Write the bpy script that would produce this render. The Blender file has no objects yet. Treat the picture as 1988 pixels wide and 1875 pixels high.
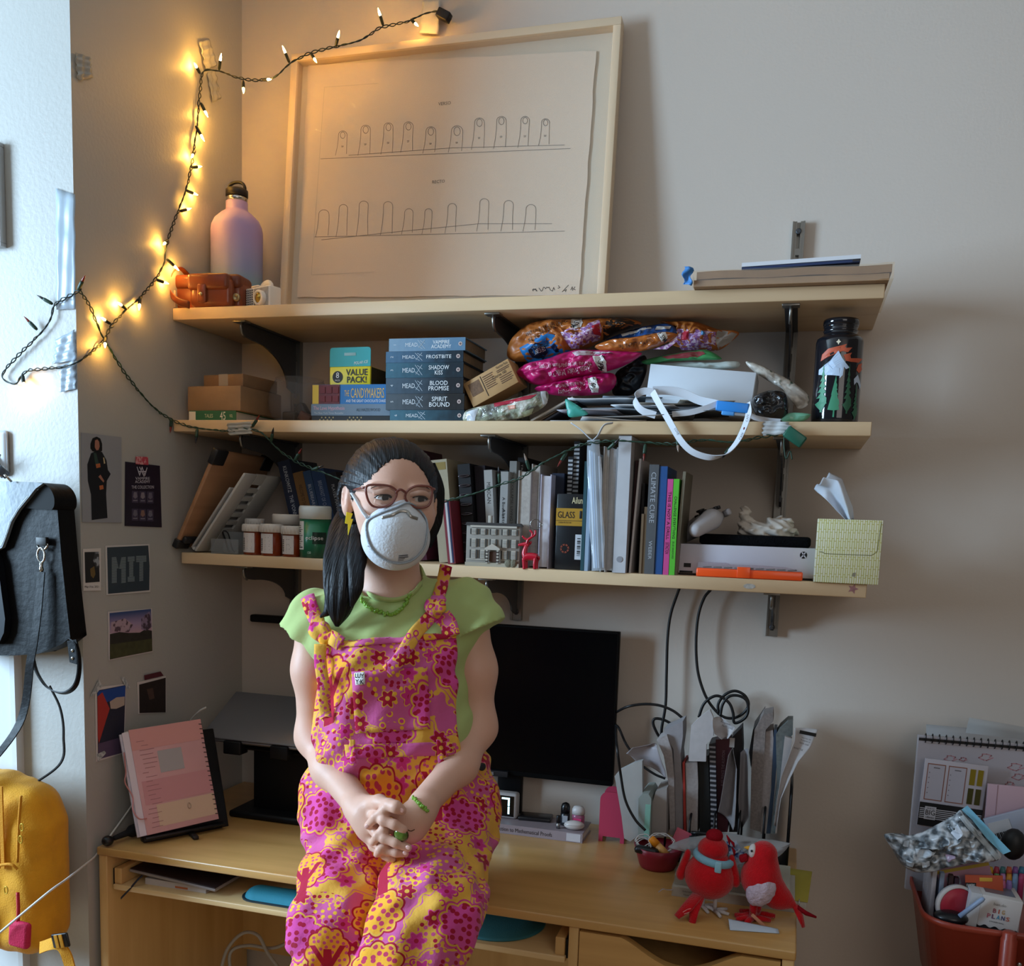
import bpy, bmesh, math, random
import numpy as np
from mathutils import Vector, Matrix, Euler
random.seed(7)
PI = math.pi
SC = bpy.context.scene
COL = SC.collection
CX, CY, CZ = 1.3614, -2.173, 1.4314
PITCH, YAW, ROLL = 0.1219, 0.2833, 0.0341
FPX, PPX, PPY, IW, IH = 1862.8, 994.0, 1246.7, 1988.0, 1875.0
_f = Vector((-math.sin(YAW)*math.cos(PITCH), math.cos(YAW)*math.cos(PITCH), -math.sin(PITCH)))
_r = Vector((math.cos(YAW), math.sin(YAW), 0)); _u = _r.cross(_f)
CR = math.cos(ROLL)*_r + math.sin(ROLL)*_u
CU = -math.sin(ROLL)*_r + math.cos(ROLL)*_u
CF = _f; CC = Vector((CX, CY, CZ))
cam = bpy.data.cameras.new('camera'); camo = bpy.data.objects.new('camera', cam); COL.objects.link(camo)
camo.matrix_world = Matrix(((CR.x, CU.x, -CF.x, CX), (CR.y, CU.y, -CF.y, CY), (CR.z, CU.z, -CF.z, CZ), (0, 0, 0, 1)))
cam.sensor_fit = 'HORIZONTAL'; cam.sensor_width = 36.0; cam.lens = FPX/IW*36.0
cam.shift_x = 0.0; cam.shift_y = -(IH/2-PPY)/IW
cam.clip_start = 0.05; cam.clip_end = 50
SC.camera = camo
w = bpy.data.worlds.new('world'); SC.world = w; w.use_nodes = True
w.node_tree.nodes['Background'].inputs[0].default_value = (1.0, 0.88, 0.80, 1)
w.node_tree.nodes['Background'].inputs[1].default_value = 0.065
def area(name, loc, target, sx, sy, power, color):
 l = bpy.data.lights.new(name, 'AREA'); l.shape = 'RECTANGLE'; l.size = sx; l.size_y = sy
 l.energy = power; l.color = color
 o = bpy.data.objects.new(name, l); COL.objects.link(o); o.location = loc
 o.rotation_euler = (Vector(target)-Vector(loc)).to_track_quat('-Z', 'Y').to_euler()
 return o
area('window_daylight', (-2.1, -1.98, 1.85), (0.6, -0.5, 1.2), 1.1, 1.5, 150, (0.54, 0.77, 1.0))
area('room_daylight', (2.6, -3.6, 2.2), (0.7, 0, 1.3), 1.6, 1.6, 11, (1.0, 0.93, 0.88))
SC.view_settings.view_transform = 'Standard'
SC.view_settings.look = 'None'
SC.view_settings.gamma = 1.0
SC.view_settings.use_curve_mapping = False
SC.view_settings.exposure = 0.38
def ray(px, py):
 return CF + CR*((px-PPX)/FPX) - CU*((py-PPY)/FPX)
def P(px, py, Y):
 d = ray(px, py); return CC + d*((Y-CY)/d.y)
def PXp(px, py, X):
 d = ray(px, py); return CC + d*((X-CX)/d.x)
def PZ(px, py, Z):
 d = ray(px, py); return CC + d*((Z-CZ)/d.z)
def mpp(Y, px=994, py=1000):
 return (P(px+1, py, Y)-P(px, py, Y)).length
def lin(c):
 if isinstance(c, str):
  c = tuple(int(c[i:i+2], 16)/255 for i in (0, 2, 4))
 return tuple((x/12.92 if x <= .04045 else ((x+.055)/1.055)**2.4) for x in c[:3])
MATS = {}
def mat(col, rough=.55, metal=0, var=0.0, vs=8, bump=0, bs=200, trans=0, alpha=1, emit=0, coat=0, ior=1.45, sheen=0, sub=0, spec=None):
 key = (col, rough, metal, var, vs, bump, bs, trans, alpha, emit, coat, sheen, sub, spec)
 if key in MATS: return MATS[key]
 m = bpy.data.materials.new('m_%s' % (col if isinstance(col, str) else 'c')); m.use_nodes = True
 nt = m.node_tree; b = nt.nodes['Principled BSDF']
 c = lin(col)+(1,)
 b.inputs['Base Color'].default_value = c
 b.inputs['Roughness'].default_value = rough; b.inputs['Metallic'].default_value = metal
 b.inputs['IOR'].default_value = ior
 if trans: b.inputs['Transmission Weight'].default_value = trans
 if coat: b.inputs['Coat Weight'].default_value = coat; b.inputs['Coat Roughness'].default_value = .08
 if sheen: b.inputs['Sheen Weight'].default_value = sheen
 if spec is not None: b.inputs['Specular IOR Level'].default_value = spec
 if sub:
  b.inputs['Subsurface Weight'].default_value = sub
  b.inputs['Subsurface Radius'].default_value = (.012, .005, .003); b.inputs['Subsurface Scale'].default_value = 1.0
 if alpha < 1: b.inputs['Alpha'].default_value = alpha
 if emit:
  b.inputs['Emission Color'].default_value = c; b.inputs['Emission Strength'].default_value = emit
 if var or bump:
  tc = nt.nodes.new('ShaderNodeTexCoord')
 if var:
  n = nt.nodes.new('ShaderNodeTexNoise'); n.inputs['Scale'].default_value = vs; n.inputs['Detail'].default_value = 5
  nt.links.new(tc.outputs['Object'], n.inputs['Vector'])
  mx = nt.nodes.new('ShaderNodeMixRGB'); mx.blend_type = 'MULTIPLY'; mx.inputs[0].default_value = 1
  rp = nt.nodes.new('ShaderNodeValToRGB'); rp.color_ramp.elements[0].position = .3; rp.color_ramp.elements[1].position = .7
  lo = 1-var; rp.color_ramp.elements[0].color = (lo, lo, lo, 1); rp.color_ramp.elements[1].color = (1, 1, 1, 1)
  nt.links.new(n.outputs['Fac'], rp.inputs[0]); nt.links.new(rp.outputs[0], mx.inputs[2]); mx.inputs[1].default_value = c
  nt.links.new(mx.outputs[0], b.inputs['Base Color'])
 if bump:
  n2 = nt.nodes.new('ShaderNodeTexNoise'); n2.inputs['Scale'].default_value = bs; n2.inputs['Detail'].default_value = 3
  nt.links.new(tc.outputs['Object'], n2.inputs['Vector'])
  bp = nt.nodes.new('ShaderNodeBump'); bp.inputs['Strength'].default_value = bump; bp.inputs['Distance'].default_value = .004
  nt.links.new(n2.outputs['Fac'], bp.inputs['Height']); nt.links.new(bp.outputs[0], b.inputs['Normal'])
 MATS[key] = m
 return m
def wood(c1, c2, axis='X', sc=1.0, rough=.42, coat=.15):
 key = ('wood', c1, c2, axis, sc, rough)
 if key in MATS: return MATS[key]
 m = bpy.data.materials.new('m_wood'); m.use_nodes = True; nt = m.node_tree; b = nt.nodes['Principled BSDF']
 tc = nt.nodes.new('ShaderNodeTexCoord'); mp = nt.nodes.new('ShaderNodeMapping')
 s = {'X': (1.2, 14, 14), 'Y': (14, 1.2, 14), 'Z': (14, 14, 1.2)}[axis]
 mp.inputs['Scale'].default_value = tuple(v*sc for v in s)
 n = nt.nodes.new('ShaderNodeTexNoise'); n.inputs['Scale'].default_value = 2.2; n.inputs['Detail'].default_value = 9; n.inputs['Distortion'].default_value = .6
 rp = nt.nodes.new('ShaderNodeValToRGB')
 rp.color_ramp.elements[0].position = .32; rp.color_ramp.elements[0].color = lin(c1)+(1,)
 rp.color_ramp.elements[1].position = .68; rp.color_ramp.elements[1].color = lin(c2)+(1,)
 nt.links.new(tc.outputs['Object'], mp.inputs[0]); nt.links.new(mp.outputs[0], n.inputs['Vector'])
 nt.links.new(n.outputs['Fac'], rp.inputs[0]); nt.links.new(rp.outputs[0], b.inputs['Base Color'])
 b.inputs['Roughness'].default_value = rough; b.inputs['Coat Weight'].default_value = coat; b.inputs['Coat Roughness'].default_value = .3
 bp = nt.nodes.new('ShaderNodeBump'); bp.inputs['Strength'].default_value = .12; bp.inputs['Distance'].default_value = .002
 nt.links.new(n.outputs['Fac'], bp.inputs['Height']); nt.links.new(bp.outputs[0], b.inputs['Normal'])
 MATS[key] = m; return m
def clear(col='ffffff', rough=.06, fac=.25, key=''):
 k = ('clear', col, rough, fac, key)
 if k in MATS: return MATS[k]
 m = bpy.data.materials.new('m_clear'); m.use_nodes = True; nt = m.node_tree
 for nn in list(nt.nodes): nt.nodes.remove(nn)
 o = nt.nodes.new('ShaderNodeOutputMaterial'); t = nt.nodes.new('ShaderNodeBsdfTransparent'); t.inputs[0].default_value = lin(col)+(1,)
 g = nt.nodes.new('ShaderNodeBsdfPrincipled'); g.inputs['Base Color'].default_value = lin(col)+(1,); g.inputs['Roughness'].default_value = rough
 mx = nt.nodes.new('ShaderNodeMixShader'); mx.inputs[0].default_value = fac
 nt.links.new(t.outputs[0], mx.inputs[1]); nt.links.new(g.outputs[0], mx.inputs[2]); nt.links.new(mx.outputs[0], o.inputs[0])
 MATS[k] = m; return m
def foil(c1, c2, sc=18, rough=.25, thr=.5, soft=.02, bump=.35, bs=25, metal=.0, c3=None, thr3=.62):
 k = ('foil', c1, c2, sc, rough, thr, soft, bump, bs, metal, c3, thr3)
 if k in MATS: return MATS[k]
 m = bpy.data.materials.new('m_foil'); m.use_nodes = True; nt = m.node_tree; b = nt.nodes['Principled BSDF']
 tc = nt.nodes.new('ShaderNodeTexCoord')
 n = nt.nodes.new('ShaderNodeTexNoise'); n.inputs['Scale'].default_value = sc; n.inputs['Detail'].default_value = 1.5
 nt.links.new(tc.outputs['Object'], n.inputs['Vector'])
 rp = nt.nodes.new('ShaderNodeValToRGB'); e = rp.color_ramp.elements
 e[0].position = thr-soft; e[0].color = lin(c1)+(1,); e[1].position = thr+soft; e[1].color = lin(c2)+(1,)
 if c3:
  x = e.new(thr3-soft); x.color = lin(c2)+(1,); x = e.new(thr3+soft); x.color = lin(c3)+(1,)
 nt.links.new(n.outputs['Fac'], rp.inputs[0]); nt.links.new(rp.outputs[0], b.inputs['Base Color'])
 b.inputs['Roughness'].default_value = rough; b.inputs['Metallic'].default_value = metal
 if bump:
  n2 = nt.nodes.new('ShaderNodeTexNoise'); n2.inputs['Scale'].default_value = bs; n2.inputs['Detail'].default_value = 4
  nt.links.new(tc.outputs['Object'], n2.inputs['Vector'])
  bp = nt.nodes.new('ShaderNodeBump'); bp.inputs['Strength'].default_value = bump; bp.inputs['Distance'].default_value = .02
  nt.links.new(n2.outputs['Fac'], bp.inputs['Height']); nt.links.new(bp.outputs[0], b.inputs['Normal'])
 MATS[k] = m; return m
def gradient_z(stops, z0, z1, rough=.4, coat=0):
 m = bpy.data.materials.new('m_grad'); m.use_nodes = True; nt = m.node_tree; b = nt.nodes['Principled BSDF']
 tc = nt.nodes.new('ShaderNodeTexCoord'); sp = nt.nodes.new('ShaderNodeSeparateXYZ'); mr = nt.nodes.new('ShaderNodeMapRange')
 mr.inputs[1].default_value = z0; mr.inputs[2].default_value = z1
 rp = nt.nodes.new('ShaderNodeValToRGB'); e = rp.color_ramp.elements
 e[0].position = stops[0][0]; e[0].color = lin(stops[0][1])+(1,); e[1].position = stops[-1][0]; e[1].color = lin(stops[-1][1])+(1,)
 for p, c in stops[1:-1]:
  x = e.new(p); x.color = lin(c)+(1,)
 nt.links.new(tc.outputs['Object'], sp.inputs[0]); nt.links.new(sp.outputs[2], mr.inputs[0]); nt.links.new(mr.outputs[0], rp.inputs[0])
 nt.links.new(rp.outputs[0], b.inputs['Base Color']); b.inputs['Roughness'].default_value = rough; b.inputs['Coat Weight'].default_value = coat
 return m
I4 = Matrix.Identity(4)
def T(x, y=0, z=0):
 return Matrix.Translation((x, y, z)) if not isinstance(x, Vector) else Matrix.Translation(x)
def RX(a): return Matrix.Rotation(a, 4, 'X')
def RY(a): return Matrix.Rotation(a, 4, 'Y')
def RZ(a): return Matrix.Rotation(a, 4, 'Z')
def S3(x, y, z): return Matrix.Diagonal((x, y, z, 1))
class MB:
 def __init__(s): s.v = []; s.f = []; s.sm = []; s.mi = []; s.uv = None
 def add(s, vs, fs, M=None, smooth=False, mi=0):
  o = len(s.v)
  s.v += [tuple(M @ Vector(p)) if M is not None else tuple(p) for p in vs]
  s.f += [tuple(i+o for i in f) for f in fs]; s.sm += [smooth]*len(fs); s.mi += [mi]*len(fs)
  return s
 def box(s, x0, x1, y0, y1, z0, z1, M=None, mi=0, bev=0):
  if bev:
   return s.rbox(x0, x1, y0, y1, z0, z1, bev, M, mi)
  vs = [(x, y, z) for x in (x0, x1) for y in (y0, y1) for z in (z0, z1)]
  return s.add(vs, [(0, 1, 3, 2), (4, 6, 7, 5), (0, 4, 5, 1), (2, 3, 7, 6), (0, 2, 6, 4), (1, 5, 7, 3)], M, mi=mi)
 def rbox(s, x0, x1, y0, y1, z0, z1, bev, M=None, mi=0, seg=2):
  bm = bmesh.new(); bmesh.ops.create_cube(bm, size=1)
  for v in bm.verts:
   v.co = Vector(((x0+x1)/2+v.co.x*(x1-x0), (y0+y1)/2+v.co.y*(y1-y0), (z0+z1)/2+v.co.z*(z1-z0)))
  bmesh.ops.bevel(bm, geom=bm.edges[:], offset=bev, segments=seg, profile=.5, affect='EDGES')
  bm.verts.ensure_lookup_table(); bm.verts.index_update()
  r = s.add([v.co[:] for v in bm.verts], [[v.index for v in f.verts] for f in bm.faces], M, True, mi); bm.free(); return r
 def prism(s, poly, a0, a1, axis='Y', M=None, mi=0, smooth=False):
  mk = {'Y': lambda p, a: (p[0], a, p[1]), 'X': lambda p, a: (a, p[0], p[1]), 'Z': lambda p, a: (p[0], p[1], a)}[axis]
  n = len(poly); vs = [mk(p, a0) for p in poly]+[mk(p, a1) for p in poly]
  fs = [tuple(range(n))[::-1], tuple(range(n, 2*n))]
  s.add(vs, fs, M, False, mi)
  return s.add(vs, [(i, (i+1) % n, n+(i+1) % n, n+i) for i in range(n)], M, smooth, mi)
 def lathe(s, prof, n=24, M=None, mi=0, cap=True, smooth=True):
  vs = []; fs = []
  for (r, z) in prof:
   for k in range(n): vs.append((r*math.cos(2*PI*k/n), r*math.sin(2*PI*k/n), z))
  for j in range(len(prof)-1):
   for k in range(n):
    fs.append((j*n+k, j*n+(k+1) % n, (j+1)*n+(k+1) % n, (j+1)*n+k))
  if cap:
   fs.append(tuple(range(n))[::-1]); fs.append(tuple((len(prof)-1)*n+k for k in range(n)))
  return s.add(vs, fs, M, smooth, mi)
 def tube(s, pts, r, n=8, M=None, mi=0, closed=False, flat=1.0, up=None):
  pts = [Vector(p) for p in pts]; m = len(pts); rr = r if hasattr(r, '__len__') else [r]*m
  vs = []; fs = []; prev = None
  for i, p in enumerate(pts):
   a = pts[(i-1) % m] if (i > 0 or closed) else p
   b = pts[(i+1) % m] if (i < m-1 or closed) else p
   t = (b-a)
   if t.length < 1e-9: t = Vector((0, 0, 1))
   t.normalize()
   if prev is None:
    ref = Vector(up) if up is not None else (Vector((0, 0, 1)) if abs(t.z) < .9 else Vector((1, 0, 0)))
    nrm = (ref-t*ref.dot(t)).normalized()
   else:
    nrm = prev-t*prev.dot(t)
    nrm = nrm.normalized() if nrm.length > 1e-6 else t.orthogonal().normalized()
   prev = nrm; bi = t.cross(nrm)
   for k in range(n):
    c = 2*PI*k/n; vs.append(p+nrm*(rr[i]*math.cos(c)*flat)+bi*(rr[i]*math.sin(c)))
  L = m if closed else m-1
  for j in range(L):
   for k in range(n):
    j2 = (j+1) % m
    fs.append((j*n+k, j*n+(k+1) % n, j2*n+(k+1) % n, j2*n+k))
  if not closed:
   fs.append(tuple(range(n))[::-1]); fs.append(tuple((m-1)*n+k for k in range(n)))
  return s.add(vs, fs, M, True, mi)
 def sphere(s, c, r, nu=16, nv=10, M=None, mi=0):
  rx, ry, rz = r if hasattr(r, '__len__') else (r, r, r)
  vs = [(c[0], c[1], c[2]+rz)]; fs = []
  for j in range(1, nv):
   a = PI*j/nv
   for k in range(nu):
    b = 2*PI*k/nu; vs.append((c[0]+rx*math.sin(a)*math.cos(b), c[1]+ry*math.sin(a)*math.sin(b), c[2]+rz*math.cos(a)))
  vs.append((c[0], c[1], c[2]-rz)); e = len(vs)-1
  for k in range(nu):
   fs.append((0, 1+k, 1+(k+1) % nu)); fs.append((e, e-nu+(k+1) % nu, e-nu+k))
  for j in range(nv-2):
   for k in range(nu):
    a = 1+j*nu+k; b = 1+j*nu+(k+1) % nu; fs.append((a, a+nu, b+nu, b))
  return s.add(vs, fs, M, True, mi)
 def grid(s, fn, nu, nv, M=None, mi=0, thick=0, smooth=True):
  vs = [Vector(fn(i/nu, j/nv)) for j in range(nv+1) for i in range(nu+1)]
  idx = lambda i, j: j*(nu+1)+i
  fs = [(idx(i, j), idx(i+1, j), idx(i+1, j+1), idx(i, j+1)) for j in range(nv) for i in range(nu)]
  if thick:
   nr = [Vector((0, 0, 0)) for _ in vs]
   for f in fs:
    q = (vs[f[1]]-vs[f[0]]).cross(vs[f[3]]-vs[f[0]])
    for i in f: nr[i] += q
   N = len(vs); vs2 = [v-(n.normalized() if n.length > 0 else n)*thick for v, n in zip(vs, nr)]
   ring = [idx(i, 0) for i in range(nu)]+[idx(nu, j) for j in range(nv)]+[idx(i, nv) for i in range(nu, 0, -1)]+[idx(0, j) for j in range(nv, 0, -1)]
   f2 = [tuple(i+N for i in f[::-1]) for f in fs]
   side = [(ring[(k+1) % len(ring)], ring[k], ring[k]+N, ring[(k+1) % len(ring)]+N) for k in range(len(ring))]
   return s.add(vs+vs2, fs+f2+side, M, smooth, mi)
  return s.add(vs, fs, M, smooth, mi)
 def build(s, name, m, parent=None, M=None):
  me = bpy.data.meshes.new(name); me.from_pydata(s.v, [], s.f)
  me.polygons.foreach_set('use_smooth', s.sm)
  ms = m if isinstance(m, (list, tuple)) else [m]
  for x in ms: me.materials.append(x)
  if len(ms) > 1: me.polygons.foreach_set('material_index', s.mi)
  me.update()
  o = bpy.data.objects.new(name, me); COL.objects.link(o)
  if parent is not None: o.parent = parent
  if M is not None: o.matrix_local = M
  return o
def tag(o, label, cat, group=None):
 o['label'] = label; o['category'] = cat
 if group: o['group'] = group
 return o
def struct(o): o['kind'] = 'structure'; return o
def thing(name, label, cat, M=None, group=None):
 o = bpy.data.objects.new(name, None); COL.objects.link(o); o.empty_display_size = .02
 if M is not None: o.matrix_world = M if isinstance(M, Matrix) else T(*M)
 return tag(o, label, cat, group)
def smooth_path(pts, n=8, closed=False):
 pts = [Vector(p) for p in pts]; out = []; m = len(pts)
 rng = range(m) if closed else range(m-1)
 for i in rng:
  p0 = pts[(i-1) % m] if (i > 0 or closed) else pts[0]*2-pts[1]
  p1 = pts[i]; p2 = pts[(i+1) % m]
  p3 = pts[(i+2) % m] if (i+2 < m or closed) else pts[-1]*2-pts[-2]
  for k in range(n):
   t = k/n
   out.append(.5*((2*p1)+(p2-p0)*t+(2*p0-5*p1+4*p2-p3)*t*t+(3*p1-p0-3*p2+p3)*t**3))
 if not closed: out.append(pts[-1])
 return out
def text(s, w, h, m, parent, M, name='lettering', align='CENTER', sx=None, shear=0, bold=0):
 cu = bpy.data.curves.new('t', 'FONT'); cu.body = s; cu.align_x = align; cu.align_y = 'CENTER'; cu.shear = shear
 cu.offset = bold; cu.space_line = .85; cu.resolution_u = 2
 ob = bpy.data.objects.new('t', cu); COL.objects.link(ob)
 me = bpy.data.meshes.new_from_object(ob); bpy.data.objects.remove(ob); bpy.data.curves.remove(cu)
 if len(me.vertices) == 0: return None
 co = np.zeros(len(me.vertices)*3); me.vertices.foreach_get('co', co); co = co.reshape(-1, 3)
 mn, mx = co.min(0), co.max(0); sz = mx-mn
 kx = w/sz[0]; ky = h/sz[1]
 if sx is None: kx = ky = min(kx, ky)
 co = (co-(mn+mx)/2)*np.array([kx, ky, 1]); co[:, 2] = 0
 me.vertices.foreach_set('co', co.ravel()); me.materials.clear(); me.materials.append(m); me.update()
 o = bpy.data.objects.new(name, me); COL.objects.link(o)
 o.parent = parent; o.matrix_local = M
 return o
FRONT = RX(PI/2)                       # text on a face looking to -Y
def front(x, y, z): return T(x, y, z) @ FRONT
def strokes(lines, r, m, parent, M=None, name='line_drawing'):
 mb = MB()
 for ln in lines:
  for a, b in zip(ln[:-1], ln[1:]):
   a = Vector((a[0], 0, a[1])); b = Vector((b[0], 0, b[1])); d = b-a
   if d.length < 1e-7: continue
   n = Vector((-d.z, 0, d.x)).normalized()*r; e = d.normalized()*r*.6
   mb.add([a-n-e, b-n+e, b+n+e, a+n-e], [(0, 1, 2, 3)])
 return mb.build(name, m, parent, M)
def copy_tree(o, parent=None):
 c = o.copy(); COL.objects.link(c)
 if parent is not None: c.parent = parent
 for ch in list(o.children): copy_tree(ch, c)
 return c
def surf_nets(fn, lo, hi, h, B=14, fat=1.7):
 lo = np.array(lo, float); hi = np.array(hi, float); n = np.ceil((hi-lo)/h).astype(int)+1
 ax = [(lo[i]+h*np.arange(n[i])).astype(np.float32) for i in range(3)]
 D = np.empty(tuple(n), np.float32)
 nb = [range(0, n[i], B) for i in range(3)]
 cen = [np.array([ax[i][min(k+B//2, n[i]-1)] for k in nb[i]]) for i in range(3)]
 CG = fn(*np.meshgrid(*cen, indexing='ij')); rad = B*h*.87*fat
 for a, ia in enumerate(nb[0]):
  for b, ib in enumerate(nb[1]):
   for c, ic in enumerate(nb[2]):
    s_ = (slice(ia, ia+B), slice(ib, ib+B), slice(ic, ic+B))
    D[s_] = CG[a, b, c] if abs(CG[a, b, c]) > rad else fn(*np.meshgrid(ax[0][s_[0]], ax[1][s_[1]], ax[2][s_[2]], indexing='ij'))
 ins = D < 0
 c = np.zeros(tuple(n-1), np.int8)
 for dx in (0, 1):
  for dy in (0, 1):
   for dz in (0, 1):
    c += ins[dx:n[0]-1+dx, dy:n[1]-1+dy, dz:n[2]-1+dz]
 act = (c > 0) & (c < 8); ids = -np.ones(act.shape, np.int64); A = np.argwhere(act); ids[act] = np.arange(len(A))
 acc = np.zeros((len(A), 3)); cnt = np.zeros(len(A))
 corner = [(x, y, z) for x in (0, 1) for y in (0, 1) for z in (0, 1)]
 for a in corner:
  for ax_ in range(3):
   if a[ax_]: continue
   b = list(a); b[ax_] = 1
   da = D[A[:, 0]+a[0], A[:, 1]+a[1], A[:, 2]+a[2]]; db = D[A[:, 0]+b[0], A[:, 1]+b[1], A[:, 2]+b[2]]
   cr = (da < 0) != (db < 0)
   t = np.where(cr, da/np.where(cr, da-db, 1), 0)
   p = np.array(a, float)[None, :].repeat(len(A), 0); p[:, ax_] = t
   acc[cr] += p[cr]; cnt[cr] += 1
 V = lo+h*(A+acc/np.maximum(cnt, 1)[:, None])
 F = []
 for ax_ in range(3):
  sl0 = [slice(None)]*3; sl1 = [slice(None)]*3; sl0[ax_] = slice(0, n[ax_]-1); sl1[ax_] = slice(1, n[ax_])
  a = ins[tuple(sl0)]; b = ins[tuple(sl1)]
  E_ = np.argwhere(a != b); o1, o2 = [(1, 2), (2, 0), (0, 1)][ax_]
  ok = (E_[:, o1] > 0) & (E_[:, o2] > 0) & (E_[:, o1] < n[o1]-1) & (E_[:, o2] < n[o2]-1); E_ = E_[ok]
  def cid(d1, d2):
   q = E_.copy(); q[:, o1] += d1; q[:, o2] += d2; return ids[q[:, 0], q[:, 1], q[:, 2]]
  q = np.stack([cid(-1, -1), cid(0, -1), cid(0, 0), cid(-1, 0)], 1)
  fl = ~a[E_[:, 0], E_[:, 1], E_[:, 2]]
  q[fl] = q[fl][:, ::-1]; F.append(q)
 return V, np.concatenate(F)
def np_mesh(name, V, F, m, parent=None, M=None, uv=None):
 me = bpy.data.meshes.new(name); me.vertices.add(len(V)); me.vertices.foreach_set('co', np.ascontiguousarray(V, dtype=np.float32).ravel())
 k = F.shape[1]; me.loops.add(len(F)*k); me.loops.foreach_set('vertex_index', F.ravel().astype(np.int32))
 me.polygons.add(len(F)); me.polygons.foreach_set('loop_start', np.arange(0, len(F)*k, k, dtype=np.int32))
 me.polygons.foreach_set('use_smooth', np.ones(len(F), bool))
 me.update(calc_edges=True); me.validate()
 if uv is not None:
  l = me.uv_layers.new(name='UVMap'); l.data.foreach_set('uv', uv[F.ravel()].astype(np.float32).ravel())
 for x in (m if isinstance(m, (list, tuple)) else [m]): me.materials.append(x)
 o = bpy.data.objects.new(name, me); COL.objects.link(o)
 if parent is not None: o.parent = parent
 if M is not None: o.matrix_local = M
 return o
def smin(a, b, k):
 hh = np.clip(.5+.5*(b-a)/k, 0, 1); return b+(a-b)*hh-k*hh*(1-hh)
def cone(X, Y, Z, a, b, ra, rb, sq=None):
 a = np.array(a, np.float32); b = np.array(b, np.float32); d = b-a; L2 = float(d@d)+1e-12
 px, py, pz = X-a[0], Y-a[1], Z-a[2]
 t = np.clip((px*d[0]+py*d[1]+pz*d[2])/L2, 0, 1)
 qx, qy, qz = px-t*d[0], py-t*d[1], pz-t*d[2]
 if sq is not None:
  s = np.array(sq[0], np.float32); s = s/np.linalg.norm(s); k = sq[1]
  e = qx*s[0]+qy*s[1]+qz*s[2]; g = (k-1)*e
  qx, qy, qz = qx+g*s[0], qy+g*s[1], qz+g*s[2]
 return np.sqrt(qx*qx+qy*qy+qz*qz)-(ra+(rb-ra)*t)
def ell(X, Y, Z, c, r, M=None):
 px, py, pz = X-c[0], Y-c[1], Z-c[2]
 if M is not None:
  R = np.array(M.to_3x3().transposed(), np.float32)
  px, py, pz = R[0, 0]*px+R[0, 1]*py+R[0, 2]*pz, R[1, 0]*px+R[1, 1]*py+R[1, 2]*pz, R[2, 0]*px+R[2, 1]*py+R[2, 2]*pz
 k0 = np.sqrt((px/r[0])**2+(py/r[1])**2+(pz/r[2])**2); k1 = np.sqrt((px/r[0]**2)**2+(py/r[1]**2)**2+(pz/r[2]**2)**2)
 return k0*(k0-1)/np.maximum(k1, 1e-6)
# ================================================================== the room
PAINT = mat('cdc2b7', .62, var=.05, vs=1.3, bump=.08, bs=160)
PR = .58
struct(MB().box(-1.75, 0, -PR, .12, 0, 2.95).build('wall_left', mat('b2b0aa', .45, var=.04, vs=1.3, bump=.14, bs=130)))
struct(MB().box(0, 3.4, 0, .12, 0, 2.95).build('wall_back', PAINT))
struct(MB().box(-1.75, 3.4, -4.2, .12, -.08, 0).build('floor', wood('8a6a48', 'a5835c', 'Y', .6)))
struct(MB().box(-1.75, 3.4, -4.2, .12, 2.95, 3.03).build('ceiling', mat('e4e0d8', .8)))
p = P(45, 1400, -PR)
struct(MB().box(p.x-.30, p.x-.012, -PR-.012, -PR, 0, P(20, 1273, -PR).z).box(p.x-.012, p.x, -PR-.02, -PR, 0, P(45, 1273, -PR).z+.004).build('trim_1', mat('cfd4d6', .4)))
# ================================================================== shelving
SHELFM = wood('d2b48c', 'dcc19b', 'X', .8, .5)
Z1, Z2, Z3 = 1.8816, 1.6389, 1.3433
TH = .0255
D1, D2, D3 = .281, .284, .271
def shelf(z, L, x0, D, label):
 o = MB().rbox(x0, L, -D, -.001, z-TH, z, .0015).build('shelf', SHELFM)
 return tag(o, label, 'shelf', 'wall shelves')
shelf(Z1, 1.4825, .002, D1, 'top pale wood wall shelf carrying the framed print')
shelf(Z2, 1.478, .003, D2, 'middle pale wood wall shelf with the stack of paperbacks and snack bags')
lowshelf = shelf(Z3, 1.4921, .012, D3, 'lowest pale wood wall shelf with game console and standing books')
STEEL = mat('8f8d88', .35, .9); DARKST = mat('4c4e52', .45, .6)
XS = [P(577, 700, -.006).x, P(1004, 1180, -.006).x, 1.322]
for i, x in enumerate(XS):
 z0, z1 = 1.2085, 2.076
 t = thing('shelf_standard', ['slotted steel shelf standard on the wall behind the glass bowl', 'slotted steel shelf standard on the wall behind the snack bags', 'slotted steel shelf standard on the wall rising above the cardboard parcel'][i], 'shelf rail', (x, 0, z0), 'shelf standards')
 mb = MB().box(-.0125, .0125, -.004, -.0005, 0, z1-z0).box(-.0125, -.009, -.015, -.004, 0, z1-z0).box(.009, .0125, -.015, -.004, 0, z1-z0).box(-.009, -.0035, -.0125, -.004, 0, z1-z0).box(.0035, .009, -.0125, -.004, 0, z1-z0)
 k = 0
 while k*.05 < z1-z0-.02:
  mb.box(-.0035, .0035, -.0125, -.004, k*.05, k*.05+.013); k += 1
 mb.build('rail', STEEL, t)
 for zz in (.02, .40, z1-z0-.02): MB().lathe([(.006, 0), (.006, .002), (.0035, .003), (.0015, .002)], 12, T(0, -.0125, zz) @ RX(PI/2)).build('screw', DARKST, t)
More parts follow.
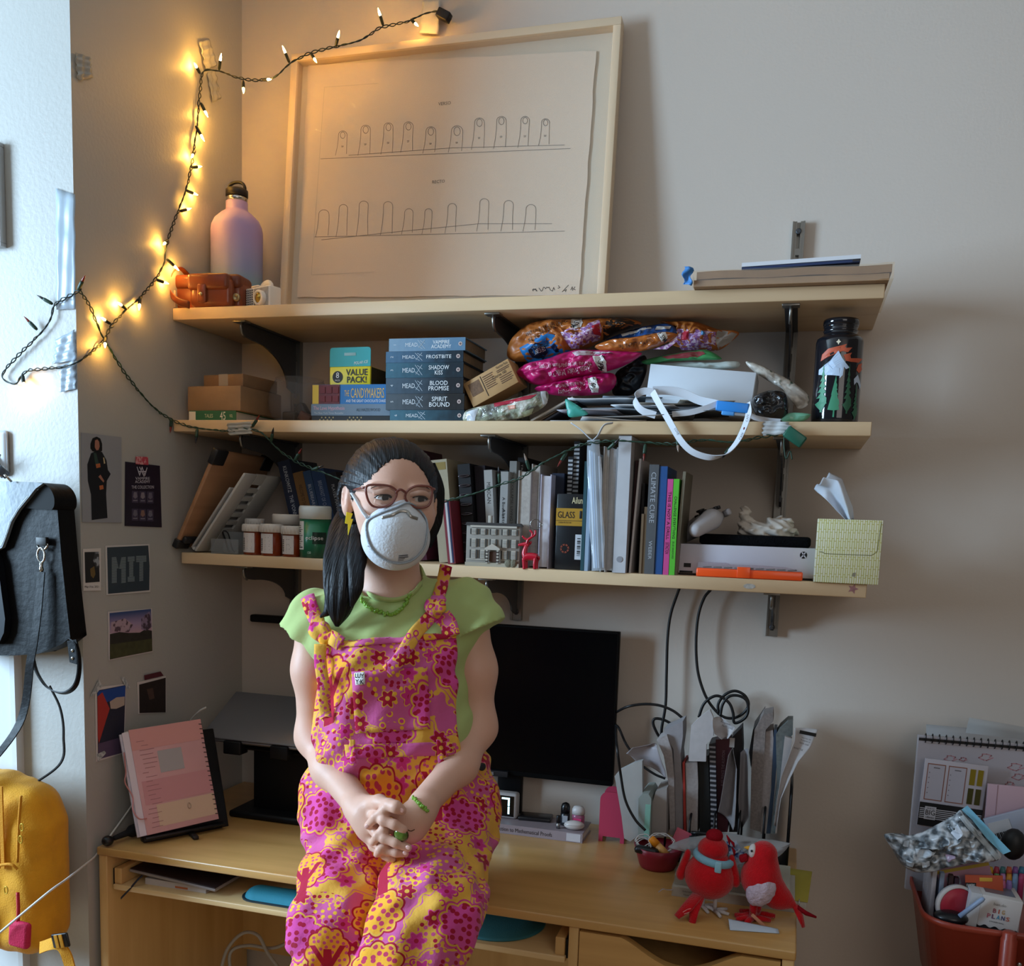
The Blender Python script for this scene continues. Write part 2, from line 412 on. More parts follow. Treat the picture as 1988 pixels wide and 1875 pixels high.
def bracket(x, z, D, label):
 zt = z-TH
 t = thing('shelf_bracket', label, 'bracket', (x, -.015, zt), 'shelf brackets')
 L = D-.05; H = .115 if z > 1.4 else .082
 pts = [(0, -.004), (-L, -.004), (-L-.006, -.012), (-L, -.030)]
 for k in range(0, 11):
  a = k/10*PI/2
  pts.append((-L+.035+(L-.075)*math.sin(a)*1.0, -.034-(H-.034)*(1-math.cos(a))))
 pts += [(-.012, -H-.01), (0, -H-.01)]
 MB().prism(pts, -.002, .002, 'X').build('arm', DARKST, t)
 MB().box(-.012, .012, -L-.004, 0, -.004, -.0005).build('flange', DARKST, t)
 MB().rbox(-.016, .016, -L-.02, -L+.004, -.0045, -.0002, .001).tube([(0, -L-.008, -.003), (0, -L-.011, -.012), (0, -L-.006, -.026), (0, -L+.004, -.032)], .003, 6).build('front_clip', STEEL, t)
nm = {0: 'above the cardboard boxes', 1: 'above the dark snack bags', 2: 'near the water bottle'}
for j, (z, D, w_) in enumerate(((Z1, D1, 'top'), (Z2, D2, 'middle'), (Z3, D3, 'lowest'))):
 for i, x in enumerate(XS):
  bracket(x, z, D, 'dark curved steel bracket under the %s shelf at the %s standard' % (w_, ['wall-corner', 'central', 'free-end'][i]))
# ================================================================== desk
DW = wood('bb8f52', 'cfa263', 'X', .7, .33, .35); DWZ = wood('c39a5e', 'd3ac70', 'Z', .7, .4, .2)
ZD = .74; DF = -.5672; DX0, DX1 = .012, 1.4067
desk = thing('desk', 'pale birch desk with keyboard tray and curved-top drawer', 'desk', (.7, -.3, 0))
dM = T(-.7, .3, 0)
def dpart(mb, name, m, parent=desk): return mb.build(name, m, parent, dM if parent is desk else None)
dpart(MB().rbox(DX0, DX1, DF, -.012, ZD-.0175, ZD, .003), 'desk_top', DW)
dpart(MB().rbox(DX0+.002, DX0+.022, DF+.004, -.03, 0, ZD-.0175, .002), 'side_panel', DWZ)
dpart(MB().rbox(DX1-.022, DX1-.002, DF+.004, -.03, 0, ZD-.0175, .002), 'side_panel', DWZ)
xm = P(1112, 1830, DF).x
dpart(MB().rbox(xm-.009, xm+.009, DF+.004, -.03, 0, ZD-.0175, .002), 'side_panel', DWZ)
dpart(MB().box(DX0+.022, DX1-.022, -.05, -.035, .30, ZD-.0175), 'back_panel', DWZ)
def dfront(z0, z1):
 x0, x1 = xm+.011, DX1-.024; zt = z1
 xa, xb = P(1205, 1815, DF).x, P(1440, 1850, DF).x; dep = .042
 pts = [(x0, z0), (x1, z0), (x1, zt)]
 for k in range(0, 25):
  u = k/24; x = xb+(xa-xb)*u; pts.append((x, zt-dep*(math.sin(PI*u)**1.3)))
 pts.append((x0, zt))
 return MB().prism(pts, DF+.003, DF+.021, 'Y')
zt = ZD-.0235
dpart(dfront(zt-.19, zt), 'drawer_front', DW)
dpart(dfront(zt-.40, zt-.196), 'drawer_front', DW)
dpart(dfront(.06, zt-.406), 'drawer_front', DW)
dpart(MB().box(xm+.015, DX1-.028, DF+.03, -.08, zt-.18, zt-.06), 'drawer_box', DWZ)
TY = DF+.012; ZT = P(400, 1745, TY).z
dpart(MB().rbox(DX0+.03, xm-.016, TY, TY+.36, ZT-.012, ZT, .002), 'keyboard_tray', wood('d2b07a', 'dfc08c', 'X', .7))
for xx in (DX0+.03, xm-.036):
 dpart(MB().rbox(xx, xx+.018, TY+.004, TY+.35, ZT, ZT+.034, .002), 'tray_rail', DWZ)
for xx in (DX0+.023, xm-.0175):
 dpart(MB().box(xx, xx+.006, TY+.01, TY+.33, ZT-.006, ZT+.03), 'slide', mat('1c1c1e', .4, .5))
# ================================================================== helpers for prints on a plane
def on(M, px, py):
 Mi = M.inverted(); c = Mi @ CC; d = Mi.to_3x3() @ ray(px, py); t = -c.y/d.y
 q = c+d*t; return (q.x, q.z)
def poly(parent, M, pts, m, name, off=-.0006, thick=0):
 q = [on(M, *p) for p in pts]
 return flat(parent, q, m, name, off, thick)
def flat(parent, q, m, name, off=-.0006, thick=0):
 mb = MB()
 if thick: mb.prism(q, off, off+thick, 'Y')
 else: mb.add([(a, off, b) for a, b in q], [tuple(range(len(q)))])
 o = mb.build(name, m, parent); return o
def rect(x0, z0, x1, z1): return [(x0, z0), (x1, z0), (x1, z1), (x0, z1)]
def circ(x, z, r, n=16, rz=None): return [(x+r*math.cos(2*PI*k/n), z+(rz or r)*math.sin(2*PI*k/n)) for k in range(n)]
INK = mat('2c2826', .8); BLACK = mat('121214', .5); WHITE = mat('e9e6e2', .6); PAPER = mat('ded9d3', .75, var=.04, vs=10)
GREY = mat('8d8c8c', .6)
# ================================================================== framed print on the top shelf
def plane_from(blpx, brpx, yb, topy, topx, lean_dy):
 a = P(*blpx, yb); b = P(*brpx, yb); return a, b
yb = -.095
a = P(540, 589, yb); b = P(1173, 571, yb)
W_ = b.x-a.x; xm_ = (a.x+b.x)/2
zt = P(880, 74, yb+.06).z; H_ = (zt-Z1)/math.cos(.11)
LEAN = math.atan2(.055, H_)
FM = T(xm_, yb, Z1+.002) @ RX(-LEAN)
fr = thing('framed_print', 'large pale maple frame with a pencil drawing of twenty fingers, leaning on the wall', 'picture', FM)
fw, fd = .017, .032
MAPLE = wood('d8c0a0', 'e2cdb0', 'X', .6, .5); MAPLEZ = wood('d8c0a0', 'e2cdb0', 'Z', .6, .5)
MB().rbox(-W_/2, W_/2, 0, fd, 0, fw, .001).build('frame_rail', MAPLE, fr)
MB().rbox(-W_/2, W_/2, 0, fd, H_-fw, H_, .001).build('frame_rail', MAPLE, fr)
MB().rbox(-W_/2, -W_/2+fw, 0, fd, fw, H_-fw, .001).build('frame_rail', MAPLEZ, fr)
MB().rbox(W_/2-fw, W_/2, 0, fd, fw, H_-fw, .001).build('frame_rail', MAPLEZ, fr)
MB().box(-W_/2+fw, W_/2-fw, fd-.006, fd-.002, fw, H_-fw).build('backing', mat('d9d2c6', .8), fr)
PM = FM @ T(0, fd-.010, 0)
def fx(u, v): return (500+.37726*u, .37726*v)
pp = [on(PM, *fx(*q)) for q in ((262, 335), (1742, 262), (1655, 1518), (205, 1530))]
pb = [Vector(p) for p in pp]; edge = []
for i in range(4):
 for k in range(24):
  q = pb[i].lerp(pb[(i+1) % 4], k/24); edge.append((q.x+random.uniform(-.0012, .0012), q.y+random.uniform(-.0012, .0012)))
paper = MB().prism(edge, fd-.0105, fd-.0095, 'Y').build('paper_sheet', mat('e8dcd0', .8, var=.03, vs=6), fr)
PENC = mat('8c8580', .9); PEND = mat('5b5552', .9)
DM = T(0, fd-.0110, 0)
def L(pts): return [on(PM, *fx(*p)) for p in pts]
lines = []; dark = []
def finger(uc, vt, vb, wd, nail, sl=8):
 h = wd/2; o = []
 jit = lambda: random.uniform(-2.5, 2.5)
 o.append((uc-h-sl*1.6, vb)); o.append((uc-h-sl*.4, vb-(vb-vt)*.33+jit())); o.append((uc-h+2, vb-(vb-vt)*.66+jit()))
 for k in range(9):
  a_ = PI-PI*k/8; o.append((uc+sl*.3+h*math.cos(a_)*.98, vt+h*.9-h*.9*math.sin(a_)))
 o.append((uc+h+jit(), vb-(vb-vt)*.5)); o.append((uc+h-3+jit(), vb-8))
 lines.append(L(o))
 if nail:
  n_ = h*.55; lines.append(L([(uc+sl*.3+n_*math.cos(a_), vt+h*.95-h*.75*math.sin(a_)) for a_ in [PI*2*k/12 for k in range(13)]]))
  lines.append(L([(uc-5, vt+(vb-vt)*.62), (uc+6, vt+(vb-vt)*.6+3)])); lines.append(L([(uc-4, vt+(vb-vt)*.66), (uc+5, vt+(vb-vt)*.65)]))
for q in ((437, 675, 800, 45), (555, 645, 800, 50), (672, 633, 795, 48), (775, 628, 785, 50), (890, 653, 790, 52), (1025, 648, 785, 60), (1140, 608, 770, 52), (1253, 600, 765, 50), (1375, 600, 760, 45), (1480, 612, 750, 42)): finger(*q, True)
for q in ((340, 1080, 1220, 55), (440, 1053, 1220, 45), (545, 1035, 1215, 48), (670, 1038, 1210, 48), (777, 1075, 1205, 45), (878, 1075, 1205, 38), (1000, 1048, 1200, 45), (1165, 1023, 1190, 48), (1290, 1032, 1190, 50), (1405, 1053, 1190, 52)): finger(*q, False)
lines += [L([(325, 818), (1610, 765)]), L([(470, 800), (1000, 762), (1580, 747)]), L([(295, 1220), (1580, 1190)]), L([(330, 1235), (700, 1195), (1140, 1152), (1515, 1152)])]
strokes(lines, .0006, PENC, fr, DM, 'pencil_drawing')
strokes([L([(620, 430), (345, 450), (278, 1415), (600, 1400)])], .0005, mat('c9c2ba', .9), fr, DM, 'plate_mark')
def ptext(s, u, v, wd, ht, m, nm='lettering', shear=0):
 c = on(PM, *fx(u, v)); return text(s, wd, ht, m, fr, DM @ T(c[0], -.0001, c[1]) @ FRONT, nm, shear=shear)
ptext('VERSO', 963, 533, .030, .009, PEND); ptext('RECTO', 932, 935, .030, .009, PEND)
sig = []
for u0, u1 in ((1415, 1440), (1448, 1530)):
 sig.append(L([(u0+(u1-u0)*k/14, 1488+random.uniform(-12, 12)) for k in range(15)]))
sig += [L([(1548, 1470), (1556, 1480), (1546, 1484)]), L([(1600, 1468), (1568, 1502)]), L([(1578, 1496), (1590, 1490), (1584, 1502)]), L([(1612, 1492), (1620, 1476), (1622, 1496)]), L([(1634, 1476), (1626, 1488), (1636, 1492)])]
strokes(sig, .0006, INK, fr, DM, 'signature')
MB().box(-W_/2+fw-.002, W_/2-fw+.002, .006, .0075, fw-.002, H_-fw+.002).build('glass_pane', clear('fbf9f6', .02, .035), fr)
# ================================================================== purple bottle
def on_shelf(px, py, Y, z): p = P(px, py, Y); return (p.x, Y, z)
Yb = -.125; c = P(460, 560, Yb); r = 43*mpp(Yb, 460, 500)
zt = P(460, 393, Yb).z-Z1; zn = P(460, 352, Yb).z-Z1
b_ = thing('water_bottle', 'lilac to teal steel water bottle with black loop lid on the top shelf', 'bottle', (c.x, Yb, Z1))
MB().lathe([(r*.93, 0), (r, .004), (r, zt*.76), (r*.97, zt*.80), (r*.86, zt*.85), (r*.62, zt*.90), (r*.45, zt*.925), (r*.42, zt*.94), (r*.42, zt)], 40).build('body', gradient_z([(0, '84c4ac'), (.2, '84b8b4'), (.42, '949ec6'), (.7, 'a894c4'), (1, 'b49ac8')], 0, zt, .45), b_)
MB().lathe([(r*.41, zt), (r*.41, zt+.012)], 32).build('steel_neck', mat('c9c4bd', .18, 1), b_)
lid = MB().lathe([(r*.43, zt+.012), (r*.43, zt+.026), (r*.36, zt+.029)], 32)
lid.build('lid', mat('18181a', .45), b_)
arc = [(-r*.36*math.cos(a), 0, zt+.024+(zn-zt-.026)*math.sin(a)**.6) for a in [PI*k/16 for k in range(17)]]
MB().tube(arc, .0045, 8, flat=.8).build('loop_handle', mat('18181a', .45), b_)
# ================================================================== tan leather camera case
Yc = -.262
a = P(330, 592, Yc); b = P(458, 590, Yc); wc = b.x-a.x; hc = 62*mpp(Yc, 400, 560)
LEA = mat('8e4626', .32, var=.25, vs=30, bump=.15, bs=90, coat=.25); LEAD = mat('7a3a1e', .38, var=.25, vs=30, bump=.15, bs=90)
cc_ = thing('camera_case', 'tan leather camera case with strap and snap flap on the top shelf', 'camera case', T((a.x+b.x)/2, Yc+.035, Z1) @ RZ(.10))
MB().rbox(-wc/2, wc/2, -.028, .03, 0, hc*.86, .012, seg=3).build('body', LEA, cc_)
MB().rbox(-wc*.16, wc*.42, -.052, -.022, .002, hc*.80, .011, seg=3).build('lens_bulge', LEA, cc_)
MB().rbox(-wc*.5, wc*.5, -.034, .034, hc*.55, hc*.95, .011, seg=3).rbox(-wc*.18, wc*.40, -.058, -.02, hc*.45, hc*.9, .009, seg=3).build('flap', LEAD, cc_)
MB().rbox(-wc*.02, wc*.10, -.0605, -.052, hc*.12, hc*.6, .003).build('snap_tab', LEA, cc_)
MB().lathe([(.0045, 0), (.0045, .002), (.003, .004)], 14, T(wc*.04, -.0605, hc*.33) @ RX(PI/2)).build('snap_button', mat('d6b887', .2, 1), cc_)
MB().lathe([(.009, 0), (.009, .004), (.006, .006), (.003, .004)], 18, T(wc*.46, -.034, hc*.30) @ RX(PI/2)).build('tripod_knob', mat('b49a6e', .3, .8), cc_)
st = smooth_path([(-wc*.36, .02, hc*.93), (-wc*.40, -.02, hc*1.12), (-wc*.44, -.042, hc*.9), (-wc*.47, -.046, hc*.5), (-wc*.30, -.06, hc*.16), (-wc*.12, -.062, hc*.04)], 6)
MB().tube(st, .0085, 8, flat=.22, up=(0, -1, 0)).build('strap', LEAD, cc_)
MB().rbox(-wc*.5-.003, -wc*.40, -.040, -.034, hc*.05, hc*.5, .002).build('side_label', mat('dcc9a8', .6), cc_)
MB().lathe([(.016, 0), (.017, .004), (.014, .006)], 20, T(0, 0, hc*.95)).build('top_dial_cover', LEA, cc_)
# ================================================================== white toy camera
Yt = -.235
a = P(463, 590, Yt); b = P(538, 589, Yt); wt = b.x-a.x; ht = 46*mpp(Yt, 500, 565)
tc_ = thing('toy_camera', 'small white toy camera with black triangle pattern beside the leather case', 'camera', T((a.x+b.x)/2, Yt+.018, Z1) @ RZ(-.35))
wt *= .95
MB().rbox(-wt/2, wt/2, -.017, .017, 0, ht*.86, .004, seg=3).build('body', mat('e5dfd6', .4), tc_)
tri = []
for i in range(5):
 for j in range(9):
  x = -wt*.47+i*wt*.075; z = ht*.08+j*ht*.082
  tri.append([(x, z), (x+wt*.066, z), (x+wt*.033, z+ht*.066)])
tm = MB()
for t_ in tri: tm.add([(p[0], -.0174, p[1]) for p in t_], [(0, 1, 2)])
to = tm.build('triangle_print', BLACK, tc_); to['kind'] = 'stuff'
MB().rbox(-wt*.06, wt*.46, -.0185, -.016, ht*.06, ht*.80, .001).build('front_plate', mat('b9b4ae', .5, var=.3, vs=150), tc_)
MB().lathe([(.0165, 0), (.0165, .010), (.012, .012), (.012, .007), (.0, .007)], 28, T(wt*.22, -.018, ht*.40) @ RX(PI/2), cap=False).build('lens_ring', mat('e5dfd6', .4), tc_)
MB().lathe([(.0115, .0), (.008, .004), (0.0001, .006)], 24, T(wt*.22, -.026, ht*.40) @ RX(PI/2), cap=False).build('lens', mat('b79a4a', .15, .7), tc_)
MB().rbox(-wt*.30, -wt*.02, -.010, .010, ht*.85, ht*.98, .004).build('shutter_dial', mat('e5dfd6', .4), tc_)
MB().tube([(-wt*.0+.016*(1-math.cos(a_)), 0, ht*.86+.010*math.sin(a_)) for a_ in [PI*k/10 for k in range(11)]], .0035, 8, flat=1.8).build('viewfinder_hoop', mat('e5dfd6', .4), tc_)
# ================================================================== cardboard parcel at the free end of the top shelf
Yp = -.302
a = P(1346, 563, Yp); b = P(1730, 545, Yp)
pw = b.x-a.x
pc = thing('cardboard_parcel', 'flat brown cardboard parcel in cling film at the free end of the top shelf', 'parcel', T((a.x+b.x)/2, Yp, Z1+.0005) @ RZ(0))
CARD = mat('9c7b5a', .7, var=.2, vs=20, bump=.2, bs=60); CARD2 = mat('8a6a4c', .7, var=.2, vs=20, bump=.2, bs=60)
def wob(x, y): return .004*math.sin(x*14)+.003*math.sin(x*37+1)
def slab(x0, x1, y0, y1, zf, th, nu=24):
 mb = MB(); pts = []
 vs = []; fs = []
 for i in range(nu+1):
  x = x0+(x1-x0)*i/nu; zb = zf(x)
  vs += [(x, y0, zb), (x, y0, zb+th), (x, y1, zb+th), (x, y1, zb)]
 for i in range(nu):
  for k in range(4): fs.append((i*4+k, i*4+(k+1) % 4, (i+1)*4+(k+1) % 4, (i+1)*4+k))
 fs += [(0, 3, 2, 1), (nu*4, nu*4+1, nu*4+2, nu*4+3)]
 return mb.add(vs, fs)
slab(-pw*.5, pw*.49, 0, .27, lambda x: .0, .012).build('lower_card', CARD, pc)
slab(-pw*.485, pw*.5, -.003, .27, lambda x: .0125+.001*math.sin(x*40), .0135).build('upper_card', CARD2, pc)
slab(-pw*.505, pw*.51, -.0045, .272, lambda x: -.0003+(.002 if x > pw*.45 else 0), .0280).build('cling_film', clear('fffaf2', .12, .10), pc)
MB().grid(lambda u, v: (-pw*.51-.016*u+.003*math.sin(v*9), -.006-.004*math.sin(u*5+v*6), .001+v*.032+.004*u), 6, 8, thick=.0006).build('blue_tape', mat('3f7fc0', .5), pc)
fp = P(1440, 521, -.288); fq = P(1668, 520, -.288)
tb = thing('flat_canvas', 'thin white and dark blue wrapped canvas lying on the cardboard parcel', 'canvas', T(fp.x, -.288, max(fp.z-.003, Z1+.0282)) @ RY(-.03))
lw = fq.x-fp.x
MB().box(0, lw, 0, .2, 0, .0045).build('back_board', mat('23345a', .5), tb)
MB().box(0, lw+.002, -.001, .2, .0055, .0125).build('white_edge', mat('d9dbe0', .5), tb)
MB().box(lw-.012, lw+.001, -.0012, .2, .001, .0055).build('end_wrap', mat('2a2a30', .5), tb)
# ================================================================== tape pieces
def tape(pts, M, label, m=None, crumple=.004, nu=8, nv=14, seed=0):
 rnd = random.Random(seed); q = [on(M, *p) for p in pts]
 ph = [rnd.uniform(0, 6) for _ in range(6)]
 def fn(u, v):
  x = (q[3][0]*(1-u)+q[2][0]*u)*(1-v)+(q[0][0]*(1-u)+q[1][0]*u)*v
  z = (q[3][1]*(1-u)+q[2][1]*u)*(1-v)+(q[0][1]*(1-u)+q[1][1]*u)*v
  y = -.0016-crumple*(.5+.5*math.sin(u*7+v*9+ph[0])*math.sin(v*13-u*5+ph[1]))
  return (x+crumple*.3*math.sin(v*20+ph[2]), y, z)
 o = MB().grid(fn, nu, nv, thick=.0004).build('tape_strip', m or clear('d8d8d4', .18, .55))
 o.matrix_world = M
 return tag(o, label, 'tape')
WL = T(0, -.3, 1.5) @ RZ(PI/2)        # the alcove's side wall (faces +X)
WP = T(-.2, -PR, 1.5)                 # the front face of the pier (faces -Y)
WB = T(.8, 0, 2.2)                    # the back wall
TAPE = clear('cfcfca', .2, .6)
tape([(383, 82), (404, 76), (418, 128), (396, 140)], WL, 'crumpled clear tape at the top of the lit string on the side wall', TAPE, .006, seed=1)
tape([(400, 140), (416, 132), (425, 192), (409, 200)], WL, 'loose lower end of clear tape beneath the top bulb on the side wall', TAPE, .006, seed=2)
tape([(141, 102), (168, 112), (178, 150), (148, 155)], WL, 'small wad of clear tape near the pier edge on the side wall', TAPE, .008, seed=3)
tape([(110, 366), (147, 378), (149, 600), (112, 602)], WP, 'long silver tape strip on the pier above the unlit bulbs', clear('b9c7d2', .25, .75), .003, seed=4)
tape([(110, 660), (148, 640), (150, 700), (106, 708)], WP, 'short crumpled tape piece on the pier beside the cord loop', clear('b9c7d2', .25, .7), .005, seed=5)
tape([(112, 715), (148, 700), (150, 755), (120, 762)], WP, 'torn tape end on the pier just below the cord loop', clear('b9c7d2', .25, .7), .005, seed=6)
tape([(822, 2), (856, 0), (852, 68), (816, 66)], T(.8, -.008, 2.2), 'silver tape holding the plug end on the wall above the frame', clear('cfcbc2', .3, .85), .004, seed=7)
tape([(443, 822), (490, 818), (492, 842), (448, 846)], T(.2, -D2-.0015, 1.63), 'clear tape wad fixing the unlit cord to the middle shelf edge near the cardboard boxes', TAPE, .008, seed=8)
tape([(1482, 818), (1530, 820), (1546, 842), (1480, 846)], T(1.2, -D2-.0015, 1.63), 'silver tape fixing the cord end to the middle shelf edge below the water bottle', clear('d8dde0', .2, .8), .006, seed=9)
# ================================================================== string lights
GRN = mat('1f3b2c', .45); GRND = mat('12201a', .45)
BULB = mat((1.0, .72, .30), .2, emit=230); BULBOFF = clear('c9b6a8', .05, .5)
REDOFF = mat('8a2418', .25, trans=.4); BLKOFF = mat('20181c', .25, trans=.3)
sl = thing('string_lights', 'twisted green string of warm fairy lights taped from wall to shelf edge', 'string lights', (.0, -.3, 1.9))
sM = T(0, .3, -1.9)
lf = lambda x, y: PXp(x, y, .007)
pf = lambda x, y: P(x, y, -PR-.008)
pa = PXp(402, 128, .008)
def air(x, y):
 t_ = min(1, max(0, (x-402)/(832-402))); return P(x, y, pa.y*(1-t_)+(-.022)*t_-.10*math.sin(PI*min(1, t_*1.0))*.35)
path1 = [lf(205, 660), lf(212, 640), lf(240, 606), lf(270, 580), lf(300, 545), lf(318, 512), lf(321, 488), lf(332, 448), lf(348, 405), lf(362, 365), lf(372, 322), lf(377, 285), lf(383, 245), lf(386, 205), lf(390, 165), lf(396, 138)] \
 + [air(x, y) for x, y in ((426, 138), (450, 147), (478, 154), (512, 155), (536, 148), (562, 124), (600, 104), (640, 93), (680, 84), (706, 75), (728, 60), (745, 52), (790, 42), (826, 26), (850, 22))]
path2 = [pf(158, 562), pf(108, 590), pf(98, 620), pf(80, 645), pf(50, 675), pf(18, 708), pf(4, 732), pf(30, 745), pf(48, 722), pf(80, 716), pf(120, 712)] + [P(152, 702, -PR-.006), lf(185, 678), lf(205, 658)]
fr_ = lambda x, y: P(x, y, -D2-.004)
path3 = [P(152, 562, -PR-.006), lf(172, 590), lf(186, 622), lf(195, 645), lf(215, 680), lf(245, 728), lf(288, 780), lf(318, 806), fr_(345, 820), fr_(380, 830), fr_(440, 836), fr_(482, 832), P(510, 842, -.29), P(540, 872, -.29), P(580, 898, -.29), P(640, 922, -.29), P(740, 960, -.292), P(845, 973, -.295), P(890, 966, -.295), P(930, 955, -.295), P(972, 940, -.295), P(1010, 928, -.295), P(1052, 900, -.295), P(1095, 878, -.295), P(1135, 862, -.29), P(1190, 856, -.29), P(1245, 858, -.288), P(1310, 862, -.288), P(1365, 854, -.288), P(1420, 858, -.288), P(1480, 848, -.288), P(1530, 838, -.288)]
def twist(path, nm):
 pts = smooth_path(path, 10); s0 = [0]
 for a_, b_ in zip(pts[:-1], pts[1:]): s0.append(s0[-1]+(b_-a_).length)
 N = int(s0[-1]/.004); S = np.linspace(0, s0[-1], N)
 Q = np.stack([np.interp(S, s0, [p[i] for p in pts]) for i in range(3)], 1)
 tg = np.gradient(Q, axis=0); tg /= np.linalg.norm(tg, axis=1)[:, None]
 up_ = np.array([.31, -.8, .5]); n1 = np.cross(tg, up_); n1 /= np.linalg.norm(n1, axis=1)[:, None]; n2 = np.cross(tg, n1)
 for k in range(2):
  am = .0017+.0012*np.sin(S*37+k)
  ph = S*2*PI/.034+k*PI
  W = Q+n1*(am*np.cos(ph))[:, None]+n2*(am*np.sin(ph))[:, None]
  MB().tube(W, .0012, 5).build('wire', GRND if nm else GRN, sl, sM)
twist(path1, 1); twist(path2, 1); twist(path3, 0)
def bulb(base, tip, kind):
 base = Vector(base); tip = Vector(tip); d = (tip-base); L_ = d.length; q = d.to_track_quat('Z', 'Y').to_matrix().to_4x4()
 so = MB().lathe([(.0022, 0), (.0034, .004), (.0036, .016), (.0030, .020)], 10, T(base) @ q).build('socket', GRND if kind == 'lit' else GRN, sl, sM)
 MB().lathe([(.0022, .018), (.0025, .022), (.0021, .027), (.0007, .033), (.0003, .0345)], 10, T(base) @ q).build('bulb', {'lit': BULB, 'red': REDOFF, 'blk': BLKOFF, 'off': BULBOFF}[kind], so)
def aim(b0, t0): # fixed bulb length along the direction
 b0 = Vector(b0); t0 = Vector(t0); return b0, b0+(t0-b0).normalized()*.0385
for (bx, by, tx, ty) in ((388, 142, 378, 124), (390, 200, 396, 212), (380, 244, 390, 262), (378, 292, 372, 306), (372, 325, 402, 322), (362, 370, 388, 380), (350, 410, 372, 404), (326, 466, 318, 474), (324, 503, 340, 518), (304, 543, 334, 553), (272, 576, 270, 600), (246, 600, 216, 578), (214, 628, 190, 612), (204, 655, 204, 664)):
 b0 = lf(bx, by); t0 = PXp(tx, ty, .014); bulb(*aim(b0, t0), 'lit')
for (bx, by, tx, ty) in ((425, 136, 429, 108), (472, 157, 473, 184), (510, 155, 524, 154), (562, 122, 552, 98), (604, 104, 615, 122), (652, 90, 656, 72), (744, 50, 738, 30), (798, 38, 811, 50)):
 b0 = air(bx, by); t0 = P(tx, ty, b0.y-.012); bulb(*aim(b0, t0), 'lit')
b0 = pf(44, 728); bulb(*aim(b0, pf(54, 750)+Vector((0, -.01, 0))), 'lit')
for (bx, by, tx, ty, kd) in ((152, 562, 175, 532, 'red'), (102, 590, 70, 570, 'blk'), (72, 640, 50, 612, 'red')):
 b0 = pf(bx, by); bulb(*aim(b0, pf(tx, ty)+Vector((0, -.01, 0))), kd)
for (bx, by, tx, ty, kd) in ((333, 812, 331, 838, 'red'), (383, 832, 380, 858, 'blk'), (490, 828, 504, 806, 'red'), (526, 858, 530, 836, 'blk'), (572, 894, 586, 870, 'red'), (605, 912, 634, 902, 'blk'), (970, 938, 968, 906, 'blk'), (1028, 912, 1018, 882, 'off'), (1100, 878, 1086, 900, 'red'), (1180, 872, 1196, 858, 'blk'), (1253, 862, 1250, 890, 'red'), (1315, 846, 1316, 866, 'off'), (1418, 868, 1412, 876, 'blk')):
 b0 = P(bx, by, -D2-.006); bulb(*aim(b0, P(tx, ty, -D2-.014)), kd)
e1 = P(862, 30, -.02)
MB().rbox(-.016, .016, -.010, .010, -.010, .010, .003, T(e1) @ RY(.5)).rbox(-.006, .006, -.006, .006, -.018, -.008, .002, T(e1) @ RY(-.9)).build('plug', mat('101012', .5), sl, sM)
e2 = P(1543, 848, -D2-.016)
pl = MB().rbox(-.020, .020, -.009, .009, -.011, .011, .003, T(e2) @ RY(.6)).build('plug', mat('1c5a48', .4), sl, sM)
MB().tube(smooth_path([P(1524, 838, -.296), P(1522, 862, -.296), P(1526, 890, -.297), P(1534, 876, -.297), P(1538, 892, -.297)], 8), .0013, 6).build('wire_tail', GRN, sl, sM)
# ================================================================== photographs on the side wall
def print_(nm, label, corners, m, cat='photo', border=None, curl=0):
 q = [on(WL, *p) for p in corners]; cx_ = sum(a_[0] for a_ in q)/4; cz_ = sum(a_[1] for a_ in q)/4
 M = WL @ T(cx_, 0, cz_)
 t = thing(nm, label, cat, M)
 qq = [(a_[0]-cx_, a_[1]-cz_) for a_ in q]
 MB().prism(qq, -.0022, -.0010, 'Y').build('sheet', m, t)
 return t, M
WLf = lambda t, M, pts, m, nm='print', off=-.0026: poly(t, M, pts, m, nm, off)
def crop1(u, v): return (u*480/1800, 800+v*500/1875)
def crop2(u, v): return (u*480/1417, 1240+v*635/1875)
t, M = print_('graduation_photo', 'tall grey photo of a person in a black graduation gown on the side wall', [crop1(*p) for p in ((586, 148), (878, 182), (880, 804), (594, 800))], mat('97989c', .5))
A = lambda pts: [crop1(*p) for p in pts]
GOWN = mat('16181e', .5)
WLf(t, M, A([(655, 300), (690, 282), (735, 290), (768, 350), (778, 420), (798, 450), (770, 500), (765, 600), (775, 770), (660, 785), (655, 600), (632, 500), (628, 380)]), GOWN, 'gown')
WLf(t, M, A([(650, 230), (665, 190), (695, 178), (722, 192), (735, 230), (735, 280), (720, 292), (665, 285), (650, 265)]), BLACK, 'hair', -.0029)
WLf(t, M, A([(682, 205), (700, 198), (712, 215), (716, 250), (708, 275), (692, 278), (680, 255)]), mat('a8705c', .6), 'face', -.0032)
WLf(t, M, A([(670, 295), (690, 295), (702, 340), (720, 400), (690, 410), (678, 350)]), mat('2c4038', .6), 'stole', -.0032)
WLf(t, M, A([(686, 378), (718, 372), (722, 400), (692, 408)]), mat('b5643a', .6), 'stole_band', -.0035)
WLf(t, M, A([(712, 535), (740, 530), (744, 558), (716, 566)]), mat('b5643a', .6), 'stole_band', -.0035)
WLf(t, M, A([(706, 470), (722, 455), (750, 500), (744, 512)]), mat('a8705c', .6), 'hand', -.0032)
WLf(t, M, A([(740, 330), (748, 330), (756, 372), (746, 376)]), mat('c9b48c', .6), 'cord', -.0035)
t, M = print_('book_poster', 'dark purple book collection poster hung by pink tape on the side wall', [crop1(*p) for p in ((908, 360), (1158, 390), (1172, 838), (904, 828))], mat('231c2c', .45), 'poster')
WT = mat('c7c2cc', .6); WT2 = mat('8d8794', .6)
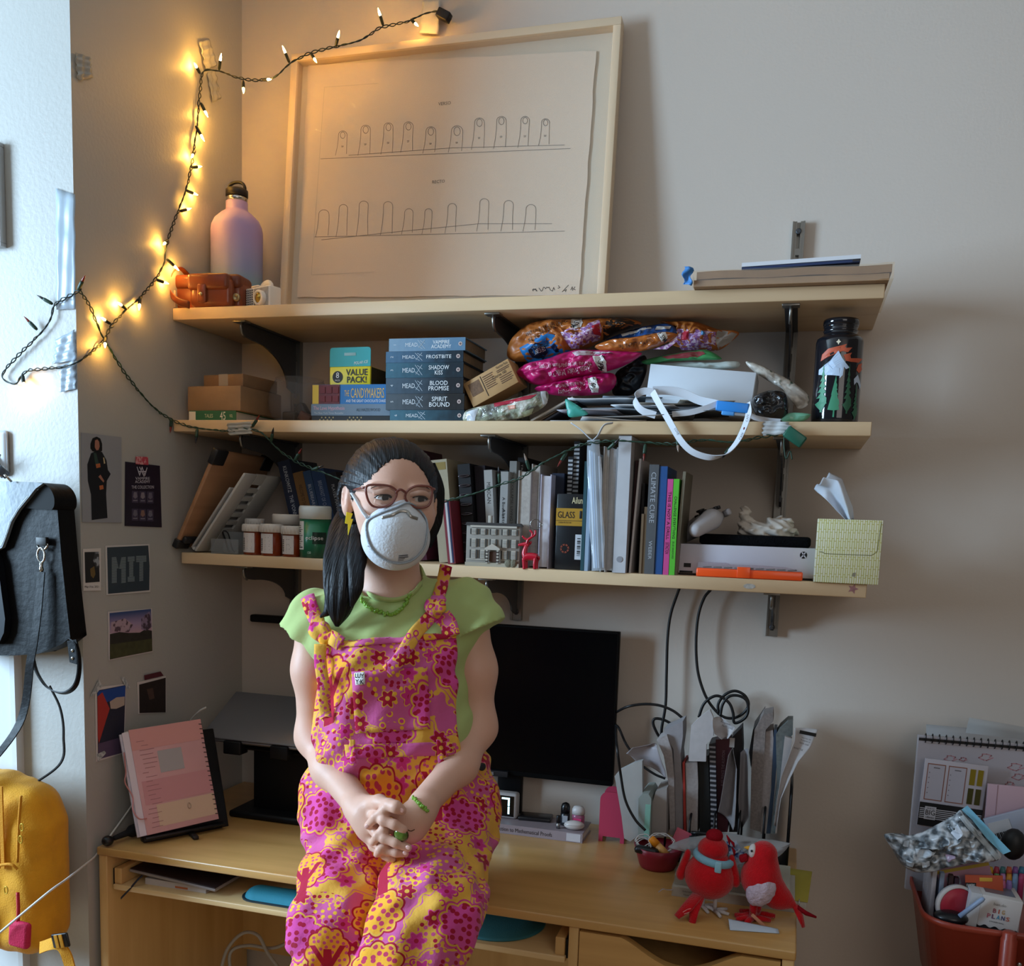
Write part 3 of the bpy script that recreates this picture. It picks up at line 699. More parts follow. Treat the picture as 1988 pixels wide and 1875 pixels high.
def wtext(t, M, s, c, wpx, hpx, m, shear=0, rot=0, name='lettering'):
 q = on(M, *c); a_ = on(M, c[0]+wpx/2, c[1]); b_ = on(M, c[0]-wpx/2, c[1]); h_ = hpx*mpp(M.translation.y)
 return text(s, abs(a_[0]-b_[0]), h_*1.15, m, t, T(q[0], -.0030, q[1]) @ RY(rot) @ FRONT, name, sx=1)
wtext(t, M, 'VAMPIRE', crop1(1030, 482), 28, 5, WT, rot=-.05); wtext(t, M, 'ACADEMY', crop1(1030, 506), 29, 5, WT, rot=-.05); wtext(t, M, 'THE COLLECTION', crop1(1032, 545), 43, 5.5, WT, rot=-.05)
strokes([[on(M, *crop1(*p)) for p in l] for l in ([(990, 400), (1008, 460), (1026, 400), (1046, 460), (1062, 405)], [(1008, 400), (1040, 465)], [(1002, 432), (1056, 432)])], .0012, WT, t, T(0, -.003, 0), 'emblem')
for r_ in range(2):
 for c_ in range(3):
  u0 = 952+c_*55; v0 = 572+r_*130+c_*2
  WLf(t, M, A([(u0, v0), (u0+48, v0+2), (u0+48, v0+88), (u0, v0+86)]), mat('443c50', .5), 'cover_thumbnail')
  WLf(t, M, A([(u0+14, v0+10), (u0+34, v0+10), (u0+40, v0+45), (u0+24, v0+58), (u0+8, v0+45)]), mat(['7c7480', '8a7f86', '6d6674', '6d6674', '8c6a5e', '75707c'][r_*3+c_], .5), 'cover_figure', -.0030)
  WLf(t, M, A([(u0+8, v0+68), (u0+40, v0+68), (u0+40, v0+74), (u0+8, v0+74)]), WT2, 'cover_title', -.0030)
poly(t, M, A([(976, 322), (1066, 326), (1070, 385), (976, 378)]), foil('c04a58', 'd99a9c', 120, .4, .5, .03, 0), 'washi_tape', -.0040)
t, M = print_('instant_photo', 'small white-bordered instant photo with a handwritten date on the side wall', [crop1(*p) for p in ((598, 995), (728, 990), (728, 1298), (600, 1300))], mat('d5cfca', .5))
WLf(t, M, A([(608, 1018), (712, 1016), (718, 1234), (614, 1242)]), mat('26282a', .4), 'picture')
WLf(t, M, A([(680, 1020), (712, 1018), (716, 1130), (690, 1130), (670, 1080)]), foil('9aa0a6', '3a3d40', 90, .4, .5, .05, 0), 'sky_patch', -.0029)
WLf(t, M, A([(648, 1140), (678, 1120), (686, 1180), (672, 1210), (652, 1190)]), mat('6e5a34', .5), 'lamp_glow_patch', -.0029)
wtext(t, M, 'May 31st, 2021', crop1(660, 1272), 27, 5, INK, rot=.05, name='handwriting')
t, M = print_('typographic_print', 'slate print of letters made of tiny text, white border, on the side wall', [crop1(*p) for p in ((762, 972), (1082, 958), (1088, 1308), (770, 1332))], mat('cfcac6', .5), 'print')
WLf(t, M, A([(772, 984), (1072, 970), (1082, 1120), (1080, 1295), (780, 1322)]), mat('33404a', .55), 'panel')
TY_ = mat('7d8b90', .6)
def rows(u0, u1, v0, v1, n, fn):
 out = []
 for k in range(n):
  v = v0+(v1-v0)*k/(n-1)
  for a_, b_ in fn(k/(n-1)): out.append([on(M, *crop1(u0+(u1-u0)*a_, v)), on(M, *crop1(u0+(u1-u0)*b_, v-3))])
 return out
ls = rows(806, 906, 1060, 1240, 20, lambda t_: [(0, .34), (.7, 1)] if t_ > .45 else [(0, .3+.4*t_), (.7-.4*t_, 1)])
ls += rows(922, 970, 1056, 1230, 20, lambda t_: [(0, 1)] if (t_ < .2 or t_ > .8) else [(.22, .8)]) + rows(984, 1056, 1050, 1226, 20, lambda t_: [(0, 1)] if t_ < .25 else [(.32, .68)])
strokes(ls, .0009, TY_, t, T(0, -.003, 0), 'tiny_text_letters')
t, M = print_('landscape_photo', 'square photo of a pink evening sky over a lawn, on the side wall', [crop1(*p) for p in ((780, 1452), (1100, 1428), (1106, 1745), (788, 1806))], mat('cfc6c6', .5))
for pts, m_, nm_, of in (([(790, 1462), (1092, 1432), (1098, 1600), (792, 1610)], gradient_z([(0, 'c9a2a6'), (.55, 'a58fb0'), (1, '3b4f80')], -.01, .045, .5), 'sky', -.0026),
 ([(792, 1615), (860, 1600), (930, 1606), (1010, 1604), (1050, 1580), (1098, 1590), (1102, 1735), (792, 1800)], mat('33302a', .6, var=.3, vs=60), 'trees', -.0028),
 ([(794, 1690), (1100, 1648), (1100, 1738), (792, 1798)], mat('4c4c30', .6, var=.3, vs=80), 'lawn', -.0030),
 ([(800, 1530), (900, 1500), (960, 1545), (930, 1600), (860, 1600), (800, 1590)], foil('5a4450', 'b298a4', 90, .6, .46, .05, 0), 'bare_branches', -.0030),
 ([(1020, 1500), (1080, 1450), (1098, 1560), (1060, 1590), (1020, 1580)], foil('4a3a48', '8f7c96', 90, .6, .5, .05, 0), 'tree_crown', -.0030)):
 WLf(t, M, A(pts), m_, nm_, of)
B = lambda pts: [crop2(*p) for p in pts]
t, M = print_('collage_photo', 'bright photo with red and blue shapes fixed by corner tape low on the side wall', B([(540, 278), (718, 258), (706, 655), (548, 704)]), mat('d2ccca', .5))
for pts, m_, nm_, of in (([(550, 296), (714, 264), (702, 650), (556, 690)], mat('2b2b3c', .5), 'picture', -.0026), ([(552, 300), (714, 266), (710, 340), (640, 350), (556, 380)], mat('274a94', .5), 'blue_sky', -.0028),
 ([(552, 330), (580, 305), (622, 400), (600, 470), (560, 600), (553, 560)], mat('b03a34', .5), 'red_sign', -.0030), ([(622, 360), (660, 335), (708, 330), (706, 380), (660, 400), (628, 400)], mat('b7a69a', .5), 'pale_arch', -.0030),
 ([(556, 600), (700, 560), (702, 650), (556, 690)], mat('5a4a66', .5), 'ground', -.0029)): WLf(t, M, B(pts), m_, nm_, of)
for pts in ([(505, 335), (560, 232), (578, 268), (548, 310)], [(684, 222), (704, 218), (738, 278), (722, 292)], [(548, 660), (590, 640), (600, 655), (552, 706)]):
 poly(t, M, B(pts), foil('9aa0a2', 'c3c6c6', 160, .5, .5, .03, 0), 'washi_tape', -.0036)
t, M = print_('portrait_print', 'small dark portrait print under dark red tape behind the pink planner', B([(782, 248), (946, 212), (948, 420), (790, 430)]), mat('d0c9c6', .5), 'print')
WLf(t, M, B([(792, 262), (944, 222), (944, 420), (794, 425)]), mat('2c2220', .5, var=.3, vs=60), 'picture')
WLf(t, M, B([(835, 290), (870, 280), (880, 340), (850, 350)]), mat('574238', .6, var=.3, vs=60), 'face_patch', -.0029)
poly(t, M, B([(818, 208), (912, 186), (930, 210), (820, 236)]), mat('5c2430', .5, var=.3, vs=60), 'washi_tape', -.0038)
q0 = P(0, 280, -PR); q1 = P(14, 482, -PR)
t = thing('wall_frame', 'thin silver picture frame hung on the pier at the window side', 'picture', (q1.x-.12, -PR, q1.z))
h_ = q0.z-q1.z
for (x0, x1, z0, z1) in ((-.1, .12, 0, .008), (-.1, .12, h_-.008, h_), (.112, .12, .008, h_-.008), (-.1, -.092, .008, h_-.008)):
 MB().rbox(x0, x1, -.016, -.001, z0, z1, .001).build('frame_rail', mat('b9bcbe', .35, .4), t)
MB().box(-.092, .112, -.008, -.002, .008, h_-.008).build('picture', mat('dfe3e6', .5), t)
# ================================================================== books and boxes
def bx(x0, x1, yt, yb, Y):
 ym = (yt+yb)/2; xm = (x0+x1)/2
 return P(x0, ym, Y).x, P(x1, ym, Y).x, P(xm, yb, Y).z, P(xm, yt, Y).z
PAGES = mat('d9d0c0', .8, var=.12, vs=90)
def book_up(label, x0, x1, Y, z0, h, d, col, lean=0, titles=(), fore=False, pages=None, group=None, name='book', rough=.45, M=None, cat='book'):
 t = x1-x0
 if M is None: M = T(x0, Y, z0+(t*math.sin(lean) if lean > 0 else 0)+.0002) @ RY(lean)
 o = thing(name, label, cat, M, group)
 cm = col if not isinstance(col, str) else mat(col, rough, var=.1, vs=25)
 b = min(.0022, t*.2)
 if fore: U = [(0, 0), (b, 0), (b, d-b), (t-b, d-b), (t-b, 0), (t, 0), (t, d), (0, d)]
 else: U = [(0, 0), (t, 0), (t, d), (t-b, d), (t-b, b), (b, b), (b, d), (0, d)]
 MB().prism(U, 0, h, 'Z').build('cover', cm, o)
 e = .003
 MB().box(b, t-b, (.003 if fore else b), d-(b if fore else e), e, h-e).build('pages', pages or PAGES, o)
 for (s, zc, ln, wd, c) in titles:
  text(s, ln*h, wd*t, mat(c, .5), o, T(t/2, -.0004, zc*h) @ FRONT @ RZ(-PI/2), 'spine_title', sx=1)
 return o
def book_flat(label, x0, x1, Y, z0, th, d, col, titles=(), name='book', pages=None, yaw=0, group=None, rough=.45, cat='book'):
 w_ = x1-x0; o = thing(name, label, cat, T((x0+x1)/2, Y, z0+.0002) @ RZ(yaw), group)
 cm = col if not isinstance(col, str) else mat(col, rough, var=.1, vs=25)
 b = min(.002, th*.2)
 MB().prism([(0, 0), (d, 0), (d, b), (b, b), (b, th-b), (d, th-b), (d, th), (0, th)], -w_/2, w_/2, 'X').build('cover', cm, o)
 MB().box(-w_/2+.003, w_/2-.003, b, d-.004, b, th-b).build('pages', pages or PAGES, o)
 for (s, xc, zc, ln, ht, c, *rest) in titles:
  text(s, ln*w_, ht*th, mat(c, .5), o, front(-w_/2+xc*w_, -.0004, zc*th), 'spine_title', sx=1, shear=(rest[0] if rest else 0))
 return o
def carton(label, x0, x1, Y, z0, h, d, col, name='box', yaw=0, cat='box', bev=.0015):
 w_ = x1-x0; o = thing(name, label, cat, T((x0+x1)/2, Y, z0+.0002) @ RZ(yaw))
 MB().rbox(-w_/2, w_/2, 0, d, 0, h, bev).build('body', col if not isinstance(col, str) else mat(col, .65, var=.12, vs=25), o)
 return o, w_
X0, X1, _, zt_ = bx(368, 458, 794, 816, -.262)
th = .0225
gb = book_flat('green hardback lying under the cardboard boxes on the middle shelf', X0, X1, -.262, Z2, th, .19, '2f6a48', [('45', .72, .5, .12, .8, 'e8e2d0'), ('TALES', .42, .5, .18, .35, 'd8cfa8'), ('VOL', .90, .5, .07, .3, 'd8cfa8')])
MB().box(-(X1-X0)/2-.0006, -(X1-X0)/2+.016, -.0012, .0, .002, th-.002).build('shelf_label', mat('ded5c0', .6), gb)
X0, X1, _, _ = bx(362, 469, 754, 794, -.258); hb = 41*mpp(-.258, 420, 780)
bb, wb = carton('plain brown cardboard box on the green hardback', X0, X1, -.258, Z2+th, hb, .16, CARD, yaw=-.06)
MB().box(-wb/2+.002, wb/2-.002, .004, .156, hb, hb+.001).build('lid_flap', CARD2, bb)
X0, X1, _, _ = bx(391, 476, 732, 753, -.235); hs = 21*mpp(-.235, 420, 740)
sb, wsb = carton('small taped brown box on top of the bigger cardboard box', X0, X1, -.235, Z2+th+hb+.001, hs, .12, CARD2, yaw=-.14)
MB().box(-.012, .014, -.0006, .121, -.0, hs+.0007).build('packing_tape', clear('f0e4d2', .1, .35), sb)
Yg = -.165; c = P(582, 770, Yg); r = 55*mpp(Yg, 582, 770); hg = .104
MB_ = [(r*.55, 0), (r*.75, .004), (r*.93, .024), (r, .048), (r*.97, .068), (r*.86, .088), (r*.74, .100), (r*.76, hg), (r*.73, hg), (r*.83, .088), (r*.94, .068), (r*.97, .048), (r*.90, .026), (r*.72, .007), (0.0001, .006)]
gl = thing('glass_bowl', 'round clear glass bowl between the boxes and the paperbacks', 'bowl', (c.x, Yg, Z2))
MB().lathe(MB_, 40, cap=False).build('bowl_wall', clear('f2f2f4', .03, .035), gl)
for k, (dx, dz, cl) in enumerate(((-.02, .02, '2a2626'), (.014, .018, '6a4038'), (.0, .036, '3a3a40'))):
 MB().rbox(-.016, .016, -.012, .012, -.011, .011, .004, T(dx, -.005+.01*k, dz) @ RY(k*.5)).build('trinket', mat(cl, .4, var=.3, vs=60), gl)
X0, X1, _, _ = bx(605, 757, 808, 818, -.262); t3 = .012
o = book_flat('thin black book with gold floral spine at the base of the pile', X0, X1, -.262, Z2, t3, .135, '191a1c')
for k in range(16):
 MB().lathe([(.0018, 0), (.0018, .0003)], 6, T(-(X1-X0)/2+.02+.0045*k+(.03 if k > 7 else 0), -.0002, .003+.005*(k % 2)) @ RX(PI/2), smooth=False).build('gold_flower', mat('a89568', .5), o)
X0, X1, _, _ = bx(604, 757, 787, 807, -.264); t2 = 20*mpp(-.264, 680, 800)
book_flat('blue-grey romance paperback with pink script spine under the thick novel', X0, X1, -.264, Z2+t3, t2, .14, '6b7f92', [('The Love Hypothesis', .23, .6, .40, .42, 'd8a9b8'), ('The New York Times Bestseller', .23, .22, .38, .16, 'b9c3cc'), ('ALI HAZELWOOD', .73, .5, .30, .26, '3a4654')])
X0, X1, _, _ = bx(607, 760, 753, 787, -.262); t1 = 34*mpp(-.262, 680, 770)
o = book_flat('thick blue novel with a chocolate and gold spine on the pile', X0, X1, -.262, Z2+t3+t2, t1, .145, '1f6fae', [('THE', .44, .55, .06, .3, 'd9b25a'), ('CANDYMAKERS', .70, .56, .42, .5, 'd9b25a'), ('AND THE GREAT CHOCOLATE CHASE', .68, .16, .50, .14, 'e8e8ea')])
wv = X1-X0
MB().box(-wv*.42, -wv*.15, -.001, 0, .0005, t1-.0005).build('chocolate_band', mat('6e2c30', .35, var=.3, vs=60), o)
MB().box(-wv*.5, -wv*.42, -.001, 0, .0005, t1-.0005).build('gold_band', mat('d3b23a', .4), o)
for k in range(3):
 MB().box(-wv*.40+k*wv*.085, -wv*.335+k*wv*.085, -.0022, -.001, t1*.12, t1*.42).build('chocolate_square', mat('6e2c30', .3), o)
 MB().box(-wv*.40+k*wv*.085, -wv*.335+k*wv*.085, -.0022, -.001, t1*.55, t1*.88).build('chocolate_square', mat('6e2c30', .3), o)
zb = Z2+t3+t2+t1
X0, X1, _, _ = bx(639, 720, 714, 748, -.246); hv = 33*mpp(-.246, 680, 730); wv = X1-X0
o, wv = carton('yellow value pack carton with a teal hang tab on the thick novel', X0, X1, -.246, zb, hv, .09, mat('e0d02c', .4), 'gum_box', yaw=-.05)
MB().box(-wv/2+.001, wv/2-.001, .088, .0905, 0, hv).box(wv/2-.0005, wv/2+.0003, .004, .086, .001, hv-.001).build('side_panel', mat('3a3420', .5), o)
ht_ = 33*mpp(-.246, 680, 700)
tabp = [(-wv/2, hv), (wv/2, hv)]+[(wv/2-.006+.006*math.cos(a_), hv+ht_-.006+.006*math.sin(a_)) for a_ in (0, .8, 1.57)]+[(-wv/2+.006-.006*math.sin(a_), hv+ht_-.006+.006*math.cos(a_)) for a_ in (0, .8, 1.57)]
MB().prism(tabp, .0, .0012, 'Y').build('hang_tab', mat('2aa0a4', .4), o)
MB().rbox(-.014, .014, -.0006, .0, hv+ht_*.56, hv+ht_*.72, .0003).build('hang_slot', mat('8fb4b4', .5), o)
text('POLAR ICE', .034, .006, WHITE, o, front(wv*.27, -.0005, hv+ht_*.20) @ RZ(.08), sx=1, shear=.3)
text('VALUE\nPACK!', .052, hv*.72, BLACK, o, front(wv*.17, -.0008, hv*.5), sx=1, bold=.02)
flat(o, circ(-wv*.30, hv*.46, .0125, 24), BLACK, 'badge', -.0006)
text('8', .008, .012, WHITE, o, front(-wv*.30, -.0009, hv*.55)); text('PACK', .012, .0034, WHITE, o, front(-wv*.30, -.0009, hv*.28), sx=1)
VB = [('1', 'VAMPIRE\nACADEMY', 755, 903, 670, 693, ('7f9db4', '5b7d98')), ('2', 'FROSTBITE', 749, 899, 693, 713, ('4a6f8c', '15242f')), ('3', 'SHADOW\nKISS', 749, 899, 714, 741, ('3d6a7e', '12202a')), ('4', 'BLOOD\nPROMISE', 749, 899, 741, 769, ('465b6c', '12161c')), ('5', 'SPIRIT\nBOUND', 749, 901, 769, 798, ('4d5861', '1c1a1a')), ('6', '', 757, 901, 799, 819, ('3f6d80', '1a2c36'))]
zc = Z2
EMB = []
for num, ttl, x0, x1, ya, yb_, (c1, c2) in VB[::-1]:
 X0, X1, _, _ = bx(x0, x1, ya, yb_, -.272); th_ = (yb_-ya)*mpp(-.272, 825, 750)
 g = bpy.data.materials.new('m_spine'); g.use_nodes = True; nt = g.node_tree
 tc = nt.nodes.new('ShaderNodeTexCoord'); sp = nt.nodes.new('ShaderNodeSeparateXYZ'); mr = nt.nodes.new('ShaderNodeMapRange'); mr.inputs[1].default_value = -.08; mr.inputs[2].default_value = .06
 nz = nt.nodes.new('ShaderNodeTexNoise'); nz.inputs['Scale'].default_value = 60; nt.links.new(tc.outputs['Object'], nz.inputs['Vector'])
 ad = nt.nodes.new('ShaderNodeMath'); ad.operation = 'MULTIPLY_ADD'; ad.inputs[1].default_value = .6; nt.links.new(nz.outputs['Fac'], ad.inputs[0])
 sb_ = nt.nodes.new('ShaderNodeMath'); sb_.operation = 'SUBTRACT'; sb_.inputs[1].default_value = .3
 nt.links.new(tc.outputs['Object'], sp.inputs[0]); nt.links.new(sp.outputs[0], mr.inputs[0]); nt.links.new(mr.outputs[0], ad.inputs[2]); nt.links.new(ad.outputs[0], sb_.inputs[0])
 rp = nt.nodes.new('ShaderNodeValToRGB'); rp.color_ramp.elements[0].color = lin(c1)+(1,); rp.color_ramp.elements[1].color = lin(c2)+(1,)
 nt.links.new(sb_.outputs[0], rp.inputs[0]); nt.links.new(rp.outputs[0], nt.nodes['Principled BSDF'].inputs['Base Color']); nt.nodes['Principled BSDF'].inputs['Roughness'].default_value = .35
 wv = X1-X0
 tt = [('MEAD', .30, .5, .16, .30, 'd5dde4')]
 if ttl: tt.append((ttl, .69, .5, .26 if '\n' in ttl else .32, .62 if '\n' in ttl else .32, 'e8ecef'))
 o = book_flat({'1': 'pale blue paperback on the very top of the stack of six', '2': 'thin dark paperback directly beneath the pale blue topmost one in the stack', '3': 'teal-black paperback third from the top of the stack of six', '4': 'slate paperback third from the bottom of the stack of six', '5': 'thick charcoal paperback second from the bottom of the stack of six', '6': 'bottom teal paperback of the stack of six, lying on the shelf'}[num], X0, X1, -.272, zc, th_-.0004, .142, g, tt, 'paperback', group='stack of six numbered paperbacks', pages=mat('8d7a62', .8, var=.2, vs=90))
 text(num, .006, .006, mat('d5dde4', .5), o, front(-wv*.42, -.0005, th_*.5) @ RZ(PI/2), 'spine_number')
 ex = -wv*.075; hh = th_*.33
 strokes([[(ex-.007, th_/2+hh), (ex+.009, th_/2-hh)], [(ex-.007, th_/2-hh*.3), (ex+.003, th_/2-hh)], [(ex-.002, th_/2+hh*.9), (ex+.009, th_/2+hh*.2)], [(ex+.008, th_/2+hh), (ex-.005, th_/2-hh*.8)]], .0005, mat('aebcc8', .5), o, T(0, -.0005, 0), 'emblem')
 flat(o, circ(wv*.437, th_*.5, .0042, 18), mat('c9b3ac', .5), 'publisher_badge', -.0005)
 flat(o, circ(wv*.437, th_*.5, .0024, 10), mat('6c5a58', .5), 'publisher_mark', -.0008)
 zc += th_
def c4(u, v): return (850+u*.30181, 560+v*.30169)
def tilted(label, name, cat, tl, tr, bl, Y, d, m, bev=.001):
 a_ = P(*tl, Y); b_ = P(*tr, Y); c_ = P(*bl, Y); ux = (b_-a_); ang = math.atan2(ux.z, ux.x); w_ = ux.length; h_ = (c_-a_).length
 M = T(a_.x, Y, a_.z) @ RY(-ang) @ T(0, 0, -h_)
 o = thing(name, label, cat, M); MB().rbox(0, w_, 0, d, 0, h_, bev).build('body', m, o)
 return o, w_, h_
KR = mat('b88f5e', .65, var=.12, vs=30)
o, w_, h_ = tilted('small tilted kraft carton printed with nutrition facts beside the paperbacks', 'food_carton', 'box', c4(160, 615), c4(450, 450), c4(222, 768), -.262, .07, KR)
text('Nutrition Facts', w_*.24, h_*.10, INK, o, front(w_*.84, -.0007, h_*.90), sx=1); text('Calories 160', w_*.3, h_*.12, INK, o, front(w_*.72, -.0007, h_*.62) @ RZ(0), sx=1)
strokes([[(w_*x, h_*z), (w_*(x+l), h_*z)] for x, z, l in ((.70, .78, .27), (.70, .72, .25), (.70, .50, .26), (.70, .42, .24), (.70, .34, .26), (.70, .27, .22), (.40, .84, .22), (.40, .76, .2), (.40, .68, .22), (.40, .60, .2), (.40, .52, .22), (.40, .44, .2), (.40, .36, .22))], h_*.012, mat('5a4030', .7), o, T(0, -.0007, 0), 'fine_print')
flat(o, rect(w_*.08, h_*.36, w_*.32, h_*.86), mat('7a5a40', .7, var=.4, vs=200), 'ingredients_block')
MB().box(w_*.36, w_*.372, -.0007, 0, h_*.1, h_*.92).build('divider_bar', INK, o)
def inside_r(q, cx_, cz_, x, z):
 dx, dz = x-cx_, z-cz_; best = 1e9
 if dx*dx+dz*dz < 1e-12: return 0.0
 for (ax_, az_), (bx_, bz_) in zip(q, q[1:]+q[:1]):
  ex, ez = bx_-ax_, bz_-az_; den = dx*ez-dz*ex
  if abs(den) < 1e-12: continue
  t_ = ((ax_-cx_)*ez-(az_-cz_)*ex)/den; s_ = ((ax_-cx_)*dz-(az_-cz_)*dx)/den
  if t_ > 0 and -1e-6 <= s_ <= 1+1e-6: best = min(best, t_)
 return min(1.0, 1/best) if best < 1e8 else 1.0
import mathutils.noise as mnoise
class Pouch:
 def __init__(s, name, label, cat, pts, Y, th, m, seed=0, wr=.35, rings=20, rim=.0, part='film'):
  q = [P(*p, Y) for p in pts]; q = [(a_.x, min(a_.z, Z1-TH-.004) if Z2 < a_.z < Z1+.05 else a_.z) for a_ in q]
  sm = smooth_path([(a_[0], 0, a_[1]) for a_ in q], 8, True); q = [(a_.x, a_.z) for a_ in sm]
  s.cx = sum(a_[0] for a_ in q)/len(q); s.cz = sum(a_[1] for a_ in q)/len(q)
  s.q = [(a_[0]-s.cx, a_[1]-s.cz) for a_ in q]; s.th = th; s.Y = Y; s.wr = wr
  rn = random.Random(seed); s.ph = [rn.uniform(0, 6.28) for _ in range(8)]; s.k = [rn.uniform(40, 110) for _ in range(4)]
  s.o = thing(name, label, cat, T(s.cx, Y, s.cz)); s.M = T(s.cx, Y, s.cz)
  mb = MB(); n = len(s.q); vs = [(0, s.front_y(0, 0, 0), 0)]; fs = []
  for j in range(1, rings+1):
   r_ = j/rings
   for a_ in s.q: vs.append((a_[0]*r_, s.front_y(a_[0]*r_, a_[1]*r_, r_), a_[1]*r_))
  for k in range(n): fs.append((0, 1+(k+1) % n, 1+k))
  for j in range(rings-1):
   for k in range(n):
    a_ = 1+j*n+k; b_ = 1+j*n+(k+1) % n; fs.append((a_, b_, b_+n, a_+n))
  N = len(vs); vs2 = [(v[0], th*.9-(v[1]+th)*.55+.002, v[2]) for v in vs]
  vs2 = [(v[0], -v[1]*.8+.0004, v[2]) for v in vs]
  fs2 = [tuple(i+N for i in f[::-1]) for f in fs]
  rim_ = [(N-n+k, N-n+(k+1) % n, 2*N-n+(k+1) % n, 2*N-n+k) for k in range(n)]
  mb.add(vs+vs2, fs+fs2+rim_, None, True).build(part, m, s.o)
 def front_y(s, x, z, r):
  b = max(0, 1-r**2.4)**.62*s.th
  wv = math.sin(x*s.k[0]+s.ph[0]+z*s.k[1]*.6)*.5+math.sin(z*s.k[1]-x*s.k[2]*.7+s.ph[1])*.35+math.sin(x*s.k[3]*1.7+z*60+s.ph[2])*.25
  nz = mnoise.noise((x*38+s.ph[3]*9, z*38, s.ph[4])); nr = 1-abs(mnoise.noise((x*62+s.ph[5]*7, z*75, s.ph[6])))*2
  return -b*(1+s.wr*wv*.45)-.0008*wv*(1-r*.3)-(nz*.30+(nr-.5)*.34)*min(s.th, .03)*(1-r**6)*min(1, s.wr/.35)
 def y_at(s, x, z): return s.front_y(x, z, inside_r(s.q, 0, 0, x, z))
 def loc(s, px, py): q = P(px, py, s.Y-s.th*.6); return (q.x-s.cx, q.z-s.cz)
 def decal(s, pts, m, name, lift=.0008, sub=4):
  q = [s.loc(*p) for p in pts]; cx_ = sum(a_[0] for a_ in q)/len(q); cz_ = sum(a_[1] for a_ in q)/len(q)
  den = []
  for a_, b_ in zip(q, q[1:]+q[:1]):
   for k in range(sub): den.append((a_[0]+(b_[0]-a_[0])*k/sub, a_[1]+(b_[1]-a_[1])*k/sub))
  R_ = 6; n = len(den); vs = [(cx_, 0, cz_)]; fs = []
  for j in range(1, R_+1):
   for a_ in den: vs.append((cx_+(a_[0]-cx_)*j/R_, 0, cz_+(a_[1]-cz_)*j/R_))
  for k in range(n): fs.append((0, 1+(k+1) % n, 1+k))
  for j in range(R_-1):
   for k in range(n): fs.append((1+j*n+k, 1+j*n+(k+1) % n, 1+(j+1)*n+(k+1) % n, 1+(j+1)*n+k))
  vs = [(v[0], s.y_at(v[0], v[2])-lift, v[2]) for v in vs]
  return MB().add(vs, fs, None, True).build(name, m, s.o)
 def text(s, st, px, py, wpx, hpx, m, ang=0, name='lettering', lift=.0022, bold=0):
  k = mpp(s.Y-s.th, px, py); x, z = s.loc(px, py)
  o = text(st, wpx*k, hpx*k, m, s.o, I4, name, sx=1, bold=bold); me = o.data
  R_ = T(x, 0, z) @ RY(-ang) @ FRONT
  for v in me.vertices:
   p = R_ @ v.co; v.co = (p.x, s.y_at(p.x, p.z)-lift, p.z)
  return o
C4 = lambda pts: [c4(*p) for p in pts]
ORG = mat('b5692c', .42, var=.2, vs=18, coat=.1); ROSE = mat('b8125f', .4, var=.2, vs=14, coat=.12); FLOR = foil('8d5c94', 'c39ac4', 160, .35, .5, .02, 0, c3='d9c6da', thr3=.57)
LOGO = mat('dcd8d2', .4)
b3 = Pouch('tea_bag', 'tan and purple foil tea bag lying furthest towards the water bottle', 'snack bag', C4([(1430, 160), (1520, 185), (1660, 215), (1800, 262), (1935, 280), (1890, 340), (1800, 398), (1640, 395), (1500, 360), (1490, 300), (1500, 240)]), -.15, .030, ORG, 3)
b3.decal(C4([(1545, 262), (1790, 285), (1785, 390), (1560, 385), (1520, 320)]), FLOR, 'floral_print')
b3.decal(C4([(1800, 268), (1925, 285), (1880, 335), (1800, 385), (1785, 330)]), mat('a9a39c', .35), 'silver_end')
b3.decal(C4([(1570, 285), (1620, 280), (1615, 335), (1565, 332)]), mat('b3283a', .4), 'red_stamp', .0022)
b3.decal(C4([(1700, 285), (1728, 285), (1724, 312), (1698, 310)]), mat('4f8fc2', .4), 'blue_stamp', .0022)
bb_ = Pouch('snack_bag', 'blue and white snack bag tucked between the orange tea bags', 'snack bag', C4([(1060, 320), (1180, 285), (1380, 235), (1500, 232), (1540, 290), (1440, 330), (1200, 345)]), -.17, .02, mat('234f8e', .35, coat=.3), 4)
bb_.decal(C4([(1180, 295), (1370, 248), (1380, 262), (1190, 312)]), LOGO, 'white_band'); bb_.decal(C4([(1410, 245), (1500, 240), (1490, 258), (1400, 270)]), LOGO, 'white_band')
b1 = Pouch('tea_bag', 'big orange foil tea bag with a blue panel slumped on the bracket side', 'snack bag', C4([(445, 430), (470, 330), (560, 245), (680, 195), (880, 170), (1080, 168), (1230, 195), (1310, 228), (1180, 270), (1060, 330), (960, 385), (800, 430), (620, 462), (500, 470)]), -.195, .042, ORG, 1)
b1.decal(C4([(530, 385), (730, 282), (860, 395), (700, 455), (560, 462)]), mat('1f6fb0', .35), 'blue_panel'); b1.decal(C4([(800, 290), (1040, 205), (1062, 260), (1030, 320), (900, 380), (850, 385)]), FLOR, 'floral_print')
b1.decal(C4([(1100, 170), (1225, 195), (1300, 226), (1180, 268), (1050, 320), (1070, 250)]), mat('2c2420', .35), 'dark_end')
b1.decal(C4([(590, 400), (640, 360), (700, 365), (706, 410), (660, 445), (600, 440)]), mat('16223a', .4), 'dark_badge', .002)
b1.decal(C4([(854, 185), (910, 178), (940, 225), (935, 258), (885, 278), (870, 235)]), LOGO, 'logo_patch', .0018)
LET = mat('2a1a12', .5); a5 = PI-.10
b1.text('3:15PM', *c4(900, 228), 24, 12, BLACK, PI/2+2.8, bold=.02)
b1.text('Thé au lait Sun Moon Lake', *c4(705, 258), 86, 9, LET, PI+.30); b1.text('Sun Moon Lake Milk Tea', *c4(700, 290), 72, 8.5, LET, PI+.42); b1.text('ORIGINAL', *c4(655, 405), 26, 7, LOGO, PI+.35)
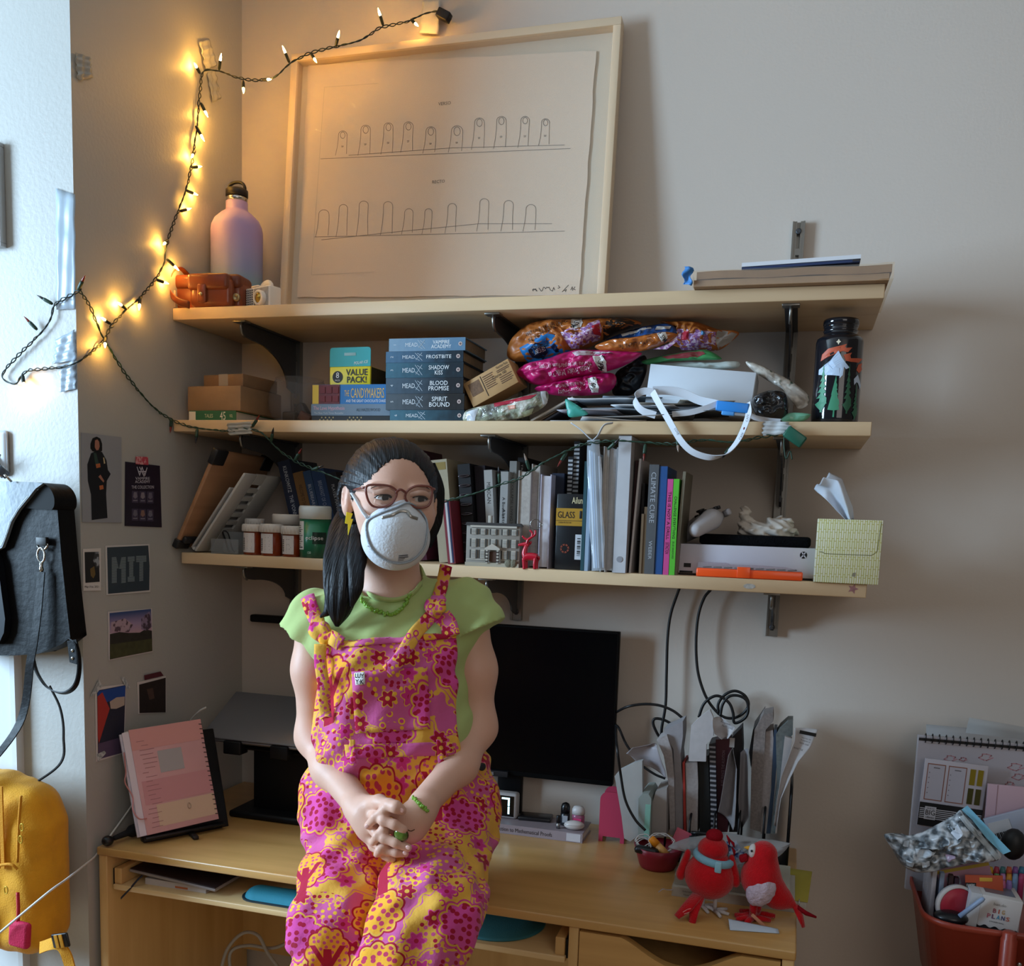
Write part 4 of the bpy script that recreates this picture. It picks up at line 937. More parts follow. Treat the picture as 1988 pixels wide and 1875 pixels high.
b1.decal(C4([(728, 375), (760, 360), (780, 400), (752, 408)]), mat('12203c', .4), 'leaf_print', .002); b1.decal(C4([(1000, 250), (1050, 225), (1046, 300), (1010, 300)]), mat('b3283a', .4), 'red_stamp', .002)
b2 = Pouch('tea_bag', 'shiny orange foil tea bag resting on the pink tea bag', 'snack bag', C4([(1010, 372), (1120, 328), (1260, 315), (1380, 292), (1470, 278), (1540, 298), (1480, 345), (1350, 395), (1200, 410), (1080, 405)]), -.235, .018, mat('b5652a', .18, var=.2, vs=18, coat=.6), 2)
b2.decal(C4([(1410, 290), (1465, 280), (1480, 318), (1440, 345)]), LOGO, 'logo_patch', .0018); b2.text('3:15PM', *c4(1446, 312), 20, 9, BLACK, -.9, bold=.02); b2.text('Sun Moon Lake Milk Tea', *c4(1270, 362), 62, 8, LET, PI+.16)
b2.decal(C4([(1380, 385), (1480, 350), (1530, 305), (1540, 330), (1470, 385)]), FLOR, 'floral_print')
r1 = Pouch('tea_bag', 'upper bright pink foil tea bag with white lettering in the snack heap', 'snack bag', C4([(500, 545), (560, 490), (700, 455), (860, 402), (1000, 396), (1250, 408), (1310, 425), (1190, 500), (1040, 545), (880, 575), (700, 618), (600, 612), (545, 575)]), -.235, .034, ROSE, 5)
r1.decal(C4([(860, 408), (960, 398), (1080, 405), (1130, 415), (1000, 430), (900, 445)]), mat('cfc0c8', .4), 'pale_fold')
r1.decal(C4([(1000, 440), (1060, 432), (1090, 478), (1075, 528), (1040, 525)]), LOGO, 'logo_patch', .0018); r1.text('3:15PM', *c4(1055, 480), 26, 10, BLACK, PI/2+2.9, bold=.02)
WLET = mat('e6c9d4', .5)
r1.text('Thé au lait au parfum de rose', *c4(830, 498), 100, 10, WLET, PI+.08); r1.text('Rose Fruity Milk Tea', *c4(850, 535), 82, 12, WLET, PI+.14)
r2 = Pouch('tea_bag', 'lower pink foil tea bag squeezed beneath the upper pink one', 'snack bag', C4([(620, 645), (760, 605), (1000, 552), (1130, 548), (1142, 620), (1070, 675), (880, 692), (740, 685)]), -.225, .03, ROSE, 6)
r2.decal(C4([(965, 580), (1020, 572), (1044, 640), (1030, 668), (990, 670)]), LOGO, 'logo_patch', .0018); r2.text('3:15PM', *c4(1008, 622), 25, 10, BLACK, PI/2+2.9, bold=.02)
r2.text('Thé au lait au parfum', *c4(860, 622), 56, 9, WLET, PI+.12); r2.text('Rose Fruity', *c4(850, 656), 46, 9, WLET, PI+.16)
dk = Pouch('black_pouch', 'crumpled black pouch between the pink bags and the white box', 'pouch', C4([(1120, 640), (1150, 540), (1240, 480), (1330, 430), (1345, 520), (1300, 640), (1230, 690), (1140, 690)]), -.17, .03, mat('141214', .4, var=.3, vs=30), 7)
gr = Pouch('fruit_pouch', 'flat green and red pouch lying on top of the white box', 'pouch', C4([(1310, 470), (1400, 442), (1550, 415), (1700, 395), (1745, 400), (1815, 440), (1810, 458), (1650, 462), (1480, 472), (1360, 490)]), -.2, .012, mat('3c8a52', .35, coat=.3), 8, rings=8)
gr.decal(C4([(1440, 440), (1560, 418), (1700, 400), (1720, 420), (1660, 445), (1480, 455)]), mat('8d3a40', .4), 'red_panel')
wp = Pouch('white_pouch', 'flat white plastic pouch sticking out behind the white box', 'pouch', C4([(1400, 490), (1600, 470), (1780, 475), (1925, 468), (1935, 505), (1850, 520), (1600, 515)]), -.18, .010, mat('c4cfcb', .3, coat=.4), 9, rings=8)
wbx, ww, wh = tilted('plain white cardboard box tilted on the paper heap', 'white_box', 'box', (1263, 706), (1469, 723), (1254, 790), -.225, .11, mat('cfd6de', .55), .0012)
MB().box(ww-.0004, ww+.0006, .002, .108, wh*.02, wh*.98).build('end_flap', mat('c4ccd4', .55), wbx)
zb_ = Pouch('zip_bag', 'clear zip bag of colourful cards lying at the foot of the kraft carton', 'plastic bag', C4([(178, 790), (300, 752), (500, 705), (690, 658), (702, 735), (640, 790), (540, 832), (380, 850), (182, 866)]), -.275, .012, foil('6b6a62', '9aa08c', 40, .12, .48, .04, .5, 40, c3='c9c4b8', thr3=.58), 10, rings=10)
zb_.decal(C4([(360, 738), (560, 695), (640, 680), (600, 712), (450, 745), (370, 765)]), mat('a02036', .3), 'red_strip', .001)
zb_.decal(C4([(660, 662), (690, 658), (700, 735), (676, 745)]), clear('e8ecf0', .1, .6), 'zip_closure', .0015); zb_.decal(C4([(182, 795), (260, 770), (240, 850), (186, 862)]), clear('e4eaf2', .12, .75), 'clear_corner', .0015)
zb_.decal(C4([(450, 755), (500, 750), (505, 775), (460, 780)]), mat('c98a72', .4), 'card_patch', .001); zb_.decal(C4([(540, 800), (620, 770), (600, 805), (550, 825)]), mat('b3bca0', .4), 'card_patch', .001)
PC = ['c9cdd2', 'd6d2d0', '8f8a86', 'b9c0c8', '4a4c50', 'c4bfc8', '9aa4ac', 'd9dcdf', '6d6458', 'b0a898', 'cfd3d8', '7c8690']
zz = Z2+.0006; heap = []
NMS = ['sheet', 'flyer', 'leaflet', 'postcard', 'sheet', 'flyer', 'envelope', 'leaflet', 'booklet', 'postcard', 'sheet', 'folder']
for k in range(12):
 x = P(1130+k*26 % 300, 810, -.28).x; rn = random.Random(k+40)
 cxp = 1140+(k*53) % 250; c_ = P(cxp, 812, -.2)
 wd = rn.uniform(.10, .17); dp = rn.uniform(.09, .13); th_ = rn.choice([.0006, .0012, .0022])
 sag = rn.uniform(0, .004)
 o = MB().grid(lambda u, v: (wd*(u-.5), dp*(v-.5), .0005+.0045*(1-v)*0+sag*math.sin(u*5+k)*.5+sag*.5+th_), 8, 6, thick=th_).build('paper_'+NMS[k], mat(PC[k], .6, var=.12, vs=30))
 o.matrix_world = T(c_.x, -.275+dp/2+rn.uniform(-.012, .02), zz) @ RZ(rn.uniform(-.35, .35))
 cw = {'c9cdd2': 'pale blue-grey', 'd6d2d0': 'off-white', '8f8a86': 'warm grey', 'b9c0c8': 'cool grey', '4a4c50': 'charcoal', 'c4bfc8': 'lilac-grey', '9aa4ac': 'slate', 'd9dcdf': 'bright white', '6d6458': 'brown-grey', 'b0a898': 'beige', 'cfd3d8': 'silvery', '7c8690': 'steel-blue'}[PC[k]]
 tag(o, '%s paper %s in the heap under the white box' % (cw, NMS[k]), 'paper', 'papers heaped on the middle shelf')
 zz += th_+sag+.0012
for k, (u0, v0, u1, v1, cl, w1) in enumerate(((600, 862, 870, 712, 'b9aea2', 'beige'), (680, 864, 900, 735, '35343a', 'charcoal'), (640, 864, 850, 742, '8d7c6c', 'brown'))):
 a_ = P(*c4(u0, v0), -.262+.012*k); b_ = P(*c4(u1, v1), -.262+.012*k); L_ = (b_-a_).length
 o = MB().box(0, L_, 0, .10, 0, .0035).build('booklet', mat(cl, .6, var=.15, vs=40)); o.matrix_world = T(a_.x, a_.y, max(a_.z, Z2+.001)) @ RY(-math.atan2(b_.z-a_.z, b_.x-a_.x))
 tag(o, 'thin %s booklet leaning by the clear zip bag' % w1, 'booklet', 'leaning booklets')
tcard = Pouch('teal_card', 'curled teal and white card sticking out of the paper heap', 'card', C4([(822, 712), (880, 740), (960, 795), (950, 815), (850, 828), (830, 780)]), -.283, .004, mat('3f9a8c', .4), 11, rings=6)
lan = thing('ribbon_lanyard', 'long white printed ribbon with a bright blue clip looping over the shelf edge', 'lanyard', T(P(1330, 800, -.29)))
lM = lan.matrix_world.inverted()
RIB = mat('cdd2da', .55)
def c5(u, v): return (1200+u*.29175, 400+v*.29172)
def ribbon(pts, w_, m, parent, Mi, name='ribbon', wdir=(0, 0, 1), th=.0006, n=10, tw=None):
 pa_ = smooth_path(pts, n); mb = MB(); vs = []; N = len(pa_)
 for i, p in enumerate(pa_):
  t_ = (pa_[min(i+1, N-1)]-pa_[max(i-1, 0)]).normalized(); wd = Vector(wdir if tw is None else tw(i/(N-1)))
  s_ = (wd-t_*wd.dot(t_)); s_ = s_.normalized() if s_.length > 1e-5 else t_.orthogonal().normalized(); nn = t_.cross(s_)*th
  vs += [p-s_*w_/2-nn, p+s_*w_/2-nn, p+s_*w_/2+nn, p-s_*w_/2+nn]
 fs = [(i*4+k, i*4+(k+1) % 4, (i+1)*4+(k+1) % 4, (i+1)*4+k) for i in range(N-1) for k in range(4)]+[(3, 2, 1, 0), ((N-1)*4, (N-1)*4+1, (N-1)*4+2, (N-1)*4+3)]
 return mb.add([Mi @ Vector(v) for v in vs], fs, None, False).build(name, m, parent)
R5 = lambda l: [P(*c5(u, v), y) for u, v, y in l]
wv_ = .0135
ribbon(R5([(230, 1235, -.285), (270, 1310, -.296), (340, 1430, -.302), (410, 1550, -.304), (480, 1625, -.304), (560, 1662, -.305), (640, 1672, -.306), (720, 1645, -.305), (790, 1570, -.304), (840, 1470, -.303), (868, 1380, -.30), (860, 1310, -.292)]), wv_, RIB, lan, lM, 'hanging_loop', (1, -.6, .45))
ribbon(R5([(235, 1238, -.284), (170, 1232, -.284), (122, 1262, -.285), (118, 1310, -.287), (160, 1360, -.289), (250, 1392, -.290)]), wv_, RIB, lan, lM, 'curled_end', (.3, -.3, 1))
ribbon(R5([(360, 1385, -.291), (480, 1372, -.291), (580, 1345, -.291), (665, 1312, -.291)]), wv_*.8, RIB, lan, lM, 'ribbon_run', (0, -.4, 1))
ribbon(R5([(230, 1228, -.28), (330, 1228, -.279), (430, 1245, -.279), (540, 1292, -.281), (665, 1320, -.288)]), wv_*1.2, RIB, lan, lM, 'ribbon_run', (0, -.3, 1))
ribbon(R5([(868, 1385, -.29), (920, 1410, -.286), (1000, 1425, -.284), (1080, 1432, -.284)]), wv_*.7, RIB, lan, lM, 'ribbon_tail', (0, -.5, 1))
cb = P(*c5(760, 1338), -.293); cl_ = MB().rbox(-.030, .030, -.006, .006, -.009, .009, .002, lM @ T(cb) @ RY(.10)).build('blue_clip', mat('2f86d6', .35), lan)
MB().rbox(-.012, .012, -.005, .005, -.016, -.008, .002, lM @ T(cb) @ RY(.10) @ T(-.006, 0, 0)).build('clip_tongue', mat('4a97dc', .35), cl_)
hp = P(*c5(845, 1485), -.3055); strokes([[(-.002, .003), (0, 0), (.003, .004)], [(-.0025, .001), (0, -.003), (.0025, .001)]], .0012, mat('7a1c2c', .5), lan, lM @ T(hp), 'heart_print')
for k, (u, v, an) in enumerate(((390, 1500, -1.05), (820, 1530, 1.1), (860, 1410, 1.45))):
 hq = P(*c5(u, v), -.3075); text('CAFE' if k else 'LOVE', .016, .0042, mat('555a66', .6), lan, lM @ T(hq) @ RY(-an) @ FRONT, 'ribbon_print')
bw = Pouch('wrapped_roll', 'dark shrink-wrapped lump beside the white box', 'package', [c5(*p) for p in ((905, 1270), (1000, 1228), (1100, 1235), (1135, 1290), (1128, 1420), (1010, 1432), (940, 1420), (890, 1330))], -.235, .03, mat('26282c', .14, var=.5, vs=30, coat=.6, bump=.8, bs=60), 12, wr=.9)
lp = Pouch('sheet_mask_pouch', 'pale flat pouch leaning down onto the wrapped dark lump', 'pouch', [c5(*p) for p in ((850, 1035), (930, 1050), (1040, 1105), (1160, 1170), (1262, 1255), (1265, 1320), (1195, 1345), (1110, 1230), (1000, 1165), (890, 1090))], -.205, .008, foil('a49c92', 'c4bdb2', 60, .3, .5, .05, .2, 30, c3='4a5a4c', thr3=.66), 13, rings=8)
gs = Pouch('green_sachet', 'small pale green sachet lying by the foot of the water bottle', 'sachet', [c5(*p) for p in ((1090, 1405), (1150, 1375), (1262, 1380), (1278, 1396), (1225, 1432), (1100, 1432))], -.25, .006, mat('6fae90', .3, coat=.3), 14, rings=6)
Yn = -.205; c = P(1623, 770, Yn); rn_ = 46.5*mpp(Yn, 1623, 730); zs = P(1625, 655, Yn).z-Z2; ztp = P(1617, 622, Yn).z-Z2
nb = thing('sports_bottle', 'smoked clear wide-mouth bottle with mountain and tree print, no cap', 'bottle', (c.x, Yn, Z2))
SM = mat('1d1f26', .08, trans=.35, coat=.5)
MB().lathe([(rn_*.90, 0), (rn_*.98, .004), (rn_, .012), (rn_, zs*.93), (rn_*.97, zs*.97), (rn_*.82, zs), (rn_*.72, zs+.003), (rn_*.70, zs+.006), (rn_*.70, ztp-.008)], 48, cap=False).build('body', SM, nb)
MB().lathe([(rn_*.70, ztp-.012), (rn_*.75, ztp-.010), (rn_*.75, ztp-.002), (rn_*.72, ztp), (rn_*.64, ztp), (rn_*.64, ztp-.03)], 48, cap=False).build('neck_rim', SM, nb)
for k in range(2): MB().lathe([(rn_*.70, zs+.008+k*.008), (rn_*.735, zs+.010+k*.008), (rn_*.70, zs+.012+k*.008)], 40, cap=False).build('neck_thread', SM, nb)
def cyl(pts, m, name, lift=.0006):
 q = []
 for u, v in pts: q.append((((u-1452)/168), (1412-v)/(1412-870)*zs))
 den = []
 for a_, b_ in zip(q, q[1:]+q[:1]):
  for k in range(4): den.append((a_[0]+(b_[0]-a_[0])*k/4, a_[1]+(b_[1]-a_[1])*k/4))
 cz_ = sum(b_ for a_, b_ in den)/len(den); cx_ = sum(a_ for a_, b_ in den)/len(den)
 def w3(x, z): a_ = math.asin(max(-.999, min(.999, x))); return ((rn_+lift)*math.sin(a_+.22), -(rn_+lift)*math.cos(a_+.22), z)
 vs = [w3(*p) for p in den]
 bm = bmesh.new(); f = bm.faces.new([bm.verts.new(v) for v in vs]); bmesh.ops.triangulate(bm, faces=[f]);
 bmesh.ops.subdivide_edges(bm, edges=bm.edges[:], cuts=2, use_grid_fill=True)
 for v in bm.verts:
  l_ = math.hypot(v.co.x, v.co.y); v.co.x *= (rn_+lift)/l_; v.co.y *= (rn_+lift)/l_
 me = bpy.data.meshes.new(name); bm.to_mesh(me); bm.free(); me.materials.append(m)
 o = bpy.data.objects.new(name, me); COL.objects.link(o); o.parent = nb; return o
RNGE = mat('c25a3c', .5); SNOW = mat('bccfe6', .5); TREE = mat('3f8a68', .5); TREE2 = mat('33684f', .5)
for l in ([(1310, 990), (1340, 960), (1420, 945), (1460, 935), (1440, 960), (1500, 955), (1470, 985), (1420, 975), (1340, 1010), (1305, 1030)], [(1440, 1000), (1500, 985), (1480, 1020), (1540, 1015), (1600, 1010), (1560, 1040), (1500, 1040), (1460, 1035)], [(1560, 1050), (1600, 1035), (1580, 1075), (1605, 1070), (1570, 1100), (1545, 1085)]): cyl(l, RNGE, 'sky_squiggle')
for l in ([(1405, 975), (1440, 1030), (1490, 1075), (1465, 1085), (1430, 1050), (1445, 1120), (1425, 1140), (1420, 1080), (1385, 1070), (1370, 1100), (1345, 1050), (1300, 1110), (1300, 1080), (1360, 1030)], [(1530, 1140), (1560, 1110), (1600, 1170), (1590, 1195), (1560, 1150), (1535, 1175)]): cyl(l, SNOW, 'snow_peak', .0009)
def tree(u, v0, v1, w_, m):
 n = 7; pts = []
 for k in range(n):
  f = (k+1)/n; v = v0+(v1-v0)*.82*f; pts += [(u+w_*f*.45, v-(v1-v0)*.05), (u+w_*f, v), (u+w_*f*.35, v)]
 pts += [(u+4, v1*.0+v0+(v1-v0)*.84), (u+6, v1), (u-6, v1), (u-4, v0+(v1-v0)*.84)]
 L_ = [(u, v0)]+pts[:n*3]+pts[n*3:]+[(2*u-a_, b_) for a_, b_ in pts[:n*3][::-1]]
 cyl(L_, m, 'tree_print', .0012)
tree(1325, 1050, 1340, 32, TREE); tree(1402, 1120, 1372, 40, TREE); tree(1490, 1050, 1350, 34, TREE2); tree(1555, 1160, 1380, 26, TREE2)
cyl([(1396, 916), (1402, 905), (1408, 916), (1418, 922), (1408, 928), (1402, 940), (1396, 928), (1386, 922)], mat('e8dcc0', .5), 'star_print')
# ================================================================== lowest shelf
def c6(u, v): return (290+u*.33702, 800+v*.33707)
def c7(u, v): return (800+u*.28169, 820+v*.28169)
def c8(u, v): return (1200+u*.28169, 850+v*.28159)
Yl = -.292
a = P(308, 1076, Yl); b = P(421, 884, Yl); LB = (Vector((b.x, 0, b.z))-Vector((max(a.x, .012), 0, Z3))).length; ang = math.atan2(b.x-max(a.x, .012), b.z-Z3)
lm = T(.014, Yl, Z3+.010) @ RY(ang)
lb = thing('lap_board', 'brown wooden lap board with black corner guards leaning at the wall end', 'board', lm)
MB().rbox(-.010, 0, .0, .24, 0, LB, .003).build('board', wood('9a7050', 'ad8260', 'Y', .8), lb)
GUA = mat('1b1c20', .5)
for yy, nm_ in ((0, 'corner_guard'), (.20, 'corner_guard')):
 MB().rbox(-.0125, .0025, yy-.003, yy+.043, LB-.034, LB+.003, .003).build(nm_, GUA, lb)
MB().rbox(-.0125, .0025, -.003, .045, -.002, .020, .003).rbox(.001, .012, .004, .052, .016, .032, .004).build('hinged_foot', GUA, lb)
MB().tube([(.006, .05, .024), (.012, .10, .030), (.010, .14, .028)], .003, 8).build('folding_leg', mat('3a3a40', .4, .5), lb)
a = P(*c6(262, 815), -.262); b = P(*c6(548, 362), -.262); L2 = math.hypot(b.x-a.x, b.z-Z3); an2 = math.atan2(b.x-a.x, b.z-Z3)
ts = thing('tablet_stand', 'white slotted tablet stand leaning beside the lap board', 'stand', T(a.x, -.262, Z3+.004) @ RY(an2))
WPL = mat('b9b7b4', .45)
pm = MB(); w2 = .165
sl_z = [L2*(.30+.105*k) for k in range(6)]
edges = [0]+[z for s_ in sl_z for z in (s_, s_+L2*.055)]+[L2]
pm.rbox(-.003, .003, 0, .052, 0, L2, .002)
pm.rbox(-.003, .003, .092, w2, 0, L2, .002)
for i in range(0, len(edges)-1, 2): pm.box(-.003, .003, .052, .092, edges[i], edges[i+1])
pm.build('slotted_plate', WPL, ts)
MB().rbox(-.014, -.009, .0, w2, 0, L2*.78, .002).build('back_plate', mat('a8a6a4', .45), ts)
MB().box(-.009, -.003, 0, w2, 0, .006).build('base_strip', WPL, ts)
cpos = P(*c6(430, 815), -.262)
ah = thing('acrylic_holder', 'small clear acrylic holder with a black strap before the slotted stand', 'holder', (cpos.x, -.262, Z3))
MB().box(-.034, .036, .0, .002, .002, .034).box(-.034, .036, .0, .05, .0, .002).box(-.034, .036, .048, .05, .002, .05).build('clear_tray', clear('dfe2e4', .05, .14), ah)
MB().tube(smooth_path([(.0, .02, .004), (-.004, .012, .03), (-.007, .006, .048), (.0, .004, .052), (.004, .012, .044), (.008, .02, .012), (.014, .02, .004)], 6), .0032, 8, flat=.5).build('black_strap', BLACK, ah)
AMB = mat('9c3a12', .15, trans=.45, coat=.3); CAPW = mat('d2ccc6', .45)
def pill(cu, wd, vt, vcap, vb, label, Y, group='amber pill bottles'):
 c_ = P(*c6(cu, vb), Y); r_ = wd/2*.337*mpp(Y, *c6(cu, vb)); h_ = P(*c6(cu, vt), Y).z-P(*c6(cu, vb), Y).z; hc_ = (vcap-vt)*.337*mpp(Y, 480, 1050)
 o = thing('pill_bottle', label, 'pill bottle', T(c_.x, Y, Z3), group)
 MB().lathe([(r_*.84, 0), (r_*.88, .002), (r_*.88, h_-hc_)], 28).build('body', AMB, o)
 cp = MB().lathe([(r_, h_-hc_), (r_, h_-.002), (r_*.94, h_)], 28).build('cap', CAPW, o)
 for k in range(9):
  a_ = -PI*.92+k*PI*.1; MB().box(-.0008, .0008, -.0006, 0, h_-hc_+.001, h_-.003, T(r_*math.cos(a_), r_*math.sin(a_), 0) @ RZ(a_+PI/2)).build('cap_ridge', CAPW, cp)
 n = 14; vs = []; a0, a1 = -PI*.98, -PI*.30
 for k in range(n+1):
  a_ = a0+(a1-a0)*k/n; vs += [(r_*.895*math.cos(a_), r_*.895*math.sin(a_), .006), (r_*.895*math.cos(a_), r_*.895*math.sin(a_), h_-hc_-.003)]
 MB().add(vs, [(2*k, 2*k+2, 2*k+3, 2*k+1) for k in range(n)], None, True).build('label_wrap', mat('cfc9c8', .6), o)
 lines_ = []
 rn = random.Random(cu)
 for k in range(10):
  z = .010+(h_-hc_-.018)*k/9; a_ = -PI*.50; dx = rn.uniform(.3, .75)*r_
  MB().add([(x, -math.sqrt(max(0, (r_*.90)**2-x*x))-.0002, zz) for x, zz in ((-r_*.15, z), (-r_*.15+dx, z), (-r_*.15+dx, z+.0008), (-r_*.15, z+.0008))], [(0, 1, 2, 3)]).build('label_line', mat('6a6668', .6), o)
 for k in range(7):
  z = .012+k*.004
  MB().add([(x, -math.sqrt((r_*.90)**2-x*x)-.0002, zz) for x, zz in ((-r_*.62, z), (-r_*.40, z), (-r_*.40, z+.0022), (-r_*.62, z+.0022))], [(0, 1, 2, 3)]).build('barcode_bar', BLACK, o)
 return o
pill(600, 112, 655, 692, 832, 'amber pill bottle beside the clear acrylic holder', -.235)
pill(704, 118, 652, 694, 836, 'amber pill bottle in the middle of the front row of three', -.245)
pill(824, 114, 664, 706, 842, 'amber pill bottle standing against the green gum bottle', -.240)
pill(608, 98, 622, 655, 826, 'amber pill bottle standing behind the one by the acrylic holder', -.185)
c_ = P(*c6(792, 780), -.18); r_ = 74*.337*mpp(-.18, 560, 1050); hj = P(*c6(792, 588), -.18).z-Z3
o = thing('white_jar', 'wide white plastic jar behind the amber pill bottles', 'jar', (c_.x, -.18, Z3))
MB().lathe([(r_*.9, 0), (r_*.95, .004), (r_*.95, hj-.026)], 32).build('body', mat('c9c4bd', .45), o); MB().lathe([(r_, hj-.024), (r_, hj-.002), (r_*.95, hj)], 32).build('lid', mat('d8d3cc', .45), o)
Ye = -.235; c_ = P(*c6(955, 846), Ye); re = 82*.337*mpp(Ye, *c6(955, 700)); he = P(*c6(955, 540), Ye).z-Z3; hcap = 66*.337*mpp(Ye, *c6(955, 600))
ec = thing('gum_bottle', 'green plastic gum bottle with white flip lid beside the pill bottles', 'bottle', T(c_.x, Ye, Z3) @ RZ(.3))
GG = gradient_z([(0, '0f4a34'), (.5, '1c7a52'), (1, '17684a')], 0, he, .3, .3)
MB().lathe([(re*.92, 0), (re*.97, .003), (re*.97, he-hcap)], 36).build('body', GG, ec)
MB().lathe([(re, he-hcap), (re*1.02, he-hcap*.3), (re*1.0, he-.003), (re*.95, he)], 36, RX(.03)).build('lid', mat('cfd3cf', .4), ec)
def wrapz(parent, r_, a0, a1, z0, z1, m, nm_, n=12):
 vs = []
 for k in range(n+1):
  a_ = a0+(a1-a0)*k/n; vs += [(r_*math.sin(a_), -r_*math.cos(a_), z0), (r_*math.sin(a_), -r_*math.cos(a_), z1)]
 return MB().add(vs, [(2*k, 2*k+2, 2*k+3, 2*k+1) for k in range(n)], None, True).build(nm_, m, parent)
def wraptext(parent, s_, r_, ac, zc, wd, ht, m, rot=0, **kw):
 o = text(s_, wd, ht, m, parent, I4, sx=1, **kw)
 for v in o.data.vertices:
  x, z = v.co.x*math.cos(rot)-v.co.y*math.sin(rot), v.co.x*math.sin(rot)+v.co.y*math.cos(rot); a_ = ac+x/r_
  v.co = (r_*math.sin(a_), -r_*math.cos(a_), zc+z)
 return o
wrapz(ec, re*.98, -1.35, -.62, .018, he-hcap-.006, mat('d9d6d2', .5), 'nutrition_label')
for k in range(12): wrapz(ec, re*.988, -1.28, -.72-(.2 if k % 3 else 0), .022+k*(he-hcap-.034)/12, .0232+k*(he-hcap-.034)/12+(.001 if k % 4 == 0 else 0), BLACK, 'nutrition_line', 5)
wrapz(ec, re*.982, .0, .95, (he-hcap)*.36, (he-hcap)*.66, mat('0b2e22', .3), 'dark_disc', 8)
wraptext(ec, 'eclipse', re*.995, .12, (he-hcap)*.50, .040, .011, WHITE); wraptext(ec, '120', re*.995, -.2, .012, .008, .005, mat('bcd8c8', .4))
c_ = P(*c6(1055, 770), -.21); o = thing('white_tub', 'small white tub beside the green gum bottle', 'tub', (c_.x+.012, -.21, Z3))
MB().lathe([(.018, 0), (.022, .04), (.0225, .058)], 24).build('body', mat('cfcac6', .5), o); MB().lathe([(.024, .058), (.024, .066), (.022, .067)], 24).build('lid', mat('dcd8d4', .5), o)
lean = -math.atan2(78, 300)
LXB = 0
def lb_book(label, u0, u1, vt, Y, d, col, titles, hfix=None):
 tp0 = P(*c6(u0, vt), Y); tp1 = P(*c6(u1, vt), Y); t_ = (tp1.x-tp0.x)*math.cos(lean)
 h_ = (tp0.z-Z3)/math.cos(lean)
 global LXB
 x0 = max(LXB, tp0.x-math.tan(lean)*(tp0.z-Z3)); LXB = x0+t_/math.cos(lean)+.0008
 return book_up(label, x0, x0+t_, -.142, Z3, h_, .135, col, lean, titles, group='hardbacks leaning behind the pill bottles')
lb_book('tall navy hardback with white spine lettering, first of the leaning row', 668, 742, 280, -.195, .16, '1a2740', [('KLINKOWITZ', .80, .28, .30, 'b9c0cc'), ('THE VONNEGUT EFFECT', .38, .50, .30, 'b9c0cc')])
lb_book('ochre brown hardback in the leaning row', 752, 812, 345, -.195, .15, '7a5a34', [('WELCOME TO THE MONKEY HOUSE', .60, .5, .34, '3a2a18'), ('VONNEGUT', .25, .2, .25, '3a2a18')])
lb_book('slim mid-blue hardback in the leaning row', 816, 862, 336, -.195, .15, '2d4a70', [('BLUEBEARD', .70, .28, .4, 'a9b4c6'), ('VONNEGUT', .34, .24, .35, 'a9b4c6')])
lb_book('thicker blue hardback in the leaning row', 866, 942, 332, -.195, .15, '24406a', [('BREAKFAST OF CHAMPIONS', .64, .46, .3, '8d9cb8'), ('VONNEGUT', .30, .24, .25, '8d9cb8')])
lb_book('black-navy hardback with thin white lettering in the leaning row', 946, 1012, 350, -.195, .15, '1c2230', [('PLAYER PIANO', .70, .32, .28, 'b4b9c2'), ('VONNEGUT', .32, .22, .28, 'b4b9c2')])
o = lb_book('black hardback with gold spine bands in the leaning row', 1018, 1068, 366, -.195, .15, '141416', [])
for k in range(3): MB().box(.002, .015, -.0008, 0, .10+k*.012, .104+k*.012).build('gold_band', mat('a98e5c', .4, .3), o)
lb_book('dark brown shorter hardback ending the leaning row', 1074, 1112, 420, -.195, .14, '2c2018', [])
lb_book('charcoal hardback hidden mostly by the person', 1116, 1200, 430, -.195, .14, '2a2c30', [])
LN = -math.atan2(100, 700)
LXR = 0
def rb(label, u0, u1, vt, Y, d, col, titles=(), ln=0.0, fore=False, name='book', pages=None, cat='book', rough=.45, vb=1000):
 tp0 = P(*c7(u0, vt), Y); tp1 = P(*c7(u1, vt), Y); t_ = max(.003, (tp1.x-tp0.x)*math.cos(ln)); h_ = (tp0.z-Z3)/math.cos(ln); x0 = tp0.x-math.tan(ln)*(tp0.z-Z3)
 global LXR
 if ln < -.05: x0 = max(x0, LXR); LXR = x0+t_/math.cos(ln)+.0008
 return book_up(label, x0, x0+t_, Y, Z3, h_-(t_*math.sin(ln) if ln > 0 else 0), d, col, ln, titles, fore, pages, None, name, rough, None, cat), t_, h_
rb('maroon hardback leaning behind the head', -60, 20, 190, -.17, .17, '4e1630', (), LN)
o, t_, h_ = rb('cream disc-bound planner leaning beside the head', 130, 238, 262, -.2, .15, 'b4aa90', (), LN*.8, name='planner', cat='planner')
MB().box(t_*.15, t_*.9, -.0006, 0, h_-.022, h_-.006).build('gold_trim', mat('a68f58', .35, .5), o)
o, t_, h_ = rb('white, navy and red striped book leaning before the cream planner', 118, 170, 540, -.245, .12, '7a2430', (), LN*.9)
MB().box(t_*.34, t_*.62, -.0007, 0, .002, h_-.002).build('white_stripe', mat('bdbdc0', .5), o); MB().box(t_*.66, t_*.84, -.0007, 0, .002, h_-.002).build('navy_stripe', mat('1e2a4e', .5), o)
o, t_, h_ = rb('black disc-bound planner with silver rings next to the cream one', 246, 330, 290, -.19, .15, '151316', (), LN*.75, name='planner', cat='planner')
for k in range(9): MB().tube([(t_*.5+.012*math.cos(a_), -.002-.002*abs(math.sin(a_*.5)), h_*.12+h_*.095*k+.002*math.sin(a_)) for a_ in [2*PI*j/10 for j in range(10)]], .0012, 6, closed=True).build('binder_disc', mat('6a6268', .25, .8), o)
rb('plum-black notebook between the planner and the white spine', 340, 412, 300, -.17, .15, '1e1620', (), LN*.65)
